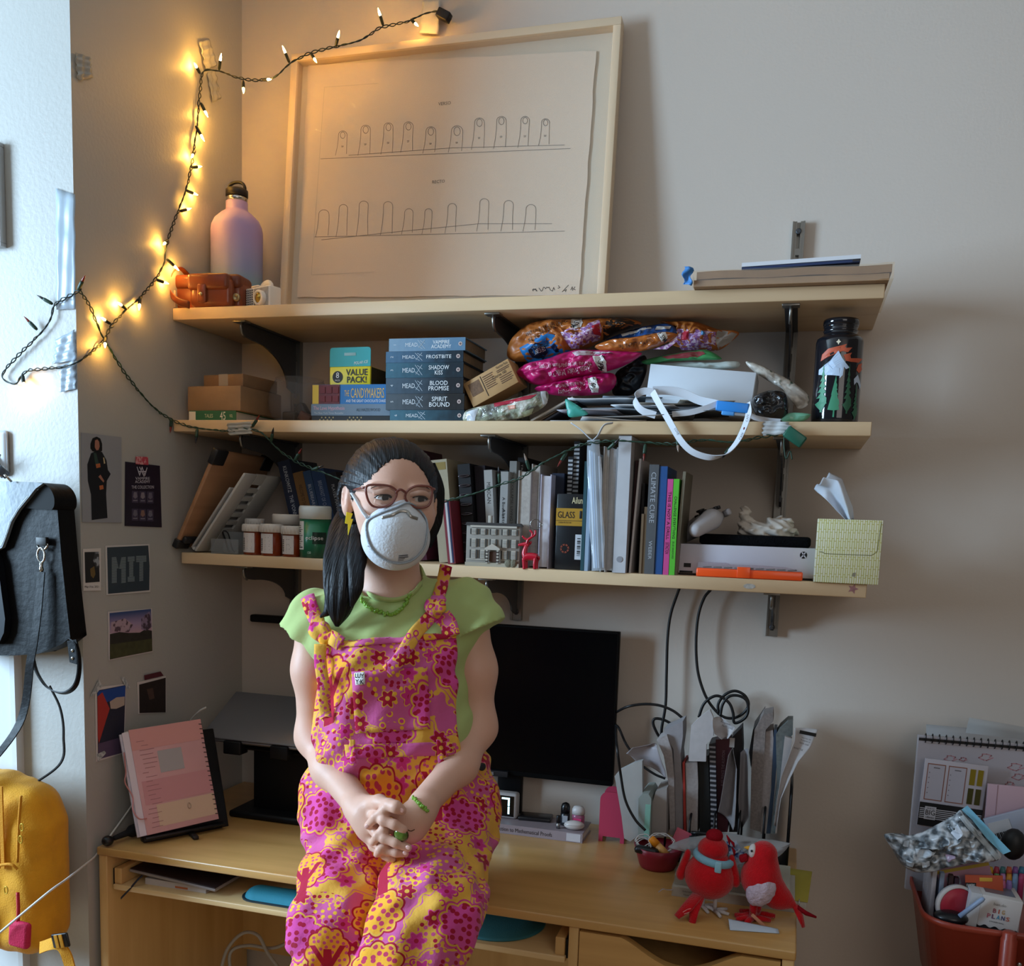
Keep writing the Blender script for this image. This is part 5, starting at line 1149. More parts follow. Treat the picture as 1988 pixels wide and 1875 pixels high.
rb('white-spined paperback leaning behind the house figurine', 418, 474, 328, -.19, .15, 'a9a6a2', [('MEXICAN', .76, .22, .45, '3a3836'), ('NOVELS', .35, .2, .4, '3a3836')], LN*.55)
rb('black book with a small pale emblem behind the house figurine', 482, 556, 330, -.17, .15, '17181c', (), LN*.40)
rb('pale paperback on abstract algebra standing by the reindeer', 612, 664, 338, -.2, .15, '9c9a98', [('A Book of', .62, .22, .36, '1c1c1e'), ('Abstract Algebra', .36, .5, .5, '1c1c1e')], .0)
rb('grey paperback with thin capitals behind the algebra book', 674, 722, 266, -.185, .15, '85837f', [('THE COLLAPSE: LIVING WITH', .60, .6, .35, '3c3a38')], .0)
rb('black paperback with small white letters beneath the bracket', 730, 790, 242, -.16, .15, '141416', [('TRAVIS', .86, .16, .22, 'b5b5b5')], .0)
PG2 = mat('b3aaa2', .8, var=.22, vs=140); PG3 = mat('c4bfc4', .8, var=.10, vs=140)
rb('thick worn book with yellowed pages facing out behind the reindeer', 735, 822, 330, -.235, .15, 'a69c94', (), .0, True, pages=PG2)
rb('second thick book with pages facing out, wedged against the worn one', 826, 884, 286, -.225, .15, 'a69c94', (), .0, True, pages=PG2)
rb('bright white paperback with its page edges facing out', 888, 962, 358, -.245, .15, 'b9b4c4', (), .0, True, pages=PG3)
rb('navy hardback behind the black and gold box', 966, 1050, 350, -.21, .15, '1c2438', (), .0)
for u0, u1, vt, Y_, lb_ in ((1076, 1112, 236, -.20, 'shorter black and white striped spiral notebook above the gold-banded box'), (1118, 1160, 130, -.195, 'taller black and white striped spiral notebook beside the clear sleeve')):
 o, t_, h_ = rb(lb_, u0, u1, vt, Y_, .14, '1c1c20', (), .0, name='spiral_notebook', cat='notebook')
 for k in range(14):
  z_ = h_-.006-.0085*k
  MB().box(.0008, t_-.0008, -.0009, 0, z_-.0045, z_).build('pale_stripe', mat('a9a9ac', .5), o)
X0, X1, _, _ = bx(*[c7(u, 0)[0] for u in (990, 1192)], c7(0, 495)[1], c7(0, 1025)[1], -.25); ha = P(*c7(1090, 492), -.25).z-Z3
o, wa = carton('black box with gold GLASS band standing on the lowest shelf', X0, X1, -.25, Z3, ha, .04, mat('131418', .35, coat=.2), 'screen_protector_box')
MB().box(-wa/2-.0005, wa/2+.0005, -.0007, .0405, ha*.58, ha*.81).build('gold_band', mat('c2953c', .35, .4), o)
text('Ailun', wa*.36, ha*.085, mat('d9c9a0', .4), o, front(wa*.20, -.0012, ha*.915), sx=1); text('GLASS', wa*.58, ha*.085, BLACK, o, front(-wa*.16, -.0013, ha*.725), sx=1)
text('SCREEN PROTECTOR', wa*.44, ha*.02, BLACK, o, front(-wa*.2, -.0013, ha*.622), sx=1); MB().rbox(wa*.29, wa*.37, -.0016, -.0006, ha*.68, ha*.78, .0006).build('phone_icon', BLACK, o); MB().box(-wa*.5, wa*.5, -.0012, -.0006, ha*.645, ha*.650).build('band_rule', BLACK, o)
MB().box(wa*.18, wa*.48, -.001, 0, ha*.14, ha*.47).build('barcode_label', mat('b9bcc2', .5), o)
for k in range(11): MB().box(wa*.25, wa*.36, -.0014, -.001, ha*(.19+.022*k), ha*(.19+.022*k+.006+.006*(k % 3))).build('barcode_bar', BLACK, o)
for k in range(8):
 a_ = 2*PI*k/8; flat(o, [(-wa*.17+wa*.16*math.cos(b_)*s_, ha*.28+wa*.16*math.sin(b_)*s_) for b_, s_ in ((a_, .62), (a_, 1), (a_+.55, 1), (a_+.55, .62))], mat('7a3a2a', .4), 'ring_segment', -.0007)
rb('thin teal and white booklet beside the black and gold box', 1190, 1214, 268, -.262, .14, '24464e', (), .0)
rb('thin blue-edged booklet against the clear sleeve', 1216, 1240, 300, -.262, .14, '8fa0b4', (), .0)
x0 = P(*c7(1240, 1050), -.285).x; x1 = P(*c7(1320, 1050), -.285).x; hs_ = P(*c7(1250, 128), -.285).z-Z3
sv = thing('document_sleeve', 'bulging clear plastic sleeve of documents with loose drawn cord on top', 'sleeve', T(x0, -.285, Z3+.001) @ RY(-.085))
ts_ = (x1-x0)
for k, cl in enumerate(('dfe3e8', '8fa6c4', 'c9ccd2', '2a2c34', 'd6d8dc')):
 MB().box(.002+k*ts_*.19, .002+k*ts_*.19+ts_*.12, .004, .15, .006, hs_*(.93-.012*k)).build('document', mat(cl, .6), sv)
MB().grid(lambda u, v: (-.001+(ts_+.004)*u+.0015*math.sin(v*14+u*4), -.003*math.sin(u*PI)-.0015*math.sin(v*22), .001+hs_*v), 8, 24).build('clear_film', clear('dfe8f2', .08, .38), sv)
MB().tube(smooth_path([(ts_*.5, .0, hs_), (ts_*.2, -.005, hs_+.006), (-.01, -.012, hs_+.022), (-.028, -.014, hs_+.036)], 8), .003, 6, flat=.3).build('plastic_tie', clear('dfe4ea', .1, .7), sv)
MB().tube(smooth_path([(ts_*.5, .0, hs_), (ts_*1.0, -.006, hs_+.008), (ts_*1.6, -.012, hs_+.026), (ts_*2.3, -.006, hs_+.030)], 8), .003, 6, flat=.3).build('plastic_tie', mat('c3c8ce', .4), sv)
rb('cream paper pack standing beside the clear sleeve', 1322, 1362, 165, -.268, .16, 'b5b0aa', (), -.01, True, pages=mat('c2bcb6', .8, var=.15, vs=160), name='paper_pack', cat='paper')
rb('pale grey paper pack standing beside the white binder', 1366, 1420, 172, -.266, .16, 'a8a6a6', (), -.005, True, pages=mat('b7b4b2', .8, var=.15, vs=160), name='paper_pack', cat='paper')
o, t_, h_ = rb('thick white ring binder, tallest thing on the lowest shelf', 1426, 1514, 92, -.275, .17, 'bcbcc0', (), .0, name='ring_binder', cat='binder')
MB().lathe([(.006, 0), (.006, .001)], 18, T(t_/2, 0, h_*.10) @ RX(PI/2), smooth=False).build('finger_hole', mat('8a8a90', .4), o)
rb('thin clear-edged file beside the white binder', 1518, 1536, 130, -.25, .16, '8d8a8a', (), .01)
rb('thin dark red folder between the files', 1540, 1562, 262, -.24, .16, '40181e', (), .01)
o = rb('narrow white clipboard leaning by the grey climate book', 1566, 1580, 250, -.262, .15, 'c2bdbd', (), .045)[0]
rb('slim black notebook beside the white clipboard', 1588, 1606, 420, -.235, .15, '17171a', (), .0)
rb('slim tan notebook next to the slim black one', 1582, 1598, 630, -.262, .15, '7a6650', (), .0)
rb('short tan booklet beside the grey climate book', 1602, 1622, 582, -.26, .15, '6d5a44', (), .0)
rb('grey paperback lettered CLIMATE CURE', 1637, 1704, 290, -.262, .15, '55575a', [('CLIMATE CURE', .70, .46, .5, 'a9aeb6'), ('WEBER', .22, .17, .35, 'a9aeb6')], .0)
rb('plain blue paperback between the grey and the pink one', 1708, 1762, 302, -.26, .15, '24508a', (), .0)
rb('narrow pink paperback with black capitals', 1762, 1801, 390, -.266, .13, 'cc4f92', [('THIS IS NOT A DRILL', .62, .5, .5, '241018'), ('EXTINCTION', .28, .12, .6, '3a1828')], .0)
rb('narrow bright green paperback beside the pink one', 1804, 1843, 390, -.266, .13, '5cc23c', [('CHALLENGE EVERYTHING', .60, .44, .45, '16301a'), ('BLUE SANDFORD', .26, .18, .3, '16301a')], .0)
rb('thin khaki booklet leaning at the end of the book row', 1868, 1888, 338, -.262, .13, '77705f', (), .035)
x0 = P(*c7(372, 990), -.262).x; x1 = P(*c7(735, 990), -.262).x; hw = P(*c7(550, 705), -.262).z-Z3; wh_ = x1-x0
hf = thing('house_figurine', 'cream model of a three-storey house front with striped porch', 'figurine', T((x0+x1)/2, -.262, Z3) @ RZ(.06))
CRM = mat('8f887e', .6, var=.1, vs=40); CRL = mat('b5ada0', .55); WIN = mat('45433f', .4)
MB().rbox(-wh_/2, wh_/2, 0, .022, 0, hw, .0008).build('facade', CRM, hf)
MB().prism([(-wh_/2-.003, hw-.002), (wh_/2+.003, hw-.002), (wh_/2-.002, hw+.004), (-wh_/2+.001, hw+.004)], -.003, .022, 'Y').build('roof_slab', mat('34302e', .6), hf)
MB().box(-wh_*.42, wh_*.44, -.0035, -.0005, hw-.006, hw-.002).build('cornice', CRL, hf)
MB().rbox(-wh_*.11, -wh_*.05, .004, .016, hw, hw+.019, .0008).build('chimney', CRL, hf)
MB().box(-wh_*.5, wh_*.5, -.006, 0, 0, hw*.09).build('lawn_step', mat('a89f8c', .6), hf); MB().box(-wh_*.49, wh_*.49, -.0016, 0, hw*.15, hw*.17).build('string_course', CRL, hf)
for r_ in range(3):
 for k, xx in enumerate((-.355, -.185, .01, .225, .39)):
  if r_ == 0 and k == 2: continue
  zc_ = hw*(.29, .56, .83)[r_]; hh_ = hw*(.105, .10, .07)[r_]
  f_ = MB().box(wh_*xx-wh_*.042, wh_*xx+wh_*.042, -.0022, 0, zc_-hh_, zc_+hh_).build('window', CRL, hf)
  MB().box(wh_*xx-wh_*.032, wh_*xx+wh_*.032, -.0026, -.0021, zc_-hh_*.85, zc_+hh_*.78).build('pane', mat('9a968e', .4), f_)
  MB().box(wh_*xx-wh_*.032, wh_*xx+wh_*.032, -.0030, -.0026, zc_-.0006, zc_+.0006).build('glazing_bar', CRM, f_)
  for s_ in (-1, 1): MB().box(wh_*xx+s_*wh_*.055-wh_*.016, wh_*xx+s_*wh_*.055+wh_*.016, -.0018, 0, zc_-hh_*.95, zc_+hh_*.95).build('shutter', WIN, f_)
dr = MB().box(-wh_*.055, wh_*.075, -.003, 0, hw*.12, hw*.36).build('front_door', mat('4e3428', .5), hf)
for s_ in (-1, 1):
 MB().box(wh_*.01+s_*wh_*.10-wh_*.018, wh_*.01+s_*wh_*.10+wh_*.018, -.009, -.004, hw*.08, hw*.40).build('porch_column', CRL, hf)
 for k in range(4): MB().box(wh_*.01+s_*wh_*.10-wh_*.02, wh_*.01+s_*wh_*.10+wh_*.02, -.0096, -.0035, hw*(.11+.075*k), hw*(.14+.075*k), RY(0)).build('column_stripe', mat('3a302c', .5), hf)
MB().prism([(-wh_*.13, hw*.40), (wh_*.15, hw*.40), (wh_*.15, hw*.44), (wh_*.01, hw*.55), (-wh_*.13, hw*.44)], -.010, 0, 'Y').build('porch_pediment', CRL, hf)
for s_ in (.31, .40): MB().sphere((wh_*s_, -.004, hw*.09), (.009, .005, .009), 10, 8).build('bush', mat('6f6a58', .8, bump=.6, bs=300), hf)
Yr = -.268; pr = lambda u, v, dy=0: P(*c7(u, v), Yr+dy)
rd = thing('reindeer_figurine', 'small glossy red reindeer figurine beside the house', 'figurine', T(pr(815, 1012).x, Yr, Z3)); rI = rd.matrix_world.inverted()
RED = mat('b5152c', .25, coat=.5)
S_ = lambda l: [rI @ pr(*q) for q in l]
def rtube(l, r, nm_): return MB().tube(smooth_path(S_(l), 6), [r[0]+(r[1]-r[0])*k/(6*(len(l)-1)) for k in range(6*(len(l)-1)+1)], 10).build(nm_, RED, rd)
zf = lambda u: pr(u, 1012).z
rtube([(775, 935), (800, 925), (835, 925), (862, 932)], (.0085, .0080), 'body')
rtube([(785, 930), (776, 900), (782, 870), (790, 845)], (.0075, .0042), 'neck')
rtube([(806, 838), (785, 838), (762, 840), (733, 845)], (.0055, .0026), 'head')
for u0, u1, dy in ((770, 772, -.004), (784, 786, .006), (850, 845, -.004), (862, 858, .006)): rtube([(u0, 935, dy), (u1, 975, dy), (u1, 1010, dy)], (.0042, .0034), 'leg')
rtube([(862, 925), (874, 932), (872, 948)], (.003, .002), 'tail')
rtube([(806, 840), (818, 826), (815, 820)], (.003, .002), 'ear')
for dy in (-.004, .005):
 rtube([(790, 835, dy), (800, 808, dy), (825, 790, dy), (848, 772, dy), (850, 742, dy)], (.0028, .0022), 'antler')
 rtube([(800, 808, dy), (778, 800, dy), (760, 782, dy)], (.0024, .002), 'antler_tine'); rtube([(825, 790, dy), (828, 762, dy), (812, 742, dy)], (.0024, .002), 'antler_tine')
kr = P(*c7(850, 702), -.252); o = MB().tube([(kr.x+.0105*math.cos(a_), -.252, kr.z+.0105*math.sin(a_)) for a_ in [2*PI*k/24 for k in range(24)]], .0009, 6, closed=True).tube([(kr.x+.0125+.003*math.cos(a_), -.2528, kr.z+.003*math.sin(a_)) for a_ in [2*PI*k/12 for k in range(12)]], .0008, 6, closed=True).build('key_ring', mat('9a9690', .2, 1)); tag(o, 'thin steel split ring hooked above the red reindeer', 'key ring')
x0 = P(*c8(408, 930), -.235).x; x1 = x0+.262; hx = P(*c8(700, 738), -.235).z-Z3
gc = thing('game_console', 'flat white game console lying on the lowest shelf', 'game console', T(x0, -.235, Z3)); WX = mat('c2bec8', .45)
MB().rbox(0, x1-x0, 0, .215, .004, hx, .0018).build('body', WX, gc); MB().box(.004, x1-x0-.004, .004, .21, 0, .005).build('foot_plate', BLACK, gc)
MB().box(.012, .026, -.0006, .0, .016, .024).build('usb_port', BLACK, gc); MB().rbox(.004, .030, -.0006, .0, .0045, .009, .0003).build('vent_slot', BLACK, gc)
lx = P(*c8(1278, 808), -.235).x-x0; lz = P(*c8(1278, 808), -.235).z-Z3
flat(gc, circ(lx, lz, .0068, 28), BLACK, 'emblem_disc', -.0005)
for s_ in (-1, 1): flat(gc, [(lx-s_*.0052, lz-.0045), (lx-s_*.0036, lz-.0056), (lx+s_*.0010, lz-.0004), (lx+s_*.0040, lz+.0050), (lx+s_*.0022, lz+.0056), (lx-s_*.0008, lz+.0014)], WX, 'emblem_stroke', -.0008)
x2 = P(*c8(560, 700), -.21).x; x3 = P(*c8(1330, 700), -.21).x; hz = .021
o = MB().grid(lambda u, v: (0, 0, 0), 1, 1)
bcl = MB().rbox(x2, x3, -.215, -.06, Z3+hx+.0004, Z3+hx+hz, .006, seg=3).build('folded_cloth', mat('0d0d10', .95, var=.3, vs=80, bump=.6, bs=260, spec=.1)); tag(bcl, 'folded black fleece cloth lying on the white game console', 'cloth')
cp = P(*c8(575, 640), -.19)
ct = thing('game_controller', 'white game controller lying tilted on the console', 'game controller', T(cp.x+.008, -.165, Z3+hx+.047) @ RY(-.38) @ RZ(-1.2))
def ctrl(X, Y, Z):
 d = ell(X, Y, Z, (0, 0, 0), (.052, .034, .017)); d = smin(d, cone(X, Y, Z, (-.045, -.005, -.002), (-.062, -.045, -.012), .021, .015), .014); d = smin(d, cone(X, Y, Z, (.045, -.005, -.002), (.062, -.045, -.012), .021, .015), .014)
 return d
V, F_ = surf_nets(ctrl, (-.10, -.075, -.045), (.10, .05, .035), .003); np_mesh('shell', V, F_, mat('b9b6ba', .5), ct)
for x_, y_ in ((-.036, .008), (.018, -.012)):
 st_ = MB().lathe([(.005, .012), (.005, .020), (.0088, .022), (.0088, .025), (.006, .0255)], 18, T(x_, y_, 0)).build('thumb_stick', BLACK, ct)
MB().box(-.028, -.010, -.0145, -.0095, .014, .019).build('direction_pad', BLACK, ct)
for k, (dx, dy) in enumerate(((.0, .009), (.0, -.009), (.009, 0), (-.009, 0))): MB().lathe([(.004, .013), (.004, .019), (.003, .020)], 12, T(.038+dx, .010+dy, 0)).build('face_button', mat('26262a', .3), ct)
for s_ in (-1, 1): MB().rbox(s_*.04-.018, s_*.04+.018, .026, .036, -.006, .008, .004).build('shoulder_button', mat('a9a6aa', .4), ct)
def crumple(X, Y, Z):
 d = ell(X, Y, Z, (0, 0, .008), (.058, .034, .018)); d = smin(d, cone(X, Y, Z, (-.042, 0, .015), (-.046, .004, .048), .014, .010), .012); d = smin(d, ell(X, Y, Z, (.022, 0, .024), (.026, .02, .012)), .01)
 n = np.sin(X*210+np.sin(Z*240)*2.2)*np.sin(Y*190+X*60)+.8*np.sin(Z*330+X*150+np.sin(Y*200))
 return d+.0032*n
V, F_ = surf_nets(crumple, (-.085, -.055, -.02), (.085, .055, .085), .0025); V[:, 2] = np.maximum(V[:, 2], 0)
q = P(*c8(1030, 640), -.16); o = np_mesh('crumpled_tissue', V, F_, mat('cfc6bc', .8)); o.matrix_world = T(q.x, -.155, Z3+hx+hz+.0006); tag(o, 'crumpled used tissue on the folded black cloth', 'tissue')
x0 = P(*c8(535, 960), -.268).x; x1 = P(*c8(1272, 960), -.268).x; ww_ = x1-x0
oc = thing('tool_case', 'long slim orange case with clear lid before the console', 'case', T(x0, -.268, Z3)); ORA = mat('ff5a1e', .35, coat=.2)
MB().rbox(0, ww_, 0, .026, .0005, .017, .003).build('tray', ORA, oc); MB().prism([(0.002, .0172), (ww_-.002, .0172), (ww_-.03, .024), (ww_*.55, .026), (ww_*.32, .025), (ww_*.28, .028), (.003, .028)], .001, .0255, 'Y').build('clear_lid', clear('e8e2e6', .06, .22), oc)
MB().rbox(ww_*.39, ww_*.515, -.0025, 0, .001, .022, .001).build('latch', ORA, oc)
for k in range(9): MB().tube([(ww_*(.06+.1*k), .008+.005*(k % 2), .0185), (ww_*(.06+.1*k)+.016, .013, .0195)], .0016, 6).build('tool_bit', mat('3a3a40', .3, .7), oc)
Yx = -.277; x0 = P(*c8(1345, 980), Yx).x; x1 = P(*c8(1795, 985), Yx).x; wt_ = x1-x0; hb_ = P(*c8(1580, 563), Yx).z-Z3
tbx = thing('tissue_box', 'cube tissue box with yellow-green dash pattern at the shelf end', 'tissue box', T(x0, Yx, Z3+.0003) @ RZ(-.05))
tm_ = bpy.data.materials.new('m_dash'); tm_.use_nodes = True; nt = tm_.node_tree; bs_ = nt.nodes['Principled BSDF']
tc = nt.nodes.new('ShaderNodeTexCoord'); mp = nt.nodes.new('ShaderNodeMapping'); mp.inputs['Rotation'].default_value = (PI/2, 0, PI/2)
sp = nt.nodes.new('ShaderNodeSeparateXYZ'); cb_ = nt.nodes.new('ShaderNodeCombineXYZ'); nt.links.new(tc.outputs['Object'], sp.inputs[0])
nt.links.new(sp.outputs[2], cb_.inputs[0])
add = nt.nodes.new('ShaderNodeMath'); add.operation = 'ADD'; nt.links.new(sp.outputs[0], add.inputs[0]); nt.links.new(sp.outputs[1], add.inputs[1]); nt.links.new(add.outputs[0], cb_.inputs[1])
br = nt.nodes.new('ShaderNodeTexBrick'); br.inputs['Scale'].default_value = 1; br.inputs['Brick Width'].default_value = .0165; br.inputs['Row Height'].default_value = .0040; br.inputs['Mortar Size'].default_value = .00055; br.inputs['Mortar Smooth'].default_value = .1; br.offset = .3
br.inputs['Color1'].default_value = lin('e6e6d2')+(1,); br.inputs['Color2'].default_value = lin('dde0b8')+(1,); br.inputs['Mortar'].default_value = lin('b3ac40')+(1,)
nt.links.new(cb_.outputs[0], br.inputs['Vector']); nt.links.new(br.outputs['Color'], bs_.inputs['Base Color']); bs_.inputs['Roughness'].default_value = .5
MB().rbox(0, wt_, 0, .11, 0, hb_, .0012).build('carton', tm_, tbx)
fl = [(wt_*.06, hb_*.48)]+[(wt_*(.06+.88*k/20), hb_*(.455 if 1 < k < 19 else .48)) for k in range(1, 20)]+[(wt_*.94, hb_*.52), (wt_*.97, hb_*.97)]
strokes([fl], .0005, mat('6f7040', .5), tbx, T(0, -.0006, 0), 'flap_edge')
flat(tbx, [(wt_*.585, hb_*.12), (wt_*.64, hb_*.11), (wt_*.645, hb_*.18), (wt_*.60, hb_*.17)], mat('8a8470', .6), 'torn_nick', -.0007)
MB().box(wt_*.2, wt_*.85, .03, .08, hb_, hb_+.0005).build('opening_slit', mat('b9bfae', .5), tbx)
zp = hb_; TSX = lambda u, v: P(*c8(u, v), Yx+.05)
mi = tbx.matrix_world.inverted()
Lp = [TSX(*q) for q in ((1570, 565), (1500, 500), (1440, 430), (1395, 380), (1352, 345))]; Rp = [TSX(*q) for q in ((1625, 565), (1620, 480), (1580, 370), (1545, 275), (1455, 245))]
def plume(u, v):
 k = v*4; i = min(3, int(k)); f = k-i; a_ = Lp[i].lerp(Lp[i+1], f); b_ = Rp[i].lerp(Rp[i+1], f); p_ = a_.lerp(b_, u)
 p_ = p_+Vector((0, .020*math.sin(u*5.5+v*1.5)*v+.010*math.sin(u*9-v*4)*(1-v*.4), .003*math.sin(u*14+v*6)*v)); return mi @ p_
MB().grid(plume, 26, 26, thick=.0004).build('tissue', mat('ccd2dc', .8), tbx)
sq = P(1656, 1143, -D3-.0004); st_ = flat(lowshelf, [(sq.x+(.010 if k % 2 == 0 else .0045)*math.sin(k*PI/5+.3), sq.z+(.010 if k % 2 == 0 else .0045)*math.cos(k*PI/5+.3)) for k in range(10)], mat('b07a7c', .5, var=.4, vs=200), 'star_sticker', -D3-.0006)
sq = P(1455, 1138, -D3-.0004); flat(lowshelf, circ(sq.x, sq.z, .0115, 14, .005), mat('c9c6c0', .6, var=.4, vs=200), 'torn_sticker', -D3-.0006)
# ================================================================== things on the desk
def k3(u, v): return (180+u*.30667, 1300+v*.30667)
def k4(u, v): return (860+u*.28796, 1180+v*.288)
def k5(u, v): return (1140+u*.30934, 1120+v*.30933)
def k6(u, v): return (1140+u*.26157, 1540+v*.26151)
def k7(u, v): return (1680+u*.27475, 1360+v*.27467)
def k2(u, v): return (u*.33874, 1240+v*.33867)
BLK = mat('0c0d10', .5, spec=.3); BLKG = mat('101114', .35)
def box_at(name, label, cat, c, sx, sy, sz, m, yaw=0, bev=.002, part='body'):
 o = thing(name, label, cat, T(*c) @ RZ(yaw)); MB().rbox(-sx/2, sx/2, -sy/2, sy/2, 0, sz, bev).build(part, m, o); return o
A_ = PZ(*k3(318, 1095), ZD); B_ = PZ(*k3(735, 985), ZD); yaw = math.atan2(B_.y-A_.y, B_.x-A_.x); yaw = min(yaw, 1.02)
SM_ = T(A_.x+.006, A_.y, ZD) @ RZ(yaw)
bs = thing('book_stand', 'black folding book stand holding the pink planner', 'stand', SM_)
LEAN2 = .33; wpl, hpl = .160, .225
MB().rbox(-.004, wpl+.012, -.002, .020, 0, .012, .003).build('base_bar', BLKG, bs)
MB().rbox(-.004, wpl+.012, -.016, .0, .010, .016, .002).build('front_lip', BLKG, bs)
MB().rbox(.0, wpl+.030, .004, .010, 0, hpl*1.0, .003, RX(-LEAN2-.02)).build('back_plate', BLKG, bs)
MB().tube([(wpl*.5, .07, .15), (wpl*.5, .125, .002)], .004, 8).build('rear_prop', BLKG, bs)
PLM = SM_ @ T(0, -.002, .0165) @ RX(-LEAN2) @ RY(-.04)
pl = thing('planner', 'pink spiral planner propped open on the black stand', 'planner', PLM)
PKP = mat('d2a0a0', .55, var=.05, vs=20); PKL = mat('dbb4b2', .6)
MB().rbox(-.018, wpl-.010, -.004, .0015, 0, hpl-.006, .001).build('page_stack', mat('cfc8d2', .75, var=.15, vs=160), pl)
for k in range(3): MB().box(-.014+.004*k, wpl-.006, -.0062+.0007*k-.0012, -.0056+.0007*k-.0012, .001, hpl-.004+.001*k).build('loose_page', mat(['d9cfd6', 'b7c0b2', 'd8c0c0'][k], .7), pl)
MB().rbox(0, wpl, -.0092, -.0074, 0, hpl, .0006).build('front_page', PKP, pl)
MB().box(.0, wpl, -.0096, -.0092, hpl*.80, hpl*.998).build('header_band', mat('d29690', .55), pl)
MB().box(.052, .105, -.0097, -.0092, hpl*.55, hpl*.76).build('grey_note', mat('a9a3a3', .6), pl)
MB().box(.03, wpl-.002, -.0096, -.0092, .012, hpl*.26).build('cream_block', mat('d2b49a', .6), pl)
MB().box(.008, wpl-.002, -.0096, -.0092, hpl*.275, hpl*.50).build('rose_block', mat('c98f92', .6), pl)
rn = random.Random(3)
for k in range(20):
 z = hpl*(.06+.043*k); x0 = .010+.012*rn.random(); strokes([[(x0, z), (x0+.012+.02*rn.random(), z)]], .0005, mat('9a6a6c', .7), pl, T(0, -.0099, 0), 'printed_line')
for k in range(20):
 z = hpl*(.05+.047*k); MB().tube([(wpl-.003+.004*math.cos(a_), -.005-.0065*math.sin(a_)*1.0, z+.0008*a_) for a_ in [2*PI*j/8 for j in range(9)]], .0009, 5).build('spiral_ring', BLKG, pl)
MB().tube(smooth_path([(-.016, -.006, hpl*.80), (-.020, -.008, hpl*.62), (-.026, -.010, hpl*.52), (-.016, -.010, hpl*.38), (-.020, -.010, hpl*.26), (-.012, -.012, hpl*.17), (.004, -.012, hpl*.155)], 8), .003, 8, flat=.35).build('elastic_band', mat('c98480', .6), pl)
MB().tube([(wpl*.62+.0035*math.cos(a_), -.011, hpl*.135+.012+.006*math.sin(a_)) for a_ in [2*PI*k/14 for k in range(14)]], .0008, 6, closed=True).build('page_clip', mat('b9a58e', .3, .6), pl)
ha_ = PZ(209, 1632, ZD+.012); hb_2 = Vector((.07, -.36, ZD+.020))
o = thing('umbrella', 'folded black umbrella with round tip lying behind the planner', 'umbrella', T(ha_)); oI = o.matrix_world.inverted()
MB().sphere((0, 0, 0), (.012, .012, .011)).build('handle_knob', BLKG, o); pth = [oI @ (ha_.lerp(hb_2, t_)+Vector((0, 0, .004*t_))) for t_ in (.08, .25, .3, .6, 1)]
MB().tube(pth, [.005, .007, .013, .016, .013], 12).build('folded_canopy', mat('0e0e11', .8, bump=.5, bs=120), o)
us = PZ(*k3(640, 1050), ZD+.005); box_at('usb_stick', 'little dark stick with metal end on the desk before the planner', 'usb stick', (us.x, us.y, ZD+.0005), .012, .035, .008, mat('1a1614', .5), .9)
l0 = PZ(*k3(850, 940), ZD); yl_ = -.275
rs = thing('laptop_riser', 'black laptop riser with a wide foot and upright panel', 'laptop stand', T(.245, yl_, ZD))
MB().rbox(-.10, .12, -.015, .14, 0, .016, .006).build('foot', BLK, rs)
zl = P(*k3(860, 425), yl_).z-ZD
MB().rbox(-.062, .075, .03, .045, .012, zl-.03, .004, RX(-.0)).build('upright', BLK, rs)
MB().box(-.10, .12, .0, .155, zl-.035, zl-.030, T(0, 0, .008) @ T(0, 0, zl-.03) @ RX(.5) @ T(0, 0, .03-zl)).build('shelf_plate', BLK, rs)
xa = P(*k3(722, 415), yl_-.01).x-.245
MB().rbox(xa+.05, xa+.095, -.022, .012, zl-.035, zl-.004, .003).build('front_hook', BLK, rs); MB().rbox(xa+.17, xa+.215, -.022, .012, zl-.035, zl-.004, .003).build('front_hook', BLK, rs)
lt = thing('laptop', 'closed grey laptop resting on the black riser', 'laptop', T(.245+xa-.012, yl_-.012, ZD+zl-.012) @ RX(.5))
MB().rbox(0, .30, 0, .17, .0005, .0075, .002).build('base', mat('8c898c', .35, .7), lt); MB().rbox(.0, .30, .001, .17, .0085, .0135, .002).build('lid', mat('77787c', .4, .3), lt)
e0 = PXp(400, 1373, .10); pts = [e0, PXp(385, 1382, .08), PXp(364, 1407, .04), PXp(340, 1460, .02), PXp(300, 1500, .012), PXp(255, 1565, .010), PXp(212, 1625, .010), PXp(190, 1655, .004), P(178, 1668, -PR-.006), P(130, 1706, -PR-.15), P(90, 1735, -PR-.215), P(-10, 1818, -PR-.235)]
o = MB().tube(smooth_path(pts, 10), .0021, 8).build('charging_cable', mat('cfcfcb', .5)); tag(o, 'thin white charging cable running from the laptop across the pier', 'cable')
q0 = P(489, 1199, -.03); q1 = P(575, 1203, -.03)
o = thing('light_bar', 'slim black bar fixed on the wall under the lowest shelf', 'light bar', T(q0.x, -.03, q0.z)); MB().rbox(0, .26, -.012, .012, -.0095, .0095, .005, seg=3).build('housing', BLK, o); MB().box(.05, .09, .011, .0295, -.006, .006).build('wall_clip', BLKG, o)
Ym = -.06; tr = P(*k4(1190, 165), Ym); br_ = P(*k4(1138, 1205), Ym); wm = .50; hm = tr.z-br_.z; xr = (tr.x+br_.x)/2
mo = thing('monitor', 'wide black computer monitor standing behind the person', 'monitor', T(xr-wm/2, Ym, ZD))
mz = br_.z-ZD
MB().rbox(-wm/2, wm/2, 0, .022, mz, mz+hm, .002).build('housing', mat('08090b', .6, spec=.15), mo)
MB().box(-wm/2+.004, wm/2-.004, -.0008, 0, mz+.012, mz+hm-.004).build('screen', mat('050608', .25, spec=.15), mo)
xh = P(*k4(350, 1100), Ym).x-(xr-wm/2)
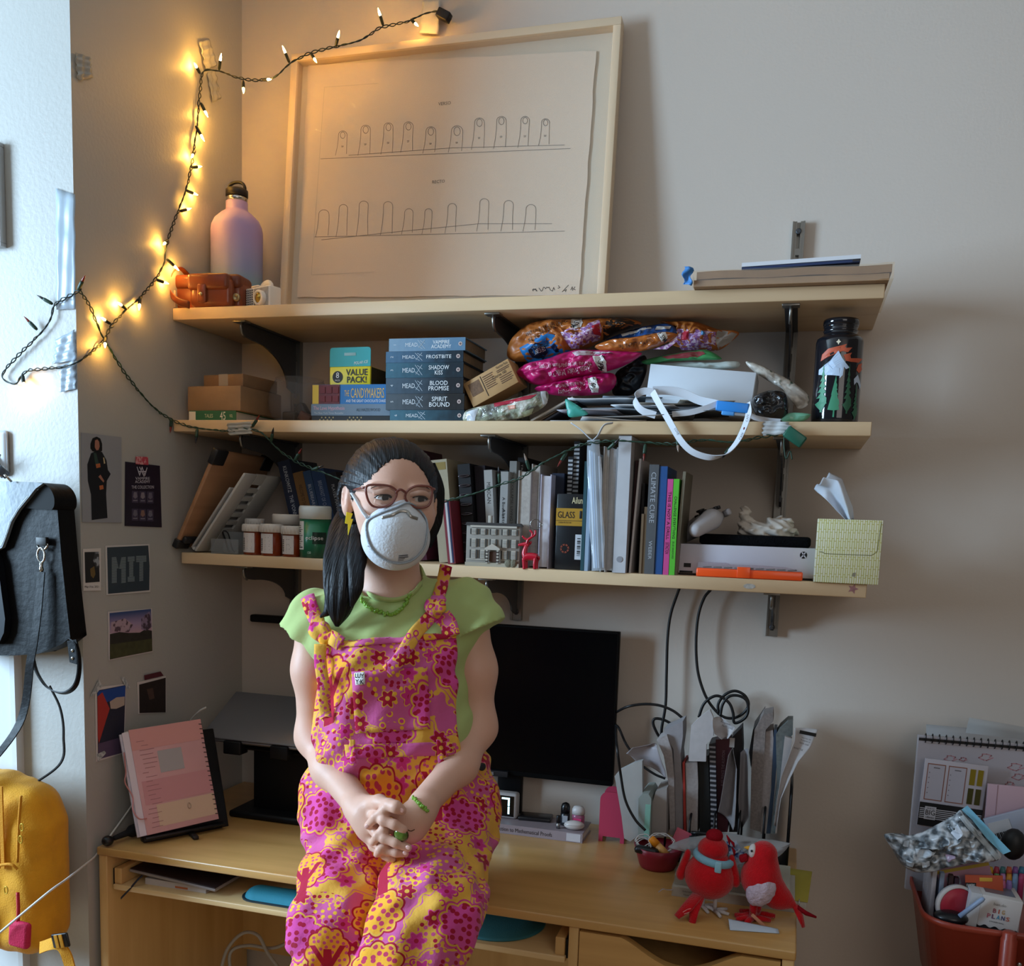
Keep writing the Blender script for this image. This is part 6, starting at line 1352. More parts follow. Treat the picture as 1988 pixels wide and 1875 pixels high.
hub = MB().rbox(xh-.06, xh+.034, -.010, -.001, mz-.003, mz+.010, .001).build('front_hub', mat('33353a', .4, .4), mo); MB().box(xh-.05, xh, -.0112, -.010, mz, mz+.007).build('hub_label', mat('8a8a90', .4, .3), hub)
MB().rbox(-.03, .03, .022, .042, .01, mz+hm*.4, .004).build('neck', BLK, mo); MB().rbox(-.11, .05, .0, .045, 0, .010, .004).build('foot', BLK, mo)
bl = PZ(*k4(380, 1500), ZD); br2 = PZ(*k4(938, 1588), ZD)
xb0, xb1 = br2.x-.255, br2.x
mb_ = book_flat('thick paperback on mathematical proofs lying under the clock', xb0, xb1, br2.y, ZD, .0215, .092, '8e8084', [('Introduction to Mathematical Proofs', .43, .5, .60, .42, '241c20')], yaw=0)
MB().box(.255*.5-.036, .255*.5-.004, -.0008, 0, .002, .0195).build('library_sticker', mat('b5b0b4', .6), mb_)
zb2 = ZD+.0219; yb2 = br2.y
cx0 = P(*k4(500, 1385), yb2+.045).x
ck = thing('digital_clock', 'white digital clock with glowing pale digits on the maths book', 'clock', T(cx0-.060, yb2+.040, zb2))
hck = .060
MB().rbox(-.060, .060, 0, .028, 0, hck, .007, seg=3).build('case', mat('aaa7a8', .5), ck); MB().box(-.053, .053, -.0006, .0, .006, hck-.006).build('face', mat('040507', .25), ck)
GLOW = mat((.72, .93, 1.0), .4, emit=2.2)
def seg7(x, ch):
 S = {'7': 'abc', '1': 'bc', '2': 'abged'}[ch]; w_, h_, t_ = .019, .040, .0042; z0 = (hck-h_)/2
 R_ = {'a': (x, z0+h_-t_, x+w_, z0+h_), 'b': (x+w_-t_, z0+h_/2+.001, x+w_, z0+h_-.002), 'c': (x+w_-t_, z0+.002, x+w_, z0+h_/2-.001), 'g': (x, z0+h_/2-t_/2, x+w_, z0+h_/2+t_/2), 'e': (x, z0+.002, x+t_, z0+h_/2-.001), 'd': (x, z0, x+w_, z0+t_), 'f': (x, z0+h_/2, x+t_, z0+h_)}
 for s_ in S: flat(ck, rect(*R_[s_]), GLOW, 'digit_segment', -.0010)
seg7(.024, '7'); seg7(-.004, '1'); seg7(-.040, '2')
def onb(u, v, Y): q = P(*k4(u, v), Y); return q.x
o = thing('black_bottle', 'small black bottle with domed cap on the maths book', 'bottle', T(onb(818, 1400, yb2+.04), yb2+.05, zb2)); MB().lathe([(.010, 0), (.011, .002), (.011, .026), (.008, .029)], 20).build('body', mat('17171c', .3), o); MB().lathe([(.0105, .029), (.0105, .042), (.008, .049), (.002, .052)], 20).build('cap', mat('0d0d10', .3), o); MB().box(-.004, .008, -.0116, -.0108, .008, .024).build('label_patch', mat('9a9aa0', .5), o)
o = thing('hand_sanitizer', 'tiny pink hand gel bottle with white cap on the maths book', 'bottle', T(onb(912, 1415, yb2+.045), yb2+.045, zb2)); MB().lathe([(.0135, 0), (.0145, .002), (.0145, .026), (.012, .030)], 20, S3(1, .7, 1)).build('body', mat('a8607c', .2, trans=.3), o); MB().lathe([(.0148, .030), (.0148, .040), (.011, .047), (.003, .049)], 20, S3(1, .75, 1)).build('cap', mat('b7b2b0', .4), o); MB().box(-.009, .009, -.0110, -.0100, .006, .022).build('label_patch', mat('c23a6a', .4), o)
o = thing('earbud_case', 'rounded white earbud case on the maths book edge', 'case', T(onb(882, 1470, yb2+.018), yb2+.022, zb2) @ RZ(.15)); MB().sphere((0, 0, .0105), (.023, .013, .0105), 24, 14).build('shell', mat('bdb4b0', .3), o); MB().tube([(.0232*math.cos(a_), .0132*math.sin(a_), .0128) for a_ in [2*PI*k/32 for k in range(32)]], .0003, 5, closed=True).build('lid_seam', mat('7c7672', .5), o)
o = thing('lipstick', 'small silver and black tube standing on the maths book', 'lipstick', T(onb(775, 1475, yb2+.016), yb2+.018, zb2)); MB().lathe([(.0045, 0), (.0045, .013)], 14).build('silver_base', mat('8d8c8c', .25, .9), o); MB().lathe([(.0048, .013), (.0048, .028), (.004, .0295)], 14).build('cap', BLKG, o)
box_at('phone', 'dark phone lying flat behind the tiny bottles on the maths book', 'phone', (onb(620, 1420, yb2+.06), yb2+.066, zb2+.0002), .075, .045, .008, mat('1b1a1c', .3), .1)
ps = P(*k5(150, 1650), -.13); wp_ = 160*.309*mpp(-.13, 1190, 1600); hp_ = P(*k5(150, 1352), -.13).z-ZD
ps_t = thing('pink_holder', 'dark pink arched desk holder beside the monitor', 'holder', T(ps.x, -.13, ZD)); PKH = mat('a8324e', .45)
pts = [(-wp_/2, 0), (-wp_/2+.009, 0), (-wp_/2+.009, .012), (wp_/2-.009, .012), (wp_/2-.009, 0), (wp_/2, 0)]+[(wp_/2-.018+.018*math.cos(a_), hp_-.018+.018*math.sin(a_)) for a_ in [PI/2*k/6 for k in range(7)]]+[(-wp_/2+.018-.018*math.sin(a_), hp_-.018+.018*math.cos(a_)) for a_ in [PI/2*k/6 for k in range(7)]]
MB().prism(pts, 0, .004, 'Y').build('front_panel', PKH, ps_t); MB().prism(pts, .05, .054, 'Y').build('rear_panel', PKH, ps_t); MB().box(-wp_/2+.002, wp_/2-.002, .004, .05, .014, .018).build('floor', PKH, ps_t)
bc = PZ(*k5(430, 1858), ZD); rb_ = 160*.309*mpp(bc.y, 1270, 1690)*.95; yb3 = bc.y+rb_*.80
bw_ = thing('red_bowl', 'dark red scalloped plastic bowl full of small cables', 'bowl', T(bc.x-.002, yb3, ZD)); hb3 = .046
n = 40; prof = [(rb_*.70, 0), (rb_*.78, .006), (rb_*.92, .030), (rb_*1.02, hb3)]
vs = []
for j, (r_, z) in enumerate(prof+[(r_-.002, z+(.0 if z else .003)) for r_, z in prof[::-1]]):
 for k in range(n):
  a_ = 2*PI*k/n; q = r_*(1+.012*math.cos(10*a_)*(z/hb3)); vs.append((q*math.cos(a_), q*math.sin(a_), z))
fs = [(j*n+k, j*n+(k+1) % n, (j+1)*n+(k+1) % n, (j+1)*n+k) for j in range(7) for k in range(n)]+[tuple(range(n))[::-1], tuple(7*n+k for k in range(n))]
MB().add(vs, fs, None, True).build('shell', mat('8c1c30', .4, coat=.1), bw_)
cz_ = ZD+.012
def incoil(label, cx_, cy_, r_, z_, nturn, tilt, seed):
 rn = random.Random(seed); pts = []
 for k in range(nturn*14+1):
  a_ = 2*PI*k/14; pts.append((r_*(1+.15*rn.uniform(-1, 1))*math.cos(a_), r_*.7*(1+.15*rn.uniform(-1, 1))*math.sin(a_), .0012*k/2+.003*math.sin(a_*1.3)))
 o = MB().tube(smooth_path(pts, 3), .0011, 6).build('cable_coil', mat('bdb8b4', .5)); o.matrix_world = T(bc.x+cx_, yb3+cy_, z_) @ RX(tilt); return tag(o, label, 'cable')
incoil('white cable coil standing up out of the red bowl', .006, -.004, .026, ZD+.052, 3, 1.15, 1); incoil('small white cable bundle at the rim of the red bowl', -.030, .006, .017, ZD+.040, 4, .9, 2)
o = box_at('power_adapter', 'black oval power adapter in the red bowl', 'adapter', (bc.x-.022, yb3-.030, ZD+.034), .05, .022, .016, mat('101014', .35), -.15, .007)
gs_ = thing('glue_stick', 'orange glue stick poking out of the red bowl', 'glue stick', T(bc.x+.022, yb3-.030, ZD+.036) @ RZ(-.25) @ RY(-.95)); MB().lathe([(.0075, 0), (.0078, .03)], 16).build('barrel', mat('c9924e', .45), gs_); MB().lathe([(.0085, .03), (.0085, .047), (.0075, .049)], 16).build('cap', mat('e08a1a', .4), gs_)
o = MB().box(-.016, .016, 0, .0006, 0, .034).build('pink_note', mat('b8505e', .6)); o.matrix_world = T(bc.x+.034, yb3+.032, ZD+.040) @ RY(.35) @ RX(-.2); tag(o, 'pink paper note sticking up at the back of the red bowl', 'note')
Ysf = -.205
fs_ = thing('file_sorter', 'black wire desk file sorter crammed with papers', 'file sorter', T(P(1420, 1640, Ysf).x, Ysf, ZD))
x0s, x1s = P(1290, 1640, Ysf).x-fs_.location.x, P(1530, 1640, Ysf).x-fs_.location.x
WIRE = mat('131316', .4, .3)
MB().rbox(x0s, x1s, 0, .17, .0, .010, .003).build('base_tray', WIRE, fs_)
hR = P(*k5(1230, 1330), Ysf).z-ZD
for k in range(6):
 xx = x0s+(x1s-x0s)*(k/5); hh = (.09, .10, .11, .12, .13, hR)[k]
 MB().tube([(xx, .004, .008), (xx, .004, hh*.9), (xx, .02, hh), (xx, .15, hh), (xx, .166, hh*.9), (xx, .166, .008)], .0025, 6).build('divider_hoop', WIRE, fs_)
MB().prism([(.004, .01), (.166, .01), (.166, hR*.95), (.02, hR*.95), (.004, hR*.8)], x1s-.001, x1s+.002, 'X').build('end_plate', WIRE, fs_)
def leaf(label, pts, Y, m, th=.0012, depth=.06, name='paper_file', cat='paper', curl=0.0, yawl=0.0):
 q = [P(*k5(*p), Y) for p in pts]; cx_ = sum(a_.x for a_ in q)/len(q); zb_ = min(a_.z for a_ in q)
 o = thing(name, label, cat, T(cx_, Y, zb_)); MB().prism([(a_.x-cx_, a_.z-zb_) for a_ in q], 0, depth, 'Y').build('sheets', m, o); return o
PW = mat('b9b4b4', .7, var=.12, vs=60); PWp = mat('a59c9a', .75, var=.25, vs=150); PG = mat('8f8a8c', .7, var=.15, vs=60)
zbase = 1625
leaf('sheaf of printed sheets sagging out beside the pink holder', [(172, 1250), (200, 1215), (300, 1165), (345, 1155), (350, 1600), (270, 1660), (232, 1640), (215, 1500)], -.215, mat('a19e9a', .75, var=.08, vs=30), depth=.02)
o = leaf('mint and white rolled folder behind the red bowl', [(322, 1390), (345, 1362), (385, 1362), (402, 1390), (396, 1640), (318, 1640)], -.235, mat('8a938e', .6), depth=.10, name='folder', cat='folder')
MB().box(.001, .012, -.001, 0, .005, .075).build('mint_strip', mat('7fb0a0', .5), o)
leaf('white carton edge standing behind the red bowl', [(402, 1440), (430, 1345), (500, 1325), (496, 1630), (400, 1640)], -.215, mat('97908c', .7), depth=.08, name='carton', cat='box')
def sheet_curve(label, rows, Y0, m, name='paper_sheet', dy=.05):
 n = len(rows)-1
 def fn(u, v):
  k = min(n-1, int(v*n)); f = v*n-k; a_ = P(*k5(*rows[k][0]), Y0).lerp(P(*k5(*rows[k+1][0]), Y0), f); b_ = P(*k5(*rows[k][1]), Y0).lerp(P(*k5(*rows[k+1][1]), Y0), f)
  p_ = a_.lerp(b_, u); p_.y += dy*math.sin(u*PI)*.35-.02*v*math.sin(v*3); return p_
 c0 = P(*k5(*rows[0][0]), Y0); o = thing(name, label, 'paper', T(c0)); Mi = o.matrix_world.inverted()
 MB().grid(lambda u, v: Mi @ fn(u, v), 12, 6*n, thick=.0006).build('sheet', m, o); return o
sheet_curve('ruled sheet flopping forward over the folder', [((310, 1160), (495, 1262)), ((275, 1120), (490, 1210)), ((250, 1102), (470, 1150)), ((290, 1066), (445, 1070)), ((400, 1050), (440, 1055))], -.20, mat('9c969a', .75, var=.06, vs=40))
leaf('cream file stack rising from the sorter', [(436, 1022), (500, 990), (530, 1090), (545, 1250), (552, 1620), (520, 1620), (510, 1300), (480, 1120)], -.185, PWp, depth=.07)
leaf('grey file stack beside the cream one', [(480, 960), (560, 925), (600, 905), (600, 1000), (585, 1110), (600, 1300), (602, 1620), (556, 1620), (550, 1250), (540, 1080)], -.175, PG, depth=.07)
leaf('thin red-edged notebook among the files', [(598, 1165), (612, 1162), (622, 1620), (606, 1620)], -.18, mat('a3342c', .5), depth=.07, name='notebook', cat='notebook')
leaf('beige file stack next to the red-edged notebook', [(616, 1170), (690, 1160), (696, 1300), (690, 1620), (626, 1620)], -.178, PWp, depth=.07)
leaf('folded white envelope standing tallest among the files', [(636, 1155), (652, 935), (700, 885), (770, 832), (790, 880), (792, 1000), (748, 1050), (745, 1158)], -.19, PW, depth=.012, name='envelope')
leaf('dark green-black book among the files', [(698, 1135), (760, 1120), (775, 1610), (706, 1610)], -.17, mat('15191a', .5), depth=.07, name='book', cat='book')
o = leaf('striped spiral notebook standing among the files', [(764, 1050), (805, 1040), (815, 1600), (778, 1600)], -.175, mat('24242a', .5), depth=.07, name='spiral_notebook', cat='notebook')
for k in range(18):
 q0 = P(*k5(768+k*.5, 1060+k*30), -.1762); q1 = P(*k5(806+k*.5, 1060+k*30), -.1762); MB().box(q0.x-o.location.x, q1.x-o.location.x, -.002, 0, q0.z-o.location.z-.004, q0.z-o.location.z).build('pale_stripe', mat('8f8d92', .5), o)
o = leaf('maroon hardback with small spine lettering among the files', [(806, 1020), (893, 1015), (905, 1100), (880, 1600), (820, 1600)], -.165, mat('431a24', .45), depth=.07, name='book', cat='book')
qq = P(*k5(852, 1200), -.1665); text('RUSE PRINCE THE AUDITION', .075, .006, mat('8a7076', .5), o, T(qq.x-o.location.x, -.0012, qq.z-o.location.z) @ FRONT @ RZ(PI/2+.02), 'spine_title', sx=1)
qq = P(*k5(912, 1040), -.166); MB().box(qq.x-o.location.x-.006, qq.x-o.location.x+.004, -.0012, 0, qq.z-o.location.z-.010, qq.z-o.location.z+.010).build('shelf_sticker', mat('a9a4a2', .6), o)
leaf('black paper folder behind the maroon hardback', [(905, 1010), (970, 945), (975, 1080), (955, 1600), (890, 1600)], -.155, mat('17151a', .5), depth=.06, name='folder', cat='folder')
o = sheet_curve('printed slip folded over above the maroon hardback', [((845, 1020), (880, 1015)), ((800, 980), (905, 985)), ((790, 930), (935, 940)), ((788, 884), (850, 884))], -.185, PW)
qq = P(*k5(868, 918), -.197); tx = text('Request', .020, .0052, INK, o, o.matrix_world.inverted() @ T(qq) @ RY(.25) @ FRONT, sx=1); qq = P(*k5(880, 940), -.197); text('Hold Until', .022, .0052, INK, o, o.matrix_world.inverted() @ T(qq) @ RY(.25) @ FRONT, sx=1)
sheet_curve('folded grey paper with open lower end in the sorter', [((822, 1475), (915, 1590)), ((840, 1400), (925, 1560)), ((865, 1250), (935, 1400)), ((890, 1110), (940, 1200)), ((905, 1085), (915, 1090))], -.20, PG, dy=.07)
sheet_curve('narrow grey paper strip hanging in the sorter', [((958, 1530), (975, 1570)), ((950, 1400), (1015, 1500)), ((960, 1250), (1010, 1300)), ((965, 1100), (1010, 1075))], -.19, mat('817d80', .7), dy=.04)
o = leaf('fat bundle of pale booklets in the sorter', [(1022, 1580), (1030, 1200), (1050, 960), (1105, 862), (1165, 852), (1168, 905), (1120, 960), (1105, 1250), (1090, 1600)], -.175, mat('8c827e', .75, var=.35, vs=190), depth=.07)
leaf('black card behind the fat booklet bundle', [(1015, 1100), (1040, 960), (1110, 860), (1085, 940), (1045, 1030), (1028, 1200)], -.165, BLKG, depth=.1, name='card', cat='card')
leaf('white and tan file next to the booklet bundle', [(1122, 970), (1165, 960), (1172, 1050), (1150, 1350), (1120, 1610), (1088, 1610), (1100, 1300)], -.17, PWp, depth=.07)
leaf('slate blue folder edge in the sorter', [(1172, 960), (1190, 960), (1196, 1100), (1170, 1400), (1150, 1610), (1124, 1610), (1155, 1330)], -.172, mat('33455c', .5), depth=.06, name='folder', cat='folder')
leaf('grey-green rolled papers at the sorter end', [(1184, 990), (1210, 950), (1260, 905), (1292, 905), (1290, 990), (1245, 1030), (1230, 1300), (1180, 1610), (1152, 1610), (1190, 1300)], -.178, mat('6d7270', .7, var=.3, vs=120), depth=.06)
leaf('white sheets bent at the sorter end', [(1240, 1000), (1286, 1015), (1262, 1180), (1215, 1350), (1190, 1610), (1180, 1605), (1205, 1320)], -.19, PW, depth=.02)
o = sheet_curve('long till receipt curling out over the sorter end', [((1172, 1560), (1186, 1575)), ((1195, 1380), (1215, 1390)), ((1218, 1250), (1275, 1255)), ((1255, 1150), (1325, 1150)), ((1300, 1020), (1400, 1060)), ((1300, 945), (1448, 955))], -.20, PW, 'receipt', dy=.02)
qq = P(*k5(1385, 982), -.214); oi = o.matrix_world.inverted(); MB().box(-.016, .016, 0, .0006, -.0035, .0035, oi @ T(qq) @ RY(.12)).build('black_band', BLACK, o)
for k, (s_, u, v) in enumerate((('Important dial', 1375, 1015), ('if request of', 1370, 1030), ('form cost', 1362, 1046), ('AWAIT THE', 1325, 1078))): qq = P(*k5(u, v), -.2135); text(s_, .018, .0040, INK, o, oi @ T(qq) @ RY(.22) @ FRONT, sx=1)
kb0 = P(1425, 1625, -.235)
o = thing('cable_tangle', 'tangle of black clips and straps before the file sorter', 'cables', T(kb0)); rn = random.Random(5)
for k in range(7): MB().tube(smooth_path([(rn.uniform(-.09, .08), rn.uniform(-.01, .01), rn.uniform(-.02, .0)) for _ in range(4)], 6), .004, 6).build('strap', BLKG, o)
wbk = PZ(1303, 1748, ZD); zst = ZD
xs0 = P(1303, 1738, -.40).x
ybk = -.395
b1_ = book_flat('lower white paperback of the pair under the plastic bag', xs0, xs0+.225, ybk, ZD, .0185, .15, 'b7b2a8', [('Selected Essays', .16, .62, .14, .22, '55504c'), ('New Edition', .16, .3, .12, .2, '55504c')])
b2_ = book_flat('upper cream paperback of the pair under the plastic bag', xs0+.003, xs0+.215, ybk+.012, ZD+.0189, .0185, .135, 'aaa79a', ())
rbm = MB().tube(smooth_path([(0, 0, 0), (-.012, -.004, .0), (-.018, -.010, .003), (-.026, -.012, -.004)], 6), .002, 6, flat=.3).build('bookmark_ribbon', mat('a9a3a8', .5), b1_, T(-.11, -.001, .012))
yn = thing('yellow_notebook', 'mustard spiral notebook lying at the desk edge behind the birds', 'notebook', T(P(1530, 1720, -.36).x-.02, -.365, ZD+.0005) @ RZ(-.06));
MB().rbox(-.02, .055, 0, .17, .0, .012, .001).build('page_block', mat('bdbab2', .7, var=.15, vs=150), yn); MB().rbox(-.021, .057, -.002, .172, .0125, .0145, .0008).build('cover', mat('a3942c', .5), yn)
for k in range(4): MB().tube([(-.012+.018*k, .003+.0065*math.cos(a_)-.004, .008+.0085*math.sin(a_)) for a_ in [2*PI*j/12 for j in range(12)]], .0009, 5, closed=True).build('spiral_ring', mat('b9bcc4', .25, .8), yn)
pb_ = Pouch('plastic_bag', 'clear crinkled plastic bag with blue print behind the birds', 'plastic bag', [k6(*p) for p in ((600, 400), (700, 345), (850, 315), (1050, 300), (1250, 330), (1480, 365), (1500, 385), (1420, 470), (1300, 520), (1100, 545), (900, 530), (720, 420))], -.335, .030, clear('dfe6ee', .12, .42), 21, wr=1.0)
pb_.decal([k6(*p) for p in ((960, 360), (1110, 350), (1180, 440), (1080, 480), (980, 450))], foil('24407a', '9ab0cc', 60, .25, .5, .04, 0), 'blue_print')
FELT = mat('c4121c', .95, var=.12, vs=120, bump=.5, bs=420, sheen=.3, spec=.1); FELTD = mat('8e1420', .95, bump=.5, bs=420, spec=.1)
def felt(fn, lo, hi, m, nm, parent, h=.0032):
 V, F_ = surf_nets(fn, lo, hi, h); return np_mesh(nm, V, F_, m, parent)
f1 = PZ(*k6(905, 880), ZD); s1 = .26157*mpp(f1.y, 1380, 1720)
bd = thing('felt_bird', 'red felt bird with bobble hat and pale blue scarf, back turned', 'toy bird', T(f1.x, f1.y, ZD)); U1 = lambda u: (u-905)*s1; V1 = lambda v: (880-v)*s1*1.0
felt(lambda X, Y, Z: smin(ell(X, Y, Z, (U1(895), 0, V1(600)), (182*s1, .044, 165*s1)), cone(X, Y, Z, (U1(890), -.006, V1(560)), (U1(905), 0, V1(470)), .036, .026), .02), (-.075, -.07, .0), (.075, .07, .13), FELT, 'body', bd)
felt(lambda X, Y, Z: ell(X, Y, Z, (U1(905), 0, V1(385)), (113*s1, .029, 92*s1)), (-.05, -.05, .08), (.05, .05, .17), FELT, 'head', bd)
MB().sphere((U1(910), 0, V1(283)), (64*s1, .016, 50*s1), 18, 12).build('hat_bobble', FELTD, bd)
sc_ = []
for k in range(33):
 a_ = 2*PI*k/32; sc_.append((U1(915)+125*s1*math.cos(a_), .033*math.sin(a_), V1(452)-.004*math.cos(a_)*1.3))
MB().tube(sc_[:-1], .0075, 8, closed=True, flat=1.0).build('scarf', mat('7fb0c4', .8, bump=.3, bs=400), bd)
MB().rbox(-.006, .006, -.003, .003, -.010, .010, .002, T(U1(960), -.038, V1(470)) @ RY(.05)).build('scarf_knot', mat('8fbccc', .8), bd)
for s_, u in ((-1, 705), (1, 1062)): felt(lambda X, Y, Z: cone(X, Y, Z, (U1(u)-s_*.004, .0, V1(450)), (U1(u)+s_*.006, -.004, V1(600)), .009, .013, ((1, 0, 0), 1.5)), (-.09, -.04, .05), (.09, .04, .14), FELT, 'wing', bd, .0025)
MB().tube([(U1(835), -.022, V1(700)), (U1(755), -.050, V1(790)), (U1(690), -.062, V1(850))], [.012, .012, .007], 10, flat=.4).build('tail_feather', FELT, bd); MB().tube([(U1(845), -.022, V1(700)), (U1(808), -.050, V1(810)), (U1(803), -.062, V1(898))], [.010, .009, .006], 10, flat=.45).build('tail_feather', FELT, bd)
strokes([[(U1(735), V1(800)), (U1(765), V1(775)), (U1(790), V1(765))], [(U1(745), V1(812)), (U1(780), V1(795))]], .0006, mat('e0a0a0', .6), bd, T(0, -.066, 0), 'stitching')
LEGW = mat('c9c6c6', .8, bump=.5, bs=300)
for u, dy in ((850, .012), (945, .0)):
 lg = MB().tube([(U1(u), dy, V1(740)), (U1(u), dy, .005)], .0036, 8).build('leg', LEGW, bd)
 for a_ in (-.5, .35, 1.3, 2.9): MB().tube([(U1(u), dy, .005), (U1(u)+.014*math.cos(a_-.6), dy+.014*math.sin(a_-.6), .005), (U1(u)+.027*math.cos(a_-.6), dy+.027*math.sin(a_-.6), .0036)], [.0036, .0036, .0028], 8).build('toe', LEGW, lg)
hq = P(*k6(1070, 400), f1.y+.005); hI = bd.matrix_world.inverted()
MB().tube([hI @ P(*k6(1040, 470), f1.y), hI @ P(*k6(1058, 400), f1.y)], .0006, 6).build('flower_wire', mat('6a6a6a', .4, .6), bd)
fb = MB()
for u, v, u2, v2 in ((1035, 310, 1055, 380), (1060, 345, 1092, 400), (1075, 400, 1092, 462)): fb.tube([hI @ P(*k6(u, v), f1.y), hI @ P(*k6((u+u2)/2+8, (v+v2)/2), f1.y), hI @ P(*k6(u2, v2), f1.y)], [.002, .0055, .002], 8, flat=.5)
fb.build('held_flower', FELTD, bd)
f2 = PZ(*k6(1215, 930), ZD); s2 = .26157*mpp(f2.y, 1450, 1720)
bd2 = thing('felt_bird', 'red felt bird with white fluffy wing facing the hatted bird', 'toy bird', T(f2.x, f2.y, ZD)); U2 = lambda u: (u-1215)*s2; V2 = lambda v: (930-v)*s2
def bird2(X, Y, Z):
 d = cone(X, Y, Z, (U2(1270), 0, V2(620)), (U2(1400), 0, V2(730)), 148*s2*.95, 80*s2)
 d = smin(d, cone(X, Y, Z, (U2(1275), 0, V2(415)), (U2(1270), 0, V2(560)), 104*s2, 130*s2), .02)
 return smin(d, cone(X, Y, Z, (U2(1400), 0, V2(720)), (U2(1545), 0, V2(790)), 80*s2, 12*s2), .02)
felt(bird2, (-.06, -.055, .0), (.12, .055, .18), FELT, 'body', bd2)
felt(lambda X, Y, Z: ell(X, Y, Z, (U2(1275), -.022, V2(668)), (98*s2, .020, 128*s2), RY(.62))+.0010*np.sin(X*420+np.sin(Z*300)*2)*np.sin(Z*380), (-.03, -.055, .02), (.07, .02, .12), mat('cdb9c8', .95, var=.2, vs=120, bump=.8, bs=260), 'fluffy_wing', bd2, .0022)
felt(lambda X, Y, Z: ell(X, Y, Z, (U2(1198), -.006, V2(390)), (.008, .014, .013)), (-.03, -.04, .11), (.03, .03, .17), mat('d6d2d2', .9, bump=.4, bs=300), 'cheek_patch', bd2, .002)
MB().sphere((U2(1190), -.0195, V2(372)), .0022, 10, 8).build('eye', BLACK, bd2); MB().lathe([(.005, 0), (.003, .007), (.0004, .012)], 10, T(U2(1180), -.004, V2(372)) @ RY(-PI/2)).build('beak', mat('d8a02a', .6), bd2)
MB().rbox(-.012, .004, -.008, .008, -.006, .006, .003, T(U2(1150), -.004, V2(448)) @ RY(-.4)).build('bow', FELTD, bd2)
for u, dy in ((1232, -.010), (1262, .012)):
 lg = MB().tube([(U2(u), dy, V2(750)), (U2(u-5), dy, .006)], .0068, 10).build('leg', FELT, bd2)
 for a_ in (-2.6, -1.9, -3.4, .2): MB().tube([(U2(u-5), dy, .006), (U2(u-5)+.016*math.cos(a_), dy+.014*math.sin(a_), .0062), (U2(u-5)+.032*math.cos(a_), dy+.026*math.sin(a_), .0045)], [.006, .0055, .0042], 8).build('toe', FELT, lg)
MB().tube([(U2(1530), 0, V2(780)), (U2(1570), -.004, V2(850)), (U2(1600), -.008, V2(925))], [.009, .009, .005], 10, flat=.5).build('tail_feather', FELT, bd2); MB().tube([(U2(1540), 0, V2(785)), (U2(1610), .006, V2(835)), (U2(1685), .010, V2(862))], [.008, .008, .004], 10, flat=.5).build('tail_feather', FELTD, bd2)
MB().rbox(-.003, .003, -.001, .001, -.016, .016, .0005, T(U2(1275), -.03, .010) @ RY(-.9)).build('paper_tag', mat('c98a6a', .6), bd2); MB().tube([(U2(1210), -.018, .02), (U2(1225), -.028, .018), (U2(1245), -.030, .016)], .0005, 5).build('tag_string', mat('9a8040', .5), bd2)
fa = PZ(*k6(1058, 1020), ZD); fb_ = PZ(*k6(1425, 1045), ZD); an_ = math.atan2(fb_.y-fa.y, fb_.x-fa.x); L_ = (fb_-fa).length
o = thing('paper_slip', 'small folded white paper slip on the desk before the birds', 'paper', T(fa.x, fa.y, ZD+.0005) @ RZ(an_)); MB().grid(lambda u, v: (L_*u, .020*v*(1.3-.6*u), .001+.010*math.sin(v*PI*.5)*(1-.75*u)), 12, 6, thick=.0006).build('sheet', mat('bcc8d6', .6), o); MB().box(0.002, L_, .001, .012, 0, .0008).build('lower_fold', mat('bcc8d6', .6), o)
Yt_ = TY+.03
xa_ = P(*k3(370, 1340), Yt_).x; xb_ = P(*k3(740, 1400), Yt_).x
wb2 = book_flat('white paperback lying on the keyboard tray under the tablet', xa_-.01, xb_-.005, Yt_-.006, ZT, .013, .12, 'c4bdb8', ()); MB().box(.0, .03, -.0006, 0, .002, .006).build('orange_mark', mat('b5673a', .5), wb2)
tbm = thing('tablet', 'dark tablet in a pale case lying over the paperback on the tray', 'tablet', T(P(*k3(250, 1262), Yt_).x, Yt_+.002, ZT+.0225) @ RZ(-.03) @ RY(.055)); MB().rbox(0, .212, -.012, .14, 0, .0065, .002).build('case', mat('8d8684', .5), tbm); MB().rbox(.002, .21, -.0115, .138, .0065, .009, .001).build('screen_side', mat('2b2326', .3), tbm)
MB().tube(smooth_path([(.035, -.013, .0), (.03, -.022, -.008), (.018, -.032, -.028), (.0, -.034, -.05)], 6), .0035, 6, flat=.25).build('ribbon_marker', mat('1c2230', .6), tbm)
TEAL = mat('2e8fa6', .75, var=.06, vs=40, bump=.15, bs=300)
xw = P(*k3(930, 1450), Yt_).x
wr = thing('wrist_rest', 'teal padded keyboard wrist rest on the tray', 'wrist rest', T(xw, Yt_-.012, ZT+.0005))
V, F_ = surf_nets(lambda X, Y, Z: cone(X, Y, Z, (.035, .032, .0), (.33, .032, .0), .030, .030, ((0, 0, 1), 1.35)), (-.02, -.01, -.001), (.39, .08, .04), .004); V[:, 2] = np.maximum(V[:, 2], .003); np_mesh('pad', V, F_, TEAL, wr); MB().prism([(.033+.034*math.cos(a_), .032+.034*math.sin(a_)) for a_ in [PI/2+PI*k/10 for k in range(11)]]+[(.335+.034*math.cos(a_), .032+.034*math.sin(a_)) for a_ in [-PI/2+PI*k/10 for k in range(11)]], 0, .003, 'Z').build('base', mat('20323a', .6), wr)
mp_ = P(950, 1800, Yt_+.02)
mpd = thing('mouse_pad', 'round dark teal mouse pad on the tray beside the drawer', 'mouse pad', T(mp_.x, Yt_+.075, ZT+.0004)); MB().lathe([(.092, 0), (.094, .002), (.094, .004), (.090, .0065), (.05, .007)], 48).build('pad', mat('2e6d74', .75, bump=.15, bs=300), mpd)
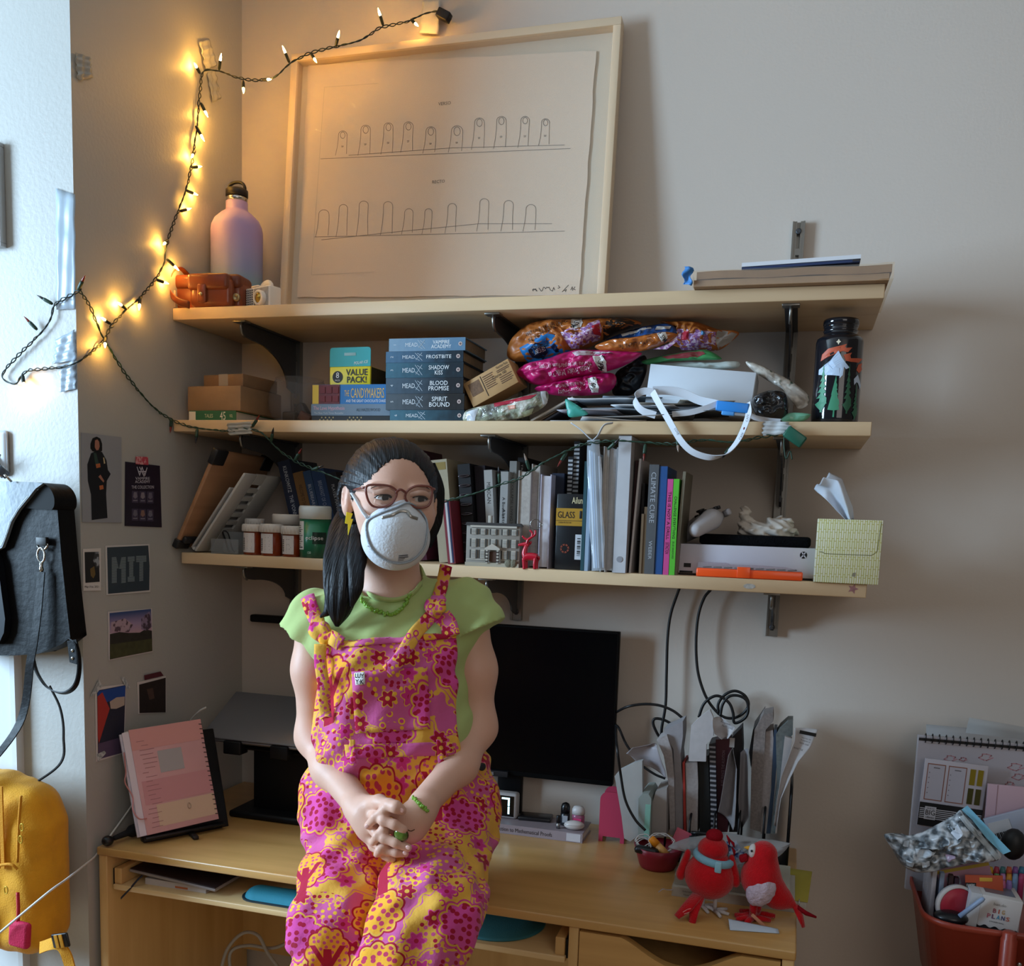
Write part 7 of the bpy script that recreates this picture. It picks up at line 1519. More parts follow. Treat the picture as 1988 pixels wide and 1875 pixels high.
wc_ = [P(*q, -.30) for q in ((425, 1900), (440, 1845), (470, 1812), (500, 1815), (520, 1850), (545, 1885), (560, 1920))]; wc2 = [P(*q, -.29) for q in ((450, 1905), (447, 1850), (480, 1835), (530, 1840), (575, 1822), (640, 1800))]
o = MB().tube(smooth_path(wc_, 10), .004, 8).build('extension_cable', mat('a5a29e', .5)); tag(o, 'thick white cable looping under the keyboard tray', 'cable'); o = MB().tube(smooth_path(wc2, 10), .004, 8).build('extension_cable', mat('a5a29e', .5)); tag(o, 'second white cable running under the tray towards the person', 'cable')
def cable(pts, label, r=.0032):
 o = MB().tube(smooth_path(pts, 10), r, 8).build('power_cable', mat('0c0c0e', .45)); return tag(o, label, 'cable')
W = lambda l, y: [P(*k5(u, v), y if len(q_) == 2 else q_[2]) for q_ in l for u, v in [q_[:2]]]
cable(W([(590, 40), (570, 95), (525, 230), (505, 380), (498, 600), (492, 800), (470, 930), (458, 1005), (420, 940), (415, 900), (440, 888), (500, 905), (600, 970)], -.03), 'black cable dropping from the lowest shelf and kinking at the wall')
lp_ = [(775, 80), (735, 130), (700, 230), (685, 360), (685, 500), (700, 620), (740, 740), (790, 820), (850, 875), (920, 885), (985, 850), (1012, 800), (990, 745), (930, 715), (870, 735), (825, 790), (822, 850)]
cable(W(lp_, -.035), 'black cable hanging in a curve and coiling beside the sorter'); cable(W([(700, 880), (730, 800), (780, 755), (830, 748), (890, 790), (915, 850), (925, 915), (985, 890), (1010, 840), (1000, 775), (950, 745), (890, 750), (850, 800), (835, 870)], -.045), 'black cable looping over the tall envelope')
cable([P(*k5(170, 855), -.045)]+W([(250, 815), (350, 798), (450, 805), (540, 840), (615, 900)], -.08), 'black cable arching from the monitor towards the files', .003)
cable([P(*k5(175, 925), -.045)]+W([(200, 950), (235, 1030), (265, 1080), (330, 1170), (420, 1235), (490, 1265)], -.10), 'black cable slanting from the monitor behind the flopping sheet', .0028)
cable([P(*k5(180, 925), -.045)]+W([(186, 1050), (210, 1240), (240, 1400), (300, 1520), (365, 1590)], -.245), 'black cable running from the monitor down into the red bowl', .0028)
# ================================================================== pier: hook, satchel, backpack
hk = thing('wall_hook', 'white adhesive wall hook carrying the black satchel', 'hook', T(P(2, 880, -PR).x, -PR, P(0, 880, -PR).z)); MB().rbox(-.022, .022, -.010, -.0005, -.045, .045, .008, seg=3).build('base_plate', mat('c9ced2', .4), hk); MB().tube(smooth_path([(0, -.008, -.01), (0, -.03, -.026), (0, -.045, -.014), (0, -.046, .0)], 6), .006, 8).build('prong', mat('c9ced2', .4), hk)
YB = -PR-.075
LEB = mat('08090c', .5, var=.2, vs=10, bump=.25, bs=70, spec=.25); LEF = mat('7f8b94', .30, var=.6, vs=11, bump=.2, bs=40, coat=.3); NIK = mat('b5b3ae', .2, 1)  # flap leather is scuffed, and its pale blue tone has window light painted in
def sb(u, v): return P(u*.26667*.93, 800+v*.26667, YB)
sa0 = sb(0, 500); sat = thing('satchel', 'black leather satchel with pale scuffed flap hanging from the hook', 'bag', T(sa0.x, YB, sb(0, 1770).z)); SI = sat.matrix_world.inverted()
sp_ = lambda u, v, dy=0: (lambda q: SI @ Vector((q.x, YB+dy, q.z)))(sb(u, v))
LX = -330
out = [(LX, 560), (150, 560), (430, 580), (448, 700), (480, 1050), (520, 1400), (550, 1640), (480, 1690), (380, 1730), (300, 1760), (100, 1772), (LX, 1772)]
mb = MB(); q = [sp_(*p) for p in out]; mb.prism([(a_.x, a_.z) for a_ in q], 0, .045, 'Y'); bo = mb.build('body', LEB, sat)
bm = bmesh.new(); bm.from_mesh(bo.data); bmesh.ops.bevel(bm, geom=[e for e in bm.edges], offset=.007, segments=2, affect='EDGES'); bm.to_mesh(bo.data); bm.free(); [setattr(p_, 'use_smooth', True) for p_ in bo.data.polygons]
fo = [(LX, 500), (100, 505), (300, 512), (380, 520), (320, 560), (270, 620), (190, 710), (130, 800), (95, 900), (60, 985), (0, 1015), (LX, 1015)]
q = [sp_(*p) for p in fo]; fl_ = MB().prism([(a_.x, a_.z) for a_ in q], -.014, -.006, 'Y').build('flap', LEF, sat); bm = bmesh.new(); bm.from_mesh(fl_.data); bmesh.ops.bevel(bm, geom=[e for e in bm.edges], offset=.0025, segments=2, affect='EDGES'); bm.to_mesh(fl_.data); bm.free()
roll = smooth_path([sp_(300, 514), sp_(380, 520), sp_(435, 560), sp_(465, 620), sp_(466, 680), sp_(448, 712)], 6)
mb = MB(); vs = []
for p_ in roll: vs += [(p_.x, -.014, p_.z), (p_.x, .045, p_.z)]
mb.add(vs, [(2*k, 2*k+2, 2*k+3, 2*k+1) for k in range(len(roll)-1)], None, True); ro = mb.build('flap_roll', LEB, sat)
q = [sp_(*p) for p in [(300, 514), (380, 520), (435, 560), (465, 620), (466, 680), (448, 712), (330, 706), (215, 700), (270, 620), (320, 560)]]; MB().prism([(a_.x, a_.z) for a_ in q], -.0055, .044, 'Y').build('gusset_top', mat('050608', .8), sat)
q = [sp_(*p) for p in [(LX, 1015), (0, 1015), (30, 1080), (60, 1300), (90, 1500), (80, 1600), (40, 1680), (LX, 1690)]]; MB().prism([(a_.x, a_.z) for a_ in q], -.016, -.001, 'Y').build('front_pocket', mat('10141a', .45, var=.4, vs=14, spec=.3), sat)
strokes([[(sp_(u, v).x, sp_(u, v).z) for u, v in ((262, 612), (182, 705), (122, 798), (88, 898), (52, 975), (0, 1003))]], .0007, mat('c4c8cc', .6), sat, T(0, -.0146, 0), 'edge_stitching')
def strap(pts, w_, nm, wd=(1, 0, .1), m=LEB): return ribbon([sat.matrix_world @ Vector(p_) for p_ in pts], w_, m, sat, SI, nm, wd, .0012)
strap([sp_(0, 330, -.005), sp_(40, 360, -.02), sp_(80, 410, -.03), sp_(125, 470, -.02)], .016, 'top_handle', (1, 0, .8), mat('3a4149', .35, var=.4, vs=20))
for a0 in ((60, 430), (130, 460)): MB().tube([sp_(*a0, -.03), sp_(a0[0]+25, a0[1]+50, -.02)], .0022, 8).build('handle_ring', NIK, sat)
dr_ = sp_(356, 955, -.008); MB().tube([dr_+Vector((.012*math.cos(a_), 0, .012*math.sin(a_))) for a_ in [PI+PI*k/12 for k in range(13)]], .0022, 8).build('d_ring', NIK, sat); MB().rbox(-.012, .012, -.004, .004, -.004, .012, .001, T(dr_)).build('ring_tab', mat('14110f', .5), sat)
d2 = sp_(352, 1040, -.010); MB().tube([d2+Vector((.0085*math.cos(a_), 0, .014*math.sin(a_))) for a_ in [2*PI*k/16 for k in range(16)]], .002, 8, closed=True).build('snap_hook', NIK, sat); MB().lathe([(.003, 0), (.0045, .006), (.003, .012), (.004, .02)], 12, T(sp_(355, 1165, -.010))).build('swivel', NIK, sat)
strap([sp_(358, 1160, -.012), sp_(350, 1400, -.016), sp_(330, 1640, -.02), sp_(300, 1800, -.02), sp_(215, 2250, -.02), sp_(100, 2600, -.09), sp_(60, 2720, -.11), sp_(-40, 2840, -.12)], .0175, 'long_strap', (1, 0, .15))
strap([sp_(190, 1770, .02), sp_(260, 1900, .01), sp_(380, 2010, .0), sp_(520, 2040, -.006), sp_(620, 1980, -.01), sp_(650, 1850, -.01), sp_(625, 1700, -.008), sp_(560, 1650, -.004)], .014, 'side_strap', (.25, -.9, .4))
q = [sp_(*p) for p in [(560, 1660), (630, 1650), (640, 1700), (635, 1830), (580, 1815)]]; MB().prism([(a_.x, a_.z) for a_ in q], -.012, -.008, 'Y').build('strap_end', LEB, sat)
for v in (1730, 1785): MB().lathe([(.0032, 0), (.0030, .0012), (.001, .0018)], 12, T(sp_(602, v, -.012)) @ RX(PI/2)).build('rivet', NIK, sat)
strap([sp_(300, 2010, .03), sp_(385, 2180, .03), sp_(410, 2380, .03), sp_(370, 2600, .03), sp_(250, 2750, -.06), sp_(120, 2830, -.10)], .009, 'thin_strap', (.8, -.5, .1))
strap([sp_(-40, 2380, -.04), sp_(30, 2620, -.10), sp_(100, 2760, -.11)], .018, 'lower_strap', (1, 0, -.2))
bk_ = sp_(60, 2740, -.122); MB().rbox(-.022, .022, -.002, .002, -.014, .014, .003, T(bk_) @ RY(.4)).build('buckle_leather', LEB, sat); MB().tube([bk_+Vector((.0+.016*math.cos(a_), -.004, -.022+.009*math.sin(a_))) for a_ in [2*PI*k/16 for k in range(16)]], .0022, 8, closed=True).build('buckle', NIK, sat); MB().lathe([(.004, 0), (.0036, .002)], 12, T(bk_+Vector((.004, -.002, .008))) @ RX(PI/2)).build('rivet', NIK, sat)
YBK = -PR-.16; yp = lambda u, v: P(*k2(u, v), YBK)
b0_ = yp(0, 1860); bp_ = thing('backpack', 'bright yellow canvas backpack hanging below the satchel', 'backpack', T(b0_.x-.06, YBK, b0_.z)); BI = bp_.matrix_world.inverted()
YEL = mat('e3a012', .75, var=.15, vs=30, bump=.3, bs=350, sheen=.1); YED = mat('c98508', .75, bump=.3, bs=350)
kx = lambda u: (BI @ yp(u, 1500)).x-.045; kz = lambda v: (BI @ yp(100, v)).z
def pack(X, Y, Z):
 d = np.maximum(np.maximum(np.abs(X-(kx(330)-.17))-.17+.05, np.abs(Y-.055)-.055+.05), np.abs(Z-(kz(1330)))-(kz(830)-kz(1830))/2+.05)
 qx = np.maximum(np.abs(X-(kx(325)-.17))-.12, 0); qy = np.maximum(np.abs(Y-.055)-.012, 0); qz = np.maximum(np.abs(Z-kz(1345))-((kz(840)-kz(1850))/2-.05), 0)
 d = np.sqrt(qx*qx+qy*qy+qz*qz)-.05
 taper = np.clip((Z-kz(1100))/(kz(840)-kz(1100)), 0, 1); d = d+taper*.028*np.clip((X-(kx(325)-.12))/.1, 0, 1)
 return d+.0022*np.sin(Z*70+np.sin(X*50)*2)*np.sin(Y*40+X*60)
V, F_ = surf_nets(pack, (kx(325)-.37, -.02, kz(1900)), (kx(325)+.03, .14, kz(780)), .006); np_mesh('body', V, F_, YEL, bp_)
V, F_ = surf_nets(lambda X, Y, Z: np.sqrt(np.maximum(np.abs(X-(kx(90)-.12))-.10, 0)**2+np.maximum(np.abs(Y-.0)-.004, 0)**2+np.maximum(np.abs(Z-kz(1560))-.055, 0)**2)-.022+.0018*np.sin(Z*80+X*60), (kx(90)-.3, -.06, kz(1860)), (kx(90)+.05, .04, kz(1200)), .006); np_mesh('front_pocket', V, F_, YEL, bp_)
MB().tube(smooth_path([BI @ P(*k2(120, 900), YBK-.012), BI @ P(*k2(108, 1060), YBK-.014), BI @ P(*k2(100, 1280), YBK-.014)], 8), .0028, 6).build('zip_line', YED, bp_); MB().tube(smooth_path([BI @ P(*k2(-20, 1300), YBK-.026), BI @ P(*k2(60, 1292), YBK-.027), BI @ P(*k2(100, 1320), YBK-.022)], 8), .003, 6).build('pocket_zip', YED, bp_)
for (u, v) in ((125, 1080), (118, 1150), (35, 1440)):
 q_ = BI @ P(*k2(u, v), YBK-.024); MB().tube([q_+Vector((.004*math.cos(a_), 0, .007*math.sin(a_))) for a_ in [2*PI*k/14 for k in range(14)]], .0012, 6, closed=True).build('zip_pull', mat('c9a83a', .35, .5), bp_)
for u in (-10, 15): MB().box(-.004, .004, -.003, 0, -.08, .08, T(BI @ P(*k2(u, 1080), YBK-.012))).build('front_seam', YED, bp_)
st2 = ribbon([P(*k2(230, 1770), YBK-.0), P(*k2(320, 1745), YBK-.005), P(*k2(370, 1790), YBK-.006), P(*k2(400, 1875), YBK), P(*k2(420, 1960), YBK)], .022, YEL, bp_, BI, 'shoulder_strap', (.8, 0, .6), .0016)
q_ = BI @ P(*k2(348, 1728), YBK-.008); bu_ = MB().rbox(-.019, .019, -.003, .003, -.014, .014, .003, T(q_) @ RY(-.25)).build('strap_buckle', mat('121214', .35), bp_)
for dx in (-.006, .005): MB().box(dx-.0035, dx+.0035, -.005, -.003, -.013, .012, T(q_) @ RY(-.25)).build('strap_loop', YEL, bu_)
kc = thing('key_pouch', 'hot pink padded key pouch on a red cord clipped to the backpack', 'key pouch', T(P(*k2(115, 1690), YBK-.055))); MB().rbox(-.022, .022, -.008, .008, -.026, .024, .007, RY(.08), seg=3).build('pouch', mat('c4204e', .75, bump=.3, bs=300), kc); MB().tube(smooth_path([(-.004, 0, .022), (-.010, .008, .045), (-.020, .018, .070)], 6), .004, 8, flat=.6).build('cord', mat('b5202c', .5), kc)
# ================================================================== rolling cart at the free end of the desk
CR_ = mat('8e3322', .42, coat=.1)
ZR = .75; cx0_, cx1_ = 1.626, 2.08; cy0_, cy1_ = -.372, -.085
cart = thing('utility_cart', 'brick-red metal utility cart filled with stationery', 'cart', T((cx0_+cx1_)/2, (cy0_+cy1_)/2, 0))
hx_, hy_ = (cx1_-cx0_)/2, (cy1_-cy0_)/2
def rr(hx, hy, r, z, n=6):
 out = []
 for qx, qy, a0 in ((1, 1, 0), (-1, 1, PI/2), (-1, -1, PI), (1, -1, 1.5*PI)):
  for k in range(n+1): a_ = a0+PI/2*k/n; out.append((qx*(hx-r)+r*math.cos(a_), qy*(hy-r)+r*math.sin(a_), z))
 return out
def basket(z1, dp, nm):
 rings = [rr(hx_-.03, hy_-.03, .05, z1-dp), rr(hx_-.004, hy_-.004, .06, z1-.012), rr(hx_, hy_, .062, z1-.010), rr(hx_, hy_, .062, z1), rr(hx_-.005, hy_-.005, .058, z1), rr(hx_-.008, hy_-.008, .056, z1-.012), rr(hx_-.033, hy_-.033, .047, z1-dp+.003)]
 n = len(rings[0]); vs = [p_ for r_ in rings for p_ in r_]; fs = [(j*n+k, j*n+(k+1) % n, (j+1)*n+(k+1) % n, (j+1)*n+k) for j in range(len(rings)-1) for k in range(n)]+[tuple(range(n))[::-1], tuple((len(rings)-1)*n+k for k in range(n))]
 return MB().add(vs, fs, None, True).build(nm, CR_, cart)
basket(ZR, .16, 'top_basket'); basket(.45, .12, 'lower_basket')
xp = P(*k7(1015, 1700), cy0_-.012).x-cart.location.x
for sx_ in (xp, ): MB().lathe([(.0135, .06), (.0135, ZR-.008), (.0115, ZR-.006), (.0115, ZR+.004), (.010, ZR+.006)], 20, T(sx_, -hy_-.012, 0)).build('post', CR_, cart)
MB().lathe([(.0135, .06), (.0135, ZR+.006)], 20, T(xp, hy_+.012, 0)).build('post', CR_, cart)
for yy in (-hy_-.012, hy_+.012): MB().lathe([(.03, -.012), (.03, .012)], 20, T(xp, yy, .03) @ RX(PI/2)).build('castor', BLKG, cart)
MB().lathe([(.0042, 0), (.004, .002), (.002, .003)], 14, T(xp+.022, -hy_-.002, ZR-.055) @ RX(PI/2)).build('screw', mat('b9b9b9', .25, .9), cart)
zf_ = ZR-.157
Yk = -.135
q0 = P(*k7(372, 250), Yk); q1 = P(*k7(345, 940), Yk)
zf_ += .127; sk = thing('sketchbook', 'large white spiral sketchbook with faint pink flowers in the cart', 'sketchbook', T(q0.x, Yk, zf_+.002)); hk_ = q0.z-zf_
MB().rbox(0, .40, 0, .010, 0, hk_, .001).build('page_block', mat('a9a4a8', .7), sk); MB().box(.002, .40, -.0012, 0, 0, hk_-.002).build('cover', foil('a8a2a8', 'a8a2a8', 10, .6, .5, .02, 0), sk)
MB().box(.002, .40, -.0022, -.001, hk_-.010, hk_-.0045).build('binding_slot', BLACK, sk)
for k in range(24): MB().tube([(.014+.0126*k, -.002+.006*math.cos(a_), hk_-.004+.009*math.sin(a_)) for a_ in [2*PI*j/12 for j in range(12)]], .0011, 5, closed=True).build('spiral_ring', BLKG, sk)
for k, (u, v, s_) in enumerate(((600, 410, 1), (690, 415, .6), (850, 400, 1.1), (1060, 470, 1.2), (1080, 540, 1), (1020, 590, .7))):
 q_ = P(*k7(u, v), Yk-.002); strokes([[(q_.x-q0.x+.012*s_*math.cos(a_)*(1 if j % 2 else .5), q_.z-zf_-.002+.006*s_*math.sin(a_)) for j, a_ in enumerate([2*PI*i/9 for i in range(10)])]], .0009, mat('b07a80', .6), sk, T(0, -.0016, 0), 'flower_sketch')
o = MB().grid(lambda u, v: (.36*u, .004+.02*v*v, .10*v+.0), 4, 8, thick=.0008).build('loose_paper', mat('9a9694', .7)); q_ = P(*k7(440, 200), -.10); o.matrix_world = T(q_.x, -.10, q_.z-.095); tag(o, 'loose pale sheet standing behind the sketchbook in the cart', 'paper')
o = MB().grid(lambda u, v: (.3*u, .01*math.sin(v*3), .12*v), 4, 8, thick=.0008).build('loose_paper', mat('a8a4a0', .7)); q_ = P(*k7(690, 115), -.088); o.matrix_world = T(q_.x, -.088, q_.z-.12) @ RY(.10); tag(o, 'folded paper sheet tilted highest at the back of the cart', 'paper')
def card_px(name, label, cat, tl, tr, bl, Y, d, m):
 return tilted(label, name, cat, tl, tr, bl, Y, d, m, .0006)
sn, ws_, hs3 = card_px('sticky_note_pad', 'white list sticker pad with gold tabs and black striped band in the cart', 'note pad', k7(425, 408), k7(872, 465), k7(360, 880), -.165, .006, mat('b4aeb6', .6))
for x_ in (.05, .385):
 f_ = flat(sn, rect(ws_*x_, hs3*.40, ws_*(x_+.29), hs3*.94), mat('8a5a4c', .5), 'list_frame', -.0004); flat(sn, rect(ws_*(x_+.014), hs3*.415, ws_*(x_+.276), hs3*.925), mat('aeaab4', .6), 'list_panel', -.0007); MB().box(ws_*(x_+.10), ws_*(x_+.20), -.001, -.0007, hs3*.875, hs3*.89).build('list_title', mat('6a6468', .6), sn)
 for k in range(5): MB().box(ws_*(x_+.035), ws_*(x_+.05), -.001, -.0007, hs3*(.50+.075*k), hs3*(.512+.075*k)).build('list_bullet', mat('6a6468', .6), sn)
for i, x_ in enumerate((.73, .85)):
 for j, z_ in enumerate((.42, .70)): MB().box(ws_*x_, ws_*(x_+.085), -.0012, -.0004, hs3*z_, hs3*(z_+.23)).build('page_tab', mat(['4e4a22', '8f7c24'][j], .35, .4), sn)
MB().box(0, ws_, -.003, 0, hs3*.02, hs3*.36).build('black_band', BLACK, sn)
for k in range(6): MB().box(ws_*.01, ws_*.99, -.0034, -.003, hs3*(.13+.028*k), hs3*(.142+.028*k)).build('white_stripe', mat('b9b5ba', .6), sn)
MB().box(ws_*.09, ws_*.27, -.0042, -.003, hs3*.12, hs3*.31).build('title_plate', mat('b9b5ba', .6), sn); text('BIG', ws_*.15, hs3*.075, BLACK, sn, front(ws_*.18, -.0046, hs3*.225), sx=1); text('me & my', ws_*.12, hs3*.026, BLACK, sn, front(ws_*.18, -.0046, hs3*.285), sx=1); text('ideas', ws_*.13, hs3*.03, BLACK, sn, front(ws_*.18, -.0046, hs3*.155), sx=1)
pk, wk_, hk2 = card_px('pink_notebook', 'dusty pink notebook standing in the cart before the sketchbook', 'notebook', k7(868, 590), k7(1300, 630), k7(835, 860), -.185, .008, mat('b99aa4', .55)); MB().box(wk_*.155, wk_*.165, -.0006, 0, 0, hk2).build('spine_crease', mat('9a7c86', .6), pk)
en, we_, he_ = card_px('parcel_envelope', 'grey plastic mailer with barcode sticker in the cart', 'envelope', k7(835, 840), k7(1300, 720), k7(905, 1010), -.205, .008, mat('9aa0b0', .4, coat=.2)); MB().box(.004, .042, -.0008, 0, .004, .040).build('barcode_sticker', mat('b5b6ba', .6), en)
for k in range(9): MB().box(.010+.0030*k, .0115+.0030*k+.0008*(k % 2), -.0012, -.0008, .006, .018).build('barcode_bar', BLACK, en)
zf_ -= .127
zg = Pouch('zip_bag', 'clear zip bag of white scraps with pale blue closure on the cart', 'plastic bag', [k7(*p) for p in ((135, 945), (270, 955), (380, 935), (500, 880), (620, 810), (690, 770), (780, 850), (880, 960), (960, 1090), (930, 1130), (780, 1140), (600, 1175), (400, 1215), (270, 1170), (190, 1050))], -.285, .030, foil('4f575e', '8c97a0', 60, .10, .46, .05, .6, 30, c3='ccd5de', thr3=.56), 31, wr=.9)
zg.decal([k7(*p) for p in ((688, 785), (730, 755), (830, 860), (960, 1000), (1040, 1082), (985, 1105), (860, 980), (760, 850))], mat('7fc4e4', .25, coat=.4), 'blue_closure', .004); zg.decal([k7(*p) for p in ((650, 815), (680, 790), (830, 960), (960, 1115), (925, 1130), (800, 985))], clear('c8d4dc', .1, .7), 'zip_ridge', .003)
for k, pt in enumerate((((350, 1040), (440, 1035), (490, 1070), (440, 1100), (360, 1095)), ((600, 930), (650, 870), (680, 920), (640, 965)), ((270, 980), (310, 990), (300, 1030), (262, 1020)), ((560, 1080), (625, 1075), (630, 1110), (580, 1135)), ((730, 980), (790, 990), (780, 1030), (740, 1020)), ((280, 1110), (340, 1120), (330, 1165), (290, 1155)), ((390, 1130), (450, 1125), (455, 1165), (400, 1170)))): zg.decal([k7(*p) for p in pt], mat(['c9d6e2', 'cfd8e4', 'b9c8d8', 'b8a4bc', 'c4d2de', 'bccbd8', 'c9d6e2'][k], .3, coat=.3), 'paper_scrap', .004)
q0 = P(*k7(805, 1365), -.325); q1 = P(*k7(1100, 1395), -.325); wq = q1.x-q0.x; hq_ = q0.z-P(*k7(790, 1600), -.325).z
bg = thing('sticker_roll_box', 'white window box lettered BIG PLANS at the front of the cart', 'box', T(q0.x, -.325, q0.z-hq_) @ RY(.085))
MB().rbox(0, wq, 0, .075, 0, hq_, .0012).build('carton', mat('c6c2c0', .55), bg); MB().box(-.018, 0, .0, .07, .0, hq_, None).build('open_flap', mat('c9cdd2', .55), bg)
MB().box(wq*.12, wq*.86, .018, .06, hq_, hq_+.0006).build('window_film', mat('6a6a70', .2), bg)
wvp = [(0, 0), (wq, 0)]+[(wq*(1-k/24), hq_*.10+.0022*math.sin(k*1.05)) for k in range(25)]; flat(bg, wvp, mat('14161a', .5), 'wavy_band', -.0006)
text('ban.do', wq*.30, hq_*.085, mat('8a8684', .5), bg, front(wq*.46, -.0008, hq_*.80), sx=1)
for i, (ch, cl) in enumerate(zip('BIG', ('8f3a4c', 'b0503a', 'b08a4a'))): text(ch, wq*(.075 if ch != 'I' else .025), hq_*.13, mat(cl, .5), bg, front(wq*(.36+.105*i), -.0008, hq_*.595), bold=.02, sx=1)
for i, (ch, cl) in enumerate(zip('PLANS', ('b05a6a', '5a3a5a', '3f86a4', '2c3a6a', 'b05a4a'))): text(ch, wq*.085, hq_*.13, mat(cl, .5), bg, front(wq*(.245+.115*i), -.0008, hq_*.42), bold=.02, sx=1)
text('STICKER ROLL', wq*.36, hq_*.04, BLACK, bg, front(wq*.46, -.0008, hq_*.26), sx=1)
dk_, wd_, hd_ = card_px('hang_card', 'orange-red blister hang card standing in the cart', 'card', k7(705, 1232), k7(972, 1238), k7(690, 1420), -.285, .003, mat('b04a2c', .5)); text('ELMERS', wd_*.22, hd_*.12, WHITE, dk_, front(wd_*.14, -.0008, hd_*.62), sx=1); MB().box(wd_*.0, wd_*.28, -.0006, 0, hd_*.52, hd_*.72).build('brand_bar', BLACK, dk_); MB().rbox(wd_*.38, wd_*.72, -.0009, 0, hd_*.78, hd_*.92, .0004).build('hang_hole', mat('d0a03c', .4), dk_)
dc = P(*k7(640, 1440), -.30); o = thing('tape_roll', 'red and white round tape disc leaning in the cart', 'tape roll', T(dc.x, -.30, dc.z) @ RZ(.35) @ RX(PI/2)); MB().lathe([(.012, -.006), (.032, -.006), (.032, .006), (.012, .006)], 36).build('red_disc', mat('a8283a', .45), o); MB().lathe([(.033, -.005), (.0375, -.005), (.0375, .005), (.033, .005)], 36, cap=False).build('white_ring', mat('c9c4c4', .5), o)
for k, (u, cl, nm_) in enumerate(((400, 'b9b8c0', 'white'), (455, '8fa0b8', 'blue-grey'), (520, '3a2024', 'dark red'), (560, '3a1c30', 'plum'))):
 q_ = P(*k7(u, 1330), -.275); o = MB().rbox(.016, .024, 0, .11, zf_+.10, P(*k7(u, 1190+k*18), -.275).z, .001).build('planner_insert', mat(cl, .6, var=.2, vs=80)); o.location = (q_.x, -.275, 0); tag(o, '%s planner insert standing in the cart corner' % nm_, 'notebook')
ly, wl_, hl_ = card_px('sticker_book', 'pink and yellow sticker book lying across the cart', 'book', k7(500, 1205), k7(870, 1140), k7(520, 1330), -.262, .010, mat('b58a9c', .5)); MB().box(0, wl_, -.0006, 0, hl_*.82, hl_).build('yellow_edge', mat('b59a3c', .5), ly); MB().box(wl_*.15, wl_*.40, -.0008, 0, hl_*.1, hl_*.55).build('grey_square', mat('a4adb8', .5), ly)
MKC = ['c9a02c', 'a83a50', '4a7f86', 'd0654a', '8a5fa8', '3f7fa0', 'c97a9a', '6fa06a', 'b98ac4', 'c98a2a', '7a9ac0', 'a8406a', 'd0b03a', '5a86b0', 'c06a90', '8f74b4']
rn = random.Random(9)
for k in range(16):
 u = 885+(k % 6)*44; v = 1175+(k//6)*48; Y_ = -.225-.018*(k//6); q_ = P(*k7(u, v), Y_); c_ = MKC[k]
 o = thing('marker_pen', '%s brush marker standing among the pens in the cart' % ['yellow', 'crimson', 'teal', 'coral', 'purple', 'blue', 'rose', 'green', 'lilac', 'amber', 'sky-blue', 'magenta', 'lemon', 'steel-blue', 'dusty pink', 'violet'][k], 'marker', T(q_.x, Y_, zf_+.004), 'markers in the cart')
 hh = q_.z-zf_-.004; MB().lathe([(.0048, 0), (.0048, hh*.72)], 12).build('barrel', mat('a9a4ac', .5), o); MB().lathe([(.0055, hh*.72), (.0055, hh*.96), (.004, hh)], 12).build('cap', mat(c_, .35), o)
o = MB().sphere((0, 0, 0), (.030, .022, .012), 18, 10).build('tape_dispenser', mat('14161a', .3)); q_ = P(*k7(610, 1545), -.335); o.matrix_world = T(q_.x, -.325, q_.z); tag(o, 'black rounded tape dispenser at the cart corner', 'dispenser')
o = MB().lathe([(.0045, 0), (.0045, .05), (.003, .055)], 12).build('correction_pen', mat('8fa4c4', .4)); q_ = P(*k7(665, 1525), -.338); o.matrix_world = T(q_.x, -.338, q_.z) @ RY(.75); tag(o, 'pale blue pen slanting beside the lettered box', 'pen')
o = MB().sphere((0, 0, 0), (.022, .02, .03), 16, 10).build('black_pouch', mat('101216', .5)); q_ = P(*k7(1050, 1020), -.245); o.matrix_world = T(q_.x, -.24, q_.z); tag(o, 'black round gadget behind the markers in the cart', 'gadget')
# ================================================================== the person on the desk
person = thing('person', 'person in lime tee, floral dungarees, glasses and white mask sitting on the desk, hands folded', 'person', T(.70, -.58, ZD))
PI_ = person.matrix_world.inverted()
SKIN = mat('dcae98', .5, var=.07, vs=12, bump=.06, bs=300, sub=.12)
def A3(p): return np.array(p, np.float32)
def pw(x, y, Y): return A3(P(x, y, Y))
def chain(X, Y, Z, pts, k=.012):
 d = None
 for (a, ra), (b, rb_) in zip(pts[:-1], pts[1:]):
  c = cone(X, Y, Z, a, b, ra, rb_); d = c if d is None else smin(d, c, k)
 return d
sR, sL = pw(612, 1192, -.665), pw(908, 1172, -.59)
def torso(X, Y, Z, g=0.0):
 d = cone(X, Y, Z, sR+A3((.012, 0, -.006)), sL+A3((-.012, 0, -.006)), .042+g, .042+g)
 d = smin(d, cone(X, Y, Z, pw(705, 1265, -.665), pw(838, 1258, -.615), .072+g, .072+g), .06)
 d = smin(d, cone(X, Y, Z, pw(722, 1285, -.70), pw(815, 1280, -.665), .052+g, .052+g), .03)
 d = smin(d, cone(X, Y, Z, pw(715, 1420, -.66), pw(838, 1415, -.62), .080+g, .080+g), .07)
 d = smin(d, cone(X, Y, Z, pw(700, 1560, -.60), pw(850, 1555, -.56), .100+g, .100+g), .07)
 return d
nb_ = pw(757, 1130, -.625)
HC = P(761, 966, -.665); HM = T(HC) @ RZ(.60) @ RX(.03) @ RY(.03); HMi = HM.inverted()
HR = np.array(HMi.to_3x3(), np.float32); HT = np.array(HMi.translation, np.float32)
def hloc(X, Y, Z): return (HR[0, 0]*X+HR[0, 1]*Y+HR[0, 2]*Z+HT[0], HR[1, 0]*X+HR[1, 1]*Y+HR[1, 2]*Z+HT[1], HR[2, 0]*X+HR[2, 1]*Y+HR[2, 2]*Z+HT[2])
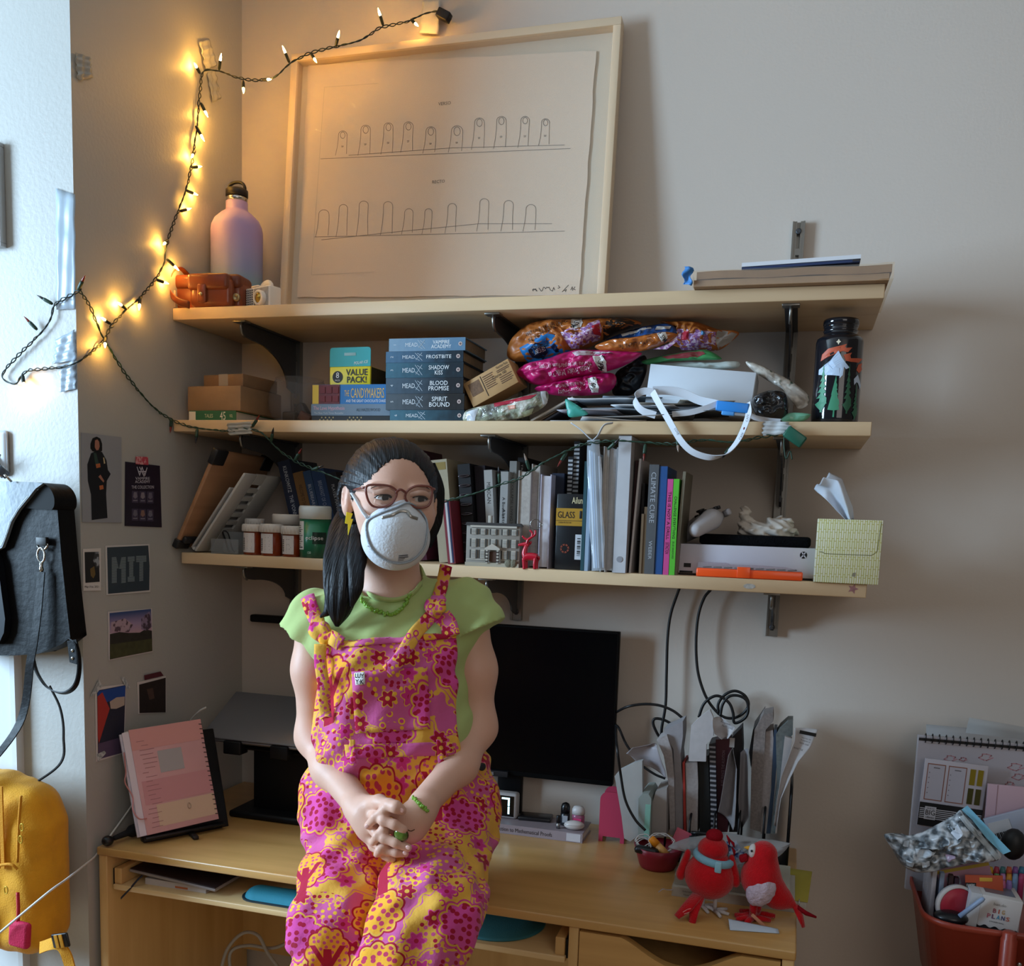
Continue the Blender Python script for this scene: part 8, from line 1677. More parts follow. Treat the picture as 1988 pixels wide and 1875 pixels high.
def head(x, y, z):
 d = ell(x, y, z, (0, .012, .020), (.071, .090, .074))
 d = smin(d, ell(x, y, z, (0, -.030, -.030), (.062, .056, .062)), .03)
 d = smin(d, cone(x, y, z, (0, -.040, -.060), (0, -.062, -.092), .040, .024), .03)
 d = smin(d, ell(x, y, z, (-.034, -.058, -.026), (.026, .022, .022)), .018); d = smin(d, ell(x, y, z, (.034, -.058, -.026), (.026, .022, .022)), .018)
 for s in (-1, 1): d = -smin(-d, ell(x, y, z, (s*.033, -.102, .002), (.021, .018, .013)), .010)
 d = smin(d, cone(x, y, z, (0, -.074, .006), (0, -.092, -.032), .008, .013), .012)
 for s in (-1, 1):
  d = smin(d, cone(x, y, z, (s*.020, -.083, .017), (s*.046, -.072, .018), .005, .004), .012)
 for s in (-1, 1):
  e = ell(x, y, z, (s*.072, .012, -.006), (.011, .018, .031)); e = np.maximum(e, -ell(x, y, z, (s*.084, .006, -.002), (.010, .011, .019))); d = smin(d, e, .006)
 return d
def hz(u, v, Y): return pw(660+u*.1006, 1520+v*.1006, Y-.005)
ARMR = [(sR+A3((.004, 0, -.012)), .039), (pw(609, 1300, -.665), .0335), (pw(611, 1430, -.655), .0295), (pw(642, 1493, -.70), .0280), (pw(698, 1565, -.778), .0235)]
ARML = [(sL+A3((-.004, 0, -.012)), .039), (pw(922, 1300, -.60), .0335), (pw(927, 1412, -.60), .0295), (pw(890, 1486, -.665), .0280), (pw(822, 1560, -.770), .0235)]
FR = [([(560, 560), (700, 640), (840, 720), (1050, 800), (1230, 890)], (-.800, -.822, -.842, -.842, -.838), .0078),
 ([(520, 760), (680, 930), (850, 1060), (1080, 1150), (1310, 1250)], (-.800, -.822, -.838, -.838, -.832), .0076),
 ([(500, 900), (650, 1130), (900, 1300), (1090, 1340), (1260, 1360)], (-.798, -.812, -.826, -.826, -.82), .0070),
 ([(480, 960), (640, 1230), (880, 1400), (960, 1440), (1020, 1470)], (-.795, -.806, -.818, -.818, -.816), .0062)]
FL = [([(1330, 640), (1080, 580), (860, 520), (680, 660), (540, 820)], (-.800, -.818, -.838, -.838, -.828), .0072),
 ([(1200, 860), (1000, 880), (850, 890), (720, 1020), (640, 1140)], (-.800, -.812, -.834, -.838, -.830), .0072),
 ([(1120, 1060), (940, 1160), (850, 1200), (770, 1290), (715, 1370)], (-.800, -.808, -.828, -.832, -.826), .0068)]
def hands(X, Y, Z):
 d = chain(X, Y, Z, [(hz(330, 430, -.775), .0215), (hz(520, 600, -.792), .024), (hz(640, 760, -.800), .021)], .012)
 d = smin(d, chain(X, Y, Z, [(hz(380, 560, -.782), .020), (hz(560, 900, -.795), .017), (hz(690, 1120, -.800), .013)], .012), .016)
 d = smin(d, chain(X, Y, Z, [(hz(1640, 420, -.770), .0215), (hz(1450, 640, -.795), .024), (hz(1260, 800, -.805), .022)], .012), .008)
 d = smin(d, chain(X, Y, Z, [(hz(1600, 600, -.778), .018), (hz(1380, 900, -.795), .019), (hz(1180, 1080, -.800), .014)], .012), .016)
 th = chain(X, Y, Z, [(hz(520, 420, -.79), .016), (hz(760, 370, -.815), .0115), (hz(960, 420, -.836), .0088), (hz(1080, 460, -.842), .0085), (hz(1200, 530, -.838), .0070)], .008)
 d = smin(d, th, .008)
 for pts, ys, r in FR+FL:
  ch = [(hz(u, v, y), r*(1.12, 1.1, 1.08, 1.0, .86)[i]) for i, ((u, v), y) in enumerate(zip(pts, ys))]
  d = smin(d, chain(X, Y, Z, ch, .004), .0028)
 return d
def body(X, Y, Z):
 d = head(*hloc(X, Y, Z))
 nk = cone(X, Y, Z, A3(HM @ Vector((0, .030, -.055))), nb_+A3((0, .005, -.02)), .050, .054)
 d = smin(d, nk, .02)
 d = smin(d, torso(X, Y, Z, -.006), .035)
 d = smin(d, chain(X, Y, Z, ARMR, .03), .010); d = smin(d, chain(X, Y, Z, ARML, .03), .010)
 return smin(d, hands(X, Y, Z), .010)
V, F_ = surf_nets(body, (.44, -.90, .86), (.93, -.50, 1.60), .0023)
def pm_(name, V, F_, m, parent=person, uv=None):
 V = V-np.array(person.matrix_world.translation); return np_mesh(name, V, F_, m, parent, None, uv)
pm_('body', V, F_, SKIN)
def march(px, py, fn, off=0.0, t0=.9, t1=2.2, n=420):
 d = np.array(ray(px, py)); t = np.linspace(t0, t1, n); q = np.array(CC)[None, :]+t[:, None]*d[None, :]
 s = fn(q[:, 0].astype(np.float32), q[:, 1].astype(np.float32), q[:, 2].astype(np.float32))
 i = np.argmax(s < off) if (s < off).any() else int(np.argmin(s))
 if i > 0 and s[i] < off: tt = t[i-1]+(t[i]-t[i-1])*(s[i-1]-off)/(s[i-1]-s[i]+1e-9)
 else: tt = t[i]
 return Vector(np.array(CC)+tt*d)-person.location
def nodes_print():
 m = bpy.data.materials.new('m_floral_print'); m.use_nodes = True; nt = m.node_tree; N = nt.nodes; L_ = nt.links; b = N['Principled BSDF']
 def mth(op, a, b_=None, c=None):
  n = N.new('ShaderNodeMath'); n.operation = op
  for i, v in enumerate((a, b_, c)):
   if v is None: continue
   if isinstance(v, (int, float)): n.inputs[i].default_value = v
   else: L_.new(v, n.inputs[i])
  return n.outputs[0]
 def mix(f, a, b_):
  n = N.new('ShaderNodeMixRGB'); L_.new(f, n.inputs[0])
  for i, v in ((1, a), (2, b_)):
   if isinstance(v, str): n.inputs[i].default_value = lin(v)+(1,)
   else: L_.new(v, n.inputs[i])
  return n.outputs[0]
 uv = N.new('ShaderNodeUVMap').outputs[0]
 def vor(scale, feat='F1', rnd=1.0):
  n = N.new('ShaderNodeTexVoronoi'); n.voronoi_dimensions = '2D'; n.feature = feat; n.inputs['Scale'].default_value = scale; n.inputs['Randomness'].default_value = rnd; L_.new(uv, n.inputs['Vector']); return n
 def noise(scale, det=0):
  n = N.new('ShaderNodeTexNoise'); n.noise_dimensions = '2D'; n.inputs['Scale'].default_value = scale; n.inputs['Detail'].default_value = det; L_.new(uv, n.inputs['Vector']); return n.outputs['Fac']
 def polar(v, scale):
  s = N.new('ShaderNodeVectorMath'); s.operation = 'SUBTRACT'; L_.new(uv, s.inputs[0]); L_.new(v.outputs['Position'], s.inputs[1])
  x = N.new('ShaderNodeSeparateXYZ'); L_.new(s.outputs[0], x.inputs[0]); return mth('ARCTAN2', x.outputs[1], x.outputs[0])
 lt = lambda a, b_: mth('LESS_THAN', a, b_); gt = lambda a, b_: mth('GREATER_THAN', a, b_); mul = lambda a, b_: mth('MULTIPLY', a, b_); add = lambda a, b_: mth('ADD', a, b_)
 YL, PK, CR2, OR = 'e8b04a', 'd0609a', 'ae1c3c', 'e88a2c'
 sc = mul(vor(62, 'SMOOTH_F1').outputs['Distance'], .16)
 reg = add(noise(11.5), sc); rg = gt(reg, .605)
 edge = mul(gt(reg, .585), lt(reg, .605)); edge2 = mul(gt(reg, .555), lt(reg, .57))
 col = mix(rg, YL, PK); col = mix(edge2, col, PK); col = mix(edge, col, YL)
 d1 = vor(108, rnd=.8); dm = gt(noise(17), .50); dots = mul(lt(d1.outputs['Distance'], .30), dm)
 sp = N.new('ShaderNodeSeparateColor'); L_.new(d1.outputs['Color'], sp.inputs[0])
 dc = mix(gt(sp.outputs[0], .66), mix(rg, 'd2558e', 'f0b83a'), CR2); col = mix(dots, col, dc)
 d2 = vor(52, rnd=.9); big = mul(lt(d2.outputs['Distance'], .26), lt(noise(14, 0), .40)); ring = mul(lt(d2.outputs['Distance'], .15), lt(noise(14, 0), .40))
 col = mix(big, col, mix(rg, 'c9307c', 'f2bc3c')); col = mix(ring, col, mix(rg, 'f2bc3c', 'cf3f8e'))
 fl = vor(27, rnd=.75); th = polar(fl, 27); pet = mul(add(mth('COSINE', mul(th, 6.0)), 4.2), .062); sf = N.new('ShaderNodeSeparateColor'); L_.new(fl.outputs['Color'], sf.inputs[0])
 on_ = gt(sf.outputs[1], .42); fm = mul(lt(fl.outputs['Distance'], pet), on_); fo = mul(lt(fl.outputs['Distance'], add(pet, .045)), on_)
 col = mix(fo, col, mix(rg, 'e05aa0', YL)); col = mix(fm, col, mix(gt(sf.outputs[0], .5), 'd2388a', CR2)); col = mix(mul(lt(fl.outputs['Distance'], .085), on_), col, mix(gt(sf.outputs[0], .5), CR2, YL))
 bl = vor(9.5, rnd=.6); tb = polar(bl, 9.5); pb = mul(add(mth('ABSOLUTE', mth('SINE', mul(tb, 5.0))), 5.0), .052); sb_ = N.new('ShaderNodeSeparateColor'); L_.new(bl.outputs['Color'], sb_.inputs[0])
 ob = gt(sb_.outputs[0], .45); bm_ = mul(lt(bl.outputs['Distance'], pb), ob); bo_ = mul(lt(bl.outputs['Distance'], add(pb, .028)), ob); bp = mul(lt(bl.outputs['Distance'], add(pb, .055)), ob)
 pat = mul(lt(vor(95, rnd=.7).outputs['Distance'], .33), bm_)
 alt = gt(sb_.outputs[1], .5)
 col = mix(bp, col, mix(alt, 'd2408c', CR2)); col = mix(bo_, col, YL); col = mix(bm_, col, mix(alt, 'dc52a2', 'f0aa34')); col = mix(pat, col, mix(alt, CR2, 'c23a5e'))
 x = N.new('ShaderNodeSeparateXYZ'); L_.new(uv, x.inputs[0])
 fx = mth('SUBTRACT', mth('FRACT', mul(x.outputs[0], 1/.115)), .5); row = mth('FLOOR', mul(x.outputs[1], 1/.14)); fx = mth('SUBTRACT', mth('FRACT', add(mul(x.outputs[0], 1/.115), mul(row, .37))), .5); fz = mth('FRACT', mul(x.outputs[1], 1/.14))
 ax_ = mth('ABSOLUTE', fx); trunk = mul(lt(ax_, mth('SUBTRACT', .085, mul(fz, .06))), mul(gt(fz, .2), lt(fz, .66)))
 br1 = mul(lt(mth('ABSOLUTE', mth('SUBTRACT', ax_, mul(mth('SUBTRACT', fz, .46), .75))), .035), mul(gt(fz, .47), lt(fz, .70)))
 rr_ = mth('SQRT', add(mul(fx, fx), mul(mth('SUBTRACT', fz, .62), mth('SUBTRACT', fz, .62)))); ta = mth('ARCTAN2', mth('SUBTRACT', fz, .62), fx)
 rad = mth('SUBTRACT', rr_, mul(add(mth('ABSOLUTE', mth('SINE', mul(ta, 4.5))), 7.0), .036)); crown = lt(rad, 0.0); line = mul(gt(rad, -.022), crown)
 sel = gt(mth('FRACT', mth('ABSOLUTE', mul(mth('SINE', add(mul(row, 12.9), mul(mth('FLOOR', add(mul(x.outputs[0], 1/.115), mul(row, .37))), 78.2))), 43.7))), .45)
 col = mix(mul(crown, sel), col, 'f0a838'); col = mix(mul(mul(lt(vor(120, rnd=.6).outputs['Distance'], .28), crown), sel), col, 'd0507c'); col = mix(mul(line, sel), col, CR2); col = mix(mul(mth('MAXIMUM', trunk, br1), sel), col, CR2)
 L_.new(col, b.inputs['Base Color']); b.inputs['Roughness'].default_value = .85; b.inputs['Specular IOR Level'].default_value = .15; b.inputs['Sheen Weight'].default_value = .08
 tc = N.new('ShaderNodeTexCoord'); n2 = N.new('ShaderNodeTexNoise'); n2.inputs['Scale'].default_value = 34; n2.inputs['Detail'].default_value = 5; L_.new(tc.outputs['Object'], n2.inputs['Vector'])
 bp_n = N.new('ShaderNodeBump'); bp_n.inputs['Strength'].default_value = .35; bp_n.inputs['Distance'].default_value = .012; L_.new(n2.outputs['Fac'], bp_n.inputs['Height']); L_.new(bp_n.outputs[0], b.inputs['Normal'])
 return m
FLO = nodes_print()
LIME = mat('b2c480', .85, var=.08, vs=9, bump=.25, bs=40, spec=.15, sheen=.1)
CUR, CUL = pw(600, 1230, -.665), pw(927, 1218, -.605)
def tee(X, Y, Z):
 d = torso(X, Y, Z, .007)
 for c, o_, s_ in ((CUR, A3((-.42, .0, -.9)), sR), (CUL, A3((.40, .0, -.9)), sL)):
  o_ = o_/np.linalg.norm(o_); dd = (X-c[0])*o_[0]+(Y-c[1])*o_[1]+(Z-c[2])*o_[2]; q = c+(c-s_)*.8
  d = smin(d, np.maximum(cone(X, Y, Z, s_+A3((0, 0, -.004)), q, .047, .060), dd-.004), .012)
 d = smin(d, cone(X, Y, Z, nb_+A3((0, .01, -.035)), nb_+A3((0, .01, -.005)), .068, .060), .025)
 d = d+.0022*np.sin((X-Y*.5)*75+Z*60)*np.clip((1.33-Z)*8, 0, 1)+.0015*np.sin(X*130-Z*90)
 nrm = A3(HM @ Vector((0, .03, -.05)))-nb_; nrm = nrm/np.linalg.norm(nrm)
 d = np.maximum(d, -(cone(X, Y, Z, nb_+A3((.004, -.012, .0)), nb_+A3((.004, -.012, .12)), .0565, .060)))
 return np.maximum(d, 1.0-Z)
V, F_ = surf_nets(tee, (.46, -.82, .98), (.92, -.48, 1.38), .0035); teeo = pm_('tee_shirt', V, F_, LIME)
cpts = [march(x, y, tee, .002) for x, y in ((694, 1130), (706, 1146), (724, 1158), (745, 1164), (768, 1165), (790, 1159), (806, 1148), (816, 1134))]
MB().tube(smooth_path(cpts, 6), .0085, 8, flat=.45, up=(0, -1, .3)).build('collar', LIME, teeo)
HPR, HPL = pw(694, 1615, -.58), pw(862, 1612, -.55); KNR, KNL = pw(655, 1785, -.785), pw(832, 1770, -.80)
AKR, AKL = pw(636, 2160, -.79), pw(690, 2160, -.85)
XBA, _, ZBA = pw(655, 1243, -.735); XBB, _, ZBB = pw(884, 1228, -.68)
def pants(X, Y, Z):
 r = chain(X, Y, Z, [(HPR, .094), (KNR, .070), (KNR+(AKR-KNR)*.4, .064), (AKR, .058)], .05)
 l = chain(X, Y, Z, [(HPL, .096), (KNL, .080), (KNL+(AKL-KNL)*.4, .074), (AKL, .062)], .05)
 d = smin(r, l, .006)
 w_ = torso(X, Y, Z, .0165)
 top = Z-(ZBA+(ZBB-ZBA)*(X-XBA)/(XBB-XBA)); bib = np.maximum(w_, top)
 side = (np.abs((X-.700)+(Y+.66)*.35)-.134); bib = np.maximum(bib, np.where(Z > 1.04, side+(Z-1.04)*.06, -1))
 d = smin(d, bib, .025)
 f = .0045*np.sin(Z*58+X*46+np.sin(X*30)*1.4)*np.clip((1.10-Z)*5, 0, 1)*np.clip((Z-.80)*9, 0.15, 1)+.003*np.sin(X*95-Z*70+np.sin(Z*40)*1.5)+.0035*np.sin((X*.7+Y)*80)*np.clip((.98-Z)*8, 0, 1)
 d = d+f
 return np.maximum(d, np.where(Y > -.563, .7415-Z, -1.0))
V, F_ = surf_nets(pants, (.42, -1.06, .42), (1.02, -.42, 1.26), .0045)
def uvs(V):
 lat = V[:, 0]*.93+V[:, 1]*.36; f = V[:, 0]*.34-V[:, 1]*.94; v = V[:, 2]-.62*f
 return np.stack([lat, v], 1)*.86
ov = pm_('dungarees', V, F_, FLO, uv=uvs(V))
def patch(name, quad, fn, off, m, parent, nu=14, nv=12, thick=.0012, uvm=True):
 tl, tr, br, bl = quad
 g = [[march(*(np.array(tl)*(1-u)*(1-v)+np.array(tr)*u*(1-v)+np.array(br)*u*v+np.array(bl)*(1-u)*v), fn, off) for u in np.linspace(0, 1, nu+1)] for v in np.linspace(1, 0, nv+1)]
 mb = MB(); mb.grid(lambda u, v: g[int(round(v*nv))][int(round(u*nu))], nu, nv, thick=thick)
 o = mb.build(name, m, parent)
 if uvm:
  W3 = np.array(mb.v)+np.array(person.location); w_ = uvs(W3)+np.array([.03, .06])
  l = o.data.uv_layers.new(name='UVMap'); li = np.zeros(len(o.data.loops), np.int32); o.data.loops.foreach_get('vertex_index', li); l.data.foreach_set('uv', w_[li].astype(np.float32).ravel())
 return o
patch('bib_pocket', ((682, 1304), (830, 1294), (836, 1415), (690, 1424)), pants, .0035, FLO, ov)
patch('bib_hem', ((655, 1244), (884, 1226), (886, 1238), (657, 1257)), pants, .003, FLO, ov, 20, 3)
patch('waistband', ((668, 1446), (880, 1440), (882, 1466), (672, 1472)), pants, .003, FLO, ov, 20, 4)
for x in (682, 852): patch('belt_loop', ((x-5, 1436), (x+7, 1436), (x+10, 1482), (x-2, 1482)), pants, .006, FLO, ov, 3, 6)
lab = patch('brand_label', ((688, 1306), (708, 1304), (709, 1328), (690, 1330)), pants, .0062, mat('dcdad6', .7), ov, 4, 4, .0006, False)
lc = march(698.5, 1317, pants, .0085)
for s_, dz in (('LU\u1433', .0045), ('Y\u00b7K', -.0050)): text(s_.replace('\u1433', 'Y'), .014, .0075, BLACK, lab, T(lc+Vector((0, -.001, dz))) @ RZ(.30) @ FRONT, bold=.03, sx=1)
bt = march(935, 1488, pants, .003); MB().lathe([(.007, 0), (.007, .003), (.005, .004)], 18, T(bt) @ RZ(.9) @ RX(PI/2)).build('side_button', mat('22262c', .4), ov)
def strapt(pts, r, fn, name, off=.004, m=FLO):
 q = [march(x, y, fn, off) for x, y in pts]; mb = MB().tube(smooth_path(q, 8), r, 10, flat=.28, up=(.25, -1, .2)); o = mb.build(name, m, ov)
 W3 = np.array(mb.v)+np.array(person.location); l = o.data.uv_layers.new(name='UVMap'); li = np.zeros(len(o.data.loops), np.int32); o.data.loops.foreach_get('vertex_index', li)
 l.data.foreach_set('uv', np.stack([W3[:, 0]+W3[:, 1]*.4, W3[:, 2]], 1)[li].astype(np.float32).ravel()); return o
both = lambda X, Y, Z: np.minimum(tee(X, Y, Z), pants(X, Y, Z))
strapt([(597, 1158), (603, 1178), (612, 1200), (622, 1222)], .013, tee, 'shoulder_strap'); strapt([(632, 1232), (648, 1240), (662, 1250)], .013, both, 'shoulder_strap')
strapt([(866, 1098), (862, 1118), (856, 1142), (848, 1165)], .0115, tee, 'shoulder_strap'); strapt([(838, 1195), (822, 1212), (806, 1230), (790, 1256), (772, 1284), (752, 1304)], .012, both, 'shoulder_strap', .006); strapt([(858, 1195), (870, 1212), (876, 1235)], .016, both, 'bib_corner', .004)
strapt([(622, 1250), (622, 1285), (628, 1330), (631, 1380), (633, 1394)], .0105, both, 'strap_tail', .012)
for (x, y), r in (((620, 1226), .020), ((634, 1240), .015), ((844, 1180), .019), ((850, 1168), .013)):
 c = march(x, y, tee, .012); V, F_ = surf_nets(lambda X, Y, Z: ell(X, Y, Z, (0, 0, 0), (r, r*.7, r*.85))+.0018*np.sin(X*260+Z*150)+.0014*np.sin(Y*300-Z*220), (-.03, -.03, -.03), (.03, .03, .03), .0025)
 np_mesh('strap_knot', V, F_, FLO, ov, T(c), np.stack([V[:, 0]+x*.01, V[:, 2]+y*.013], 1))
for ak in (AKR, AKL):
 d_ = A3((.10, -.22, 0)); V, F_ = surf_nets(lambda X, Y, Z: np.maximum(smin(cone(X, Y, Z, ak+A3((0, .02, -.02)), A3((ak[0], ak[1], .36)), .05, .042), cone(X, Y, Z, A3((ak[0]-.01, ak[1]+.03, .36)), A3((ak[0]+.06, ak[1]-.12, .345)), .042, .036), .03), .32-Z), ak-A3((.1, .25, .35)), ak+A3((.2, .15, .1)), .008); pm_('shoe', V, F_, mat('3a3a40', .6))
HAIR = bpy.data.materials.new('m_hair'); HAIR.use_nodes = True; nt = HAIR.node_tree; b = nt.nodes['Principled BSDF']
b.inputs['Base Color'].default_value = (.006, .006, .008, 1); b.inputs['Roughness'].default_value = .42; b.inputs['Specular IOR Level'].default_value = .28
tc = nt.nodes.new('ShaderNodeTexCoord'); mp = nt.nodes.new('ShaderNodeMapping'); mp.inputs['Scale'].default_value = (420, 30, 30); n2 = nt.nodes.new('ShaderNodeTexNoise'); n2.inputs['Scale'].default_value = 1; n2.inputs['Detail'].default_value = 3
nt.links.new(tc.outputs['Object'], mp.inputs[0]); nt.links.new(mp.outputs[0], n2.inputs['Vector']); bp = nt.nodes.new('ShaderNodeBump'); bp.inputs['Strength'].default_value = .6; bp.inputs['Distance'].default_value = .004; nt.links.new(n2.outputs['Fac'], bp.inputs['Height']); nt.links.new(bp.outputs[0], b.inputs['Normal'])
def haircap(x, y, z):
 d = ell(x, y, z, (0, .018, .022), (.079, .094, .079)); d = smin(d, ell(x, y, z, (-.02, .075, -.015), (.050, .04, .05)), .03)
 d = smin(d, cone(x, y, z, (-.058, .030, .0), (-.040, .072, -.045), .026, .030), .03)
 d = np.maximum(d, -ell(x, y, z, (.004, -.100, -.026), (.0665, .092, .098))); d = np.maximum(d, -ell(x, y, z, (-.083, .004, -.020), (.026, .023, .034)))
 d = np.maximum(d, np.where(y < .035, -.052-z, -1)); a = np.arctan2(z-.0, x)
 return d+.0007*np.sin(a*37+y*25+np.sin(a*9)*3)+.0005*np.sin(a*83-y*30)
V, F_ = surf_nets(haircap, (-.10, -.095, -.11), (.10, .14, .14), .0024); hairo = np_mesh('hair', V, F_, HAIR, person, PI_ @ HM)
def lock(pts, rad, name, nseg=7, n=26, seed=0, parent=person):
 pa_ = smooth_path([PI_ @ Vector(p) for p in pts], nseg); m_ = len(pa_); rr = np.interp(np.linspace(0, len(pts)-1, m_), range(len(pts)), rad); vs = []; fs = []
 for i, p in enumerate(pa_):
  t_ = (pa_[min(i+1, m_-1)]-pa_[max(i-1, 0)]).normalized(); e1 = Vector((.9, .43, 0)); e1 = (e1-t_*e1.dot(t_)).normalized(); e2 = t_.cross(e1)
  for k in range(n):
   a = 2*PI*k/n; q = rr[i]*(1+.09*math.sin(5*a+seed+i*.05)+.07*math.sin(11*a-i*.08+seed)+.05*(k % 2)); vs.append(p+e1*q*math.cos(a)+e2*q*.62*math.sin(a))
 fs = [(i*n+k, i*n+(k+1) % n, (i+1)*n+(k+1) % n, (i+1)*n+k) for i in range(m_-1) for k in range(n)]+[tuple(range(n)), tuple((m_-1)*n+k for k in range(n))[::-1]]
 return MB().add(vs, fs, None, True).build(name, HAIR, parent)
Hp = lambda x, y, Y: P(x, y, Y)
lock([Hp(690, 985, -.60), Hp(678, 1030, -.665), Hp(668, 1090, -.715), Hp(662, 1145, -.738), Hp(657, 1190, -.744), Hp(654, 1216, -.742)], [.022, .031, .033, .027, .016, .003], 'ponytail', 9, 40)
lock([Hp(690, 1020, -.69), Hp(690, 1080, -.725), Hp(690, 1140, -.745), Hp(682, 1178, -.745)], [.006, .014, .012, .003], 'hair_lock', 8, 20, 2)
lock([Hp(655, 1060, -.70), Hp(648, 1120, -.735), Hp(640, 1180, -.742), Hp(622, 1198, -.74)], [.006, .013, .009, .002], 'hair_lock', 8, 20, 4)
lock([Hp(835, 900, -.63), Hp(845, 950, -.62), Hp(838, 1010, -.61), Hp(825, 1060, -.60)], [.008, .014, .016, .010], 'hair_lock', 8, 20, 6)
def hp(px, py, yy): q = on(HM @ T(0, yy, 0), px, py); return Vector((q[0], yy, q[1]))
HP = PI_ @ HM; HPi = HP.inverted()
def hpart(mb, name, m, parent=person): return mb.build(name, m, parent, HP if parent is person else None)
for s, (px, py) in ((0, (744, 966)), (1, (813, 969))):
 c = hp(px, py, -.072); e = hpart(MB().sphere((0, 0, 0), (.0125, .0125, .0125), 20, 14, T(c)), 'eye', mat('d8d2cc', .25))
 MB().lathe([(.0001, 0), (.0055, .0)], 18, T(c+Vector((.001, -.0127, .0))) @ RX(PI/2), cap=False).build('iris', mat('140c08', .15), e)
 MB().tube(smooth_path([c+Vector((-.015, -.006, -.001)), c+Vector((-.007, -.0135, .0052)), c+Vector((.003, -.0140, .0056)), c+Vector((.012, -.009, .001))], 6), [.0012]*6+[.0022]*7+[.0022]*6, 6).build('upper_lash', mat('140e0c', .6), e)
 hpart(MB().tube(smooth_path([c+Vector((-.017, -.008, .006)), c+Vector((-.004, -.0165, .010)), c+Vector((.008, -.014, .0095)), c+Vector((.016, -.006, .004))], 6), .0044, 8), 'upper_eyelid', SKIN); hpart(MB().tube(smooth_path([c+Vector((-.015, -.009, -.006)), c+Vector((-.002, -.0145, -.0085)), c+Vector((.013, -.008, -.005))], 6), .0042, 8), 'lower_eyelid', SKIN)
 bx_, by_ = (742, 945) if s == 0 else (816, 946)
 hpart(MB().tube(smooth_path([hp(bx_-22, by_+3, -.078), hp(bx_-4, by_-4, -.083), hp(bx_+16, by_+1, -.083)] if s == 0 else [hp(bx_-18, by_+2, -.083), hp(bx_+2, by_-4, -.083), hp(bx_+18, by_+3, -.078)], 6), [.0012]*4+[.0030]*5+[.0014]*4, 6, flat=.5), 'eyebrow', mat('1a1412', .7))
mc = hp(771, 1036, -.085)
def maskf(x, y, z):
 d = ell(x, y, z, (mc.x, -.074, mc.z-.006), (.056, .051, .054)); d = smin(d, cone(x, y, z, (mc.x+.006, -.088, mc.z+.022), (mc.x+.008, -.086, mc.z+.044), .026, .009), .022)
 return np.maximum(d, y+.052-.35*np.abs(x-mc.x))
V, F_ = surf_nets(maskf, (mc.x-.08, -.15, mc.z-.08), (mc.x+.08, -.02, mc.z+.09), .0022); mk = np_mesh('face_mask', V, F_, mat('d3d8de', .75, bump=.3, bs=220), person, HP)
def mpt(px, py, off=.001):
 inv = HM.inverted(); o_ = inv @ CC; d_ = inv.to_3x3() @ ray(px, py); t = np.linspace(1.0, 2.0, 900); q = np.array(o_)[None, :]+t[:, None]*np.array(d_)[None, :]
 s = maskf(*[q[:, i].astype(np.float32) for i in range(3)]); i = int(np.argmax(s < off)) if (s < off).any() else int(np.argmin(s)); return Vector(q[i])
rim = [mpt(x, y, .002) for x, y in ((792, 976), (812, 988), (828, 1010), (829, 1040), (822, 1066), (800, 1088), (770, 1094), (742, 1084), (722, 1066), (712, 1040), (713, 1012), (738, 996), (768, 985))]
MB().tube(smooth_path(rim, 5, True), .0034, 6, closed=True, flat=.5).build('mask_rim', mat('a9b4be', .8, bump=.6, bs=500), mk)
MB().tube(smooth_path([mpt(741, 1005, .002), mpt(762, 999, .003), mpt(778, 992, .003), mpt(790, 993, .003), mpt(798, 1002, .003), mpt(811, 1007, .002)], 6), .0026, 8, flat=.35, up=(0, -1, .2)).build('nose_clip', mat('a9a6a0', .3, .8), mk)
MB().tube(smooth_path([mpt(714, 1006, .002)]+[HPi @ march(x, y, body, .003) for x, y in ((704, 992), (694, 974), (684, 958))], 6), .0042, 8, flat=.4).build('upper_strap', mat('cfd4da', .7), mk)
MB().tube(smooth_path([mpt(716, 1060, .002)]+[HPi @ march(x, y, body, .003) for x, y in ((708, 1056), (703, 1055))], 6), .0030, 8, flat=.4).build('lower_strap', mat('cfd4da', .7), mk)
for k, (y, w_) in enumerate(((1079, 18), (1082.5, 19), (1085.5, 13), (1088.5, 11))): MB().tube([mpt(774+(w_)*j/6-1.5*k*.3, y-1.6*j/6, .0014) for j in range(7)], .0006 if k < 2 else .00035, 4).build('printed_line', mat('30343c', .6), mk)
GLS = mat('8a4a40', .25, trans=.25, coat=.4)
def lens_loop(pts): return smooth_path([hp(x, y, -.094-.0) for x, y in pts], 5, True)
ll = lens_loop([(712, 944), (735, 941), (758, 944), (770, 954), (767, 968), (757, 980), (738, 985), (722, 981), (713, 966)]); rl = lens_loop([(791, 953), (806, 944), (822, 943), (838, 947), (838, 964), (832, 981), (814, 986), (797, 980), (787, 967)])
gg = hpart(MB().tube(ll, .0019, 8, closed=True), 'glasses', GLS); MB().tube(rl, .0019, 8, closed=True).build('lens_rim', GLS, gg); MB().tube(smooth_path([hp(768, 957, -.094), hp(777, 950, -.097), hp(789, 957, -.094)], 5), .0022, 8).build('bridge', GLS, gg)
MB().tube([hp(712, 946, -.094), hp(703, 947, -.088), hp(690, 950, -.04), hp(682, 953, .01)], .0021, 8).build('temple', GLS, gg); MB().tube([hp(838, 949, -.094), hp(843, 949, -.085), hp(844, 951, -.03)], .0021, 8).build('temple', GLS, gg)
for lp_ in (ll, rl):
 c = sum(lp_, Vector())/len(lp_); MB().add([c]+list(lp_), [(0, 1+k, 1+(k+1) % len(lp_)) for k in range(len(lp_))], None, True).build('lens', clear('f6f8f8', .02, .05), gg)
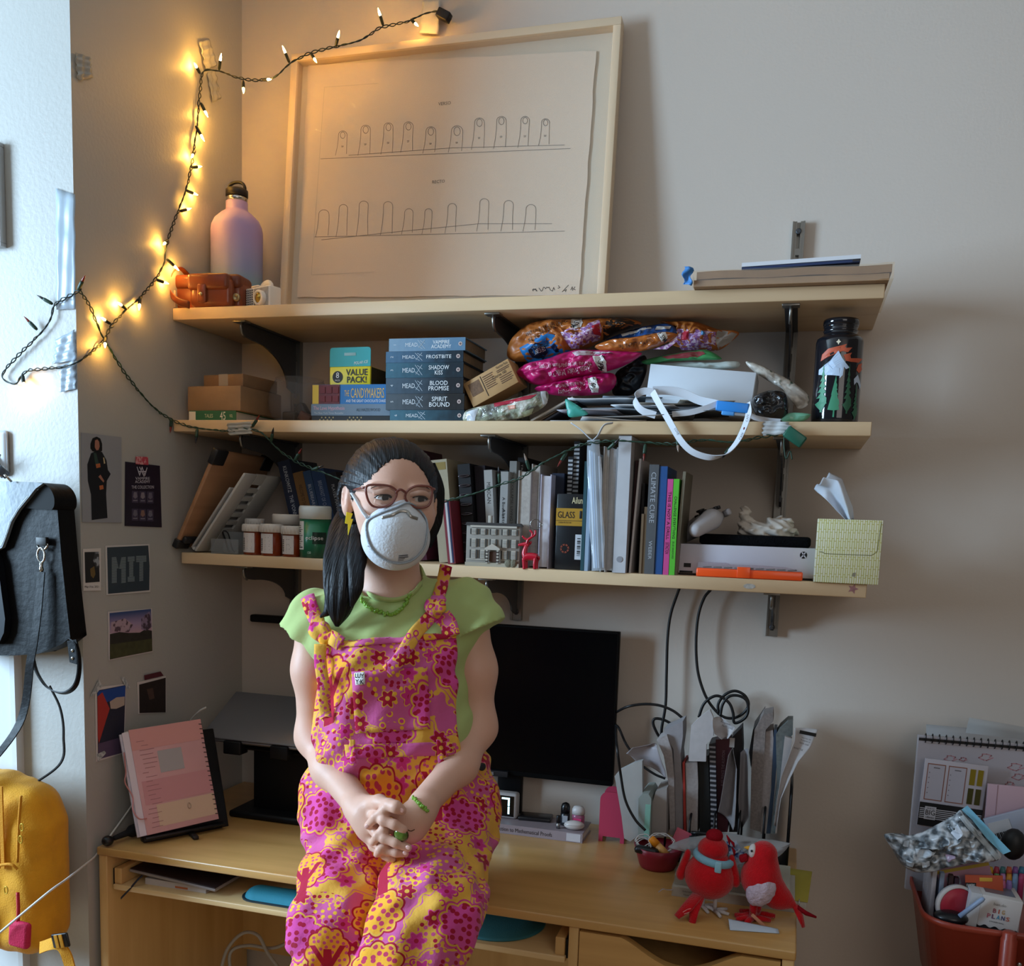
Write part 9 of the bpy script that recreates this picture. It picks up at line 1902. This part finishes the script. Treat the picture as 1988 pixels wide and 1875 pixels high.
ec_ = hp(676, 1003, .0); hpart(MB().prism([(a, b) for a, b in ((-.004, .014), (.006, .012), (.003, .003), (.007, .003), (.0, -.024), (-.001, -.006), (-.006, -.005))], -.0015, .0015, 'Y', T(ec_+Vector((.0, -.008, -.006)))), 'earring', mat('e8d81e', .35))
GB = mat('7fae3a', .2, coat=.5); bead = MB().sphere((0, 0, 0), (.0034, .0026, .0040), 6, 5).build('bead', GB); bme = bead.data; bpy.data.objects.remove(bead)
def beads(pts, name, n, jit=.0015):
 pa_ = smooth_path(pts, 8); o = MB().tube(pa_, .0006, 5).build(name, GB, person); rn = random.Random(2)
 for k in range(n):
  q = pa_[min(len(pa_)-1, int(k*(len(pa_)-1)/(n-1)))]; b_ = bpy.data.objects.new('bead', bme); COL.objects.link(b_); b_.parent = o; b_.location = q+Vector([rn.uniform(-jit, jit) for _ in range(3)]); b_.rotation_euler = [rn.uniform(0, 3) for _ in range(3)]
beads([march(x, y, both, .003) for x, y in ((701, 1160), (708, 1172), (720, 1181), (738, 1188), (756, 1192), (774, 1186), (788, 1172), (797, 1152), (803, 1130), (808, 1106))], 'necklace', 62)
wr_ = [PI_ @ Vector(hz(u, v, y)) for u, v, y in ((1400, 270, -.778), (1450, 320, -.797), (1530, 400, -.806), (1620, 480, -.806), (1700, 570, -.798), (1800, 650, -.780))]
beads(wr_, 'bracelet', 34, .0012)
rc = PI_ @ Vector(hz(1180, 990, -.838)); rg = MB().sphere((0, 0, 0), (.0115, .0045, .0105), 20, 12, T(rc)).build('ring', mat('5f7a2c', .15, var=.5, vs=180, coat=.8), person)
MB().tube([rc+Vector((.0122*math.cos(a), -.0008, .0112*math.sin(a))) for a in [2*PI*k/24 for k in range(24)]], .0007, 6, closed=True).build('ring_bezel', mat('5a3f2a', .3, .8), rg); MB().tube(smooth_path([PI_ @ Vector(hz(u, v, -.835)) for u, v in ((1300, 900), (1370, 925), (1440, 895))], 5), .0008, 6).build('ring_wire', mat('5a3f2a', .3, .8), rg)
NAIL = mat('d8a79a', .25)
for u, v, y, a in ((1190, 525, -.8465, -.5), (525, 830, -.836, .7), (1320, 1245, -.840, -.3), (1262, 1352, -.828, -.1)):
 MB().sphere((0, 0, 0), (.0050, .0016, .0036), 10, 8, T(PI_ @ Vector(hz(u, v, y))) @ RY(-a)).build('fingernail', NAIL, person)
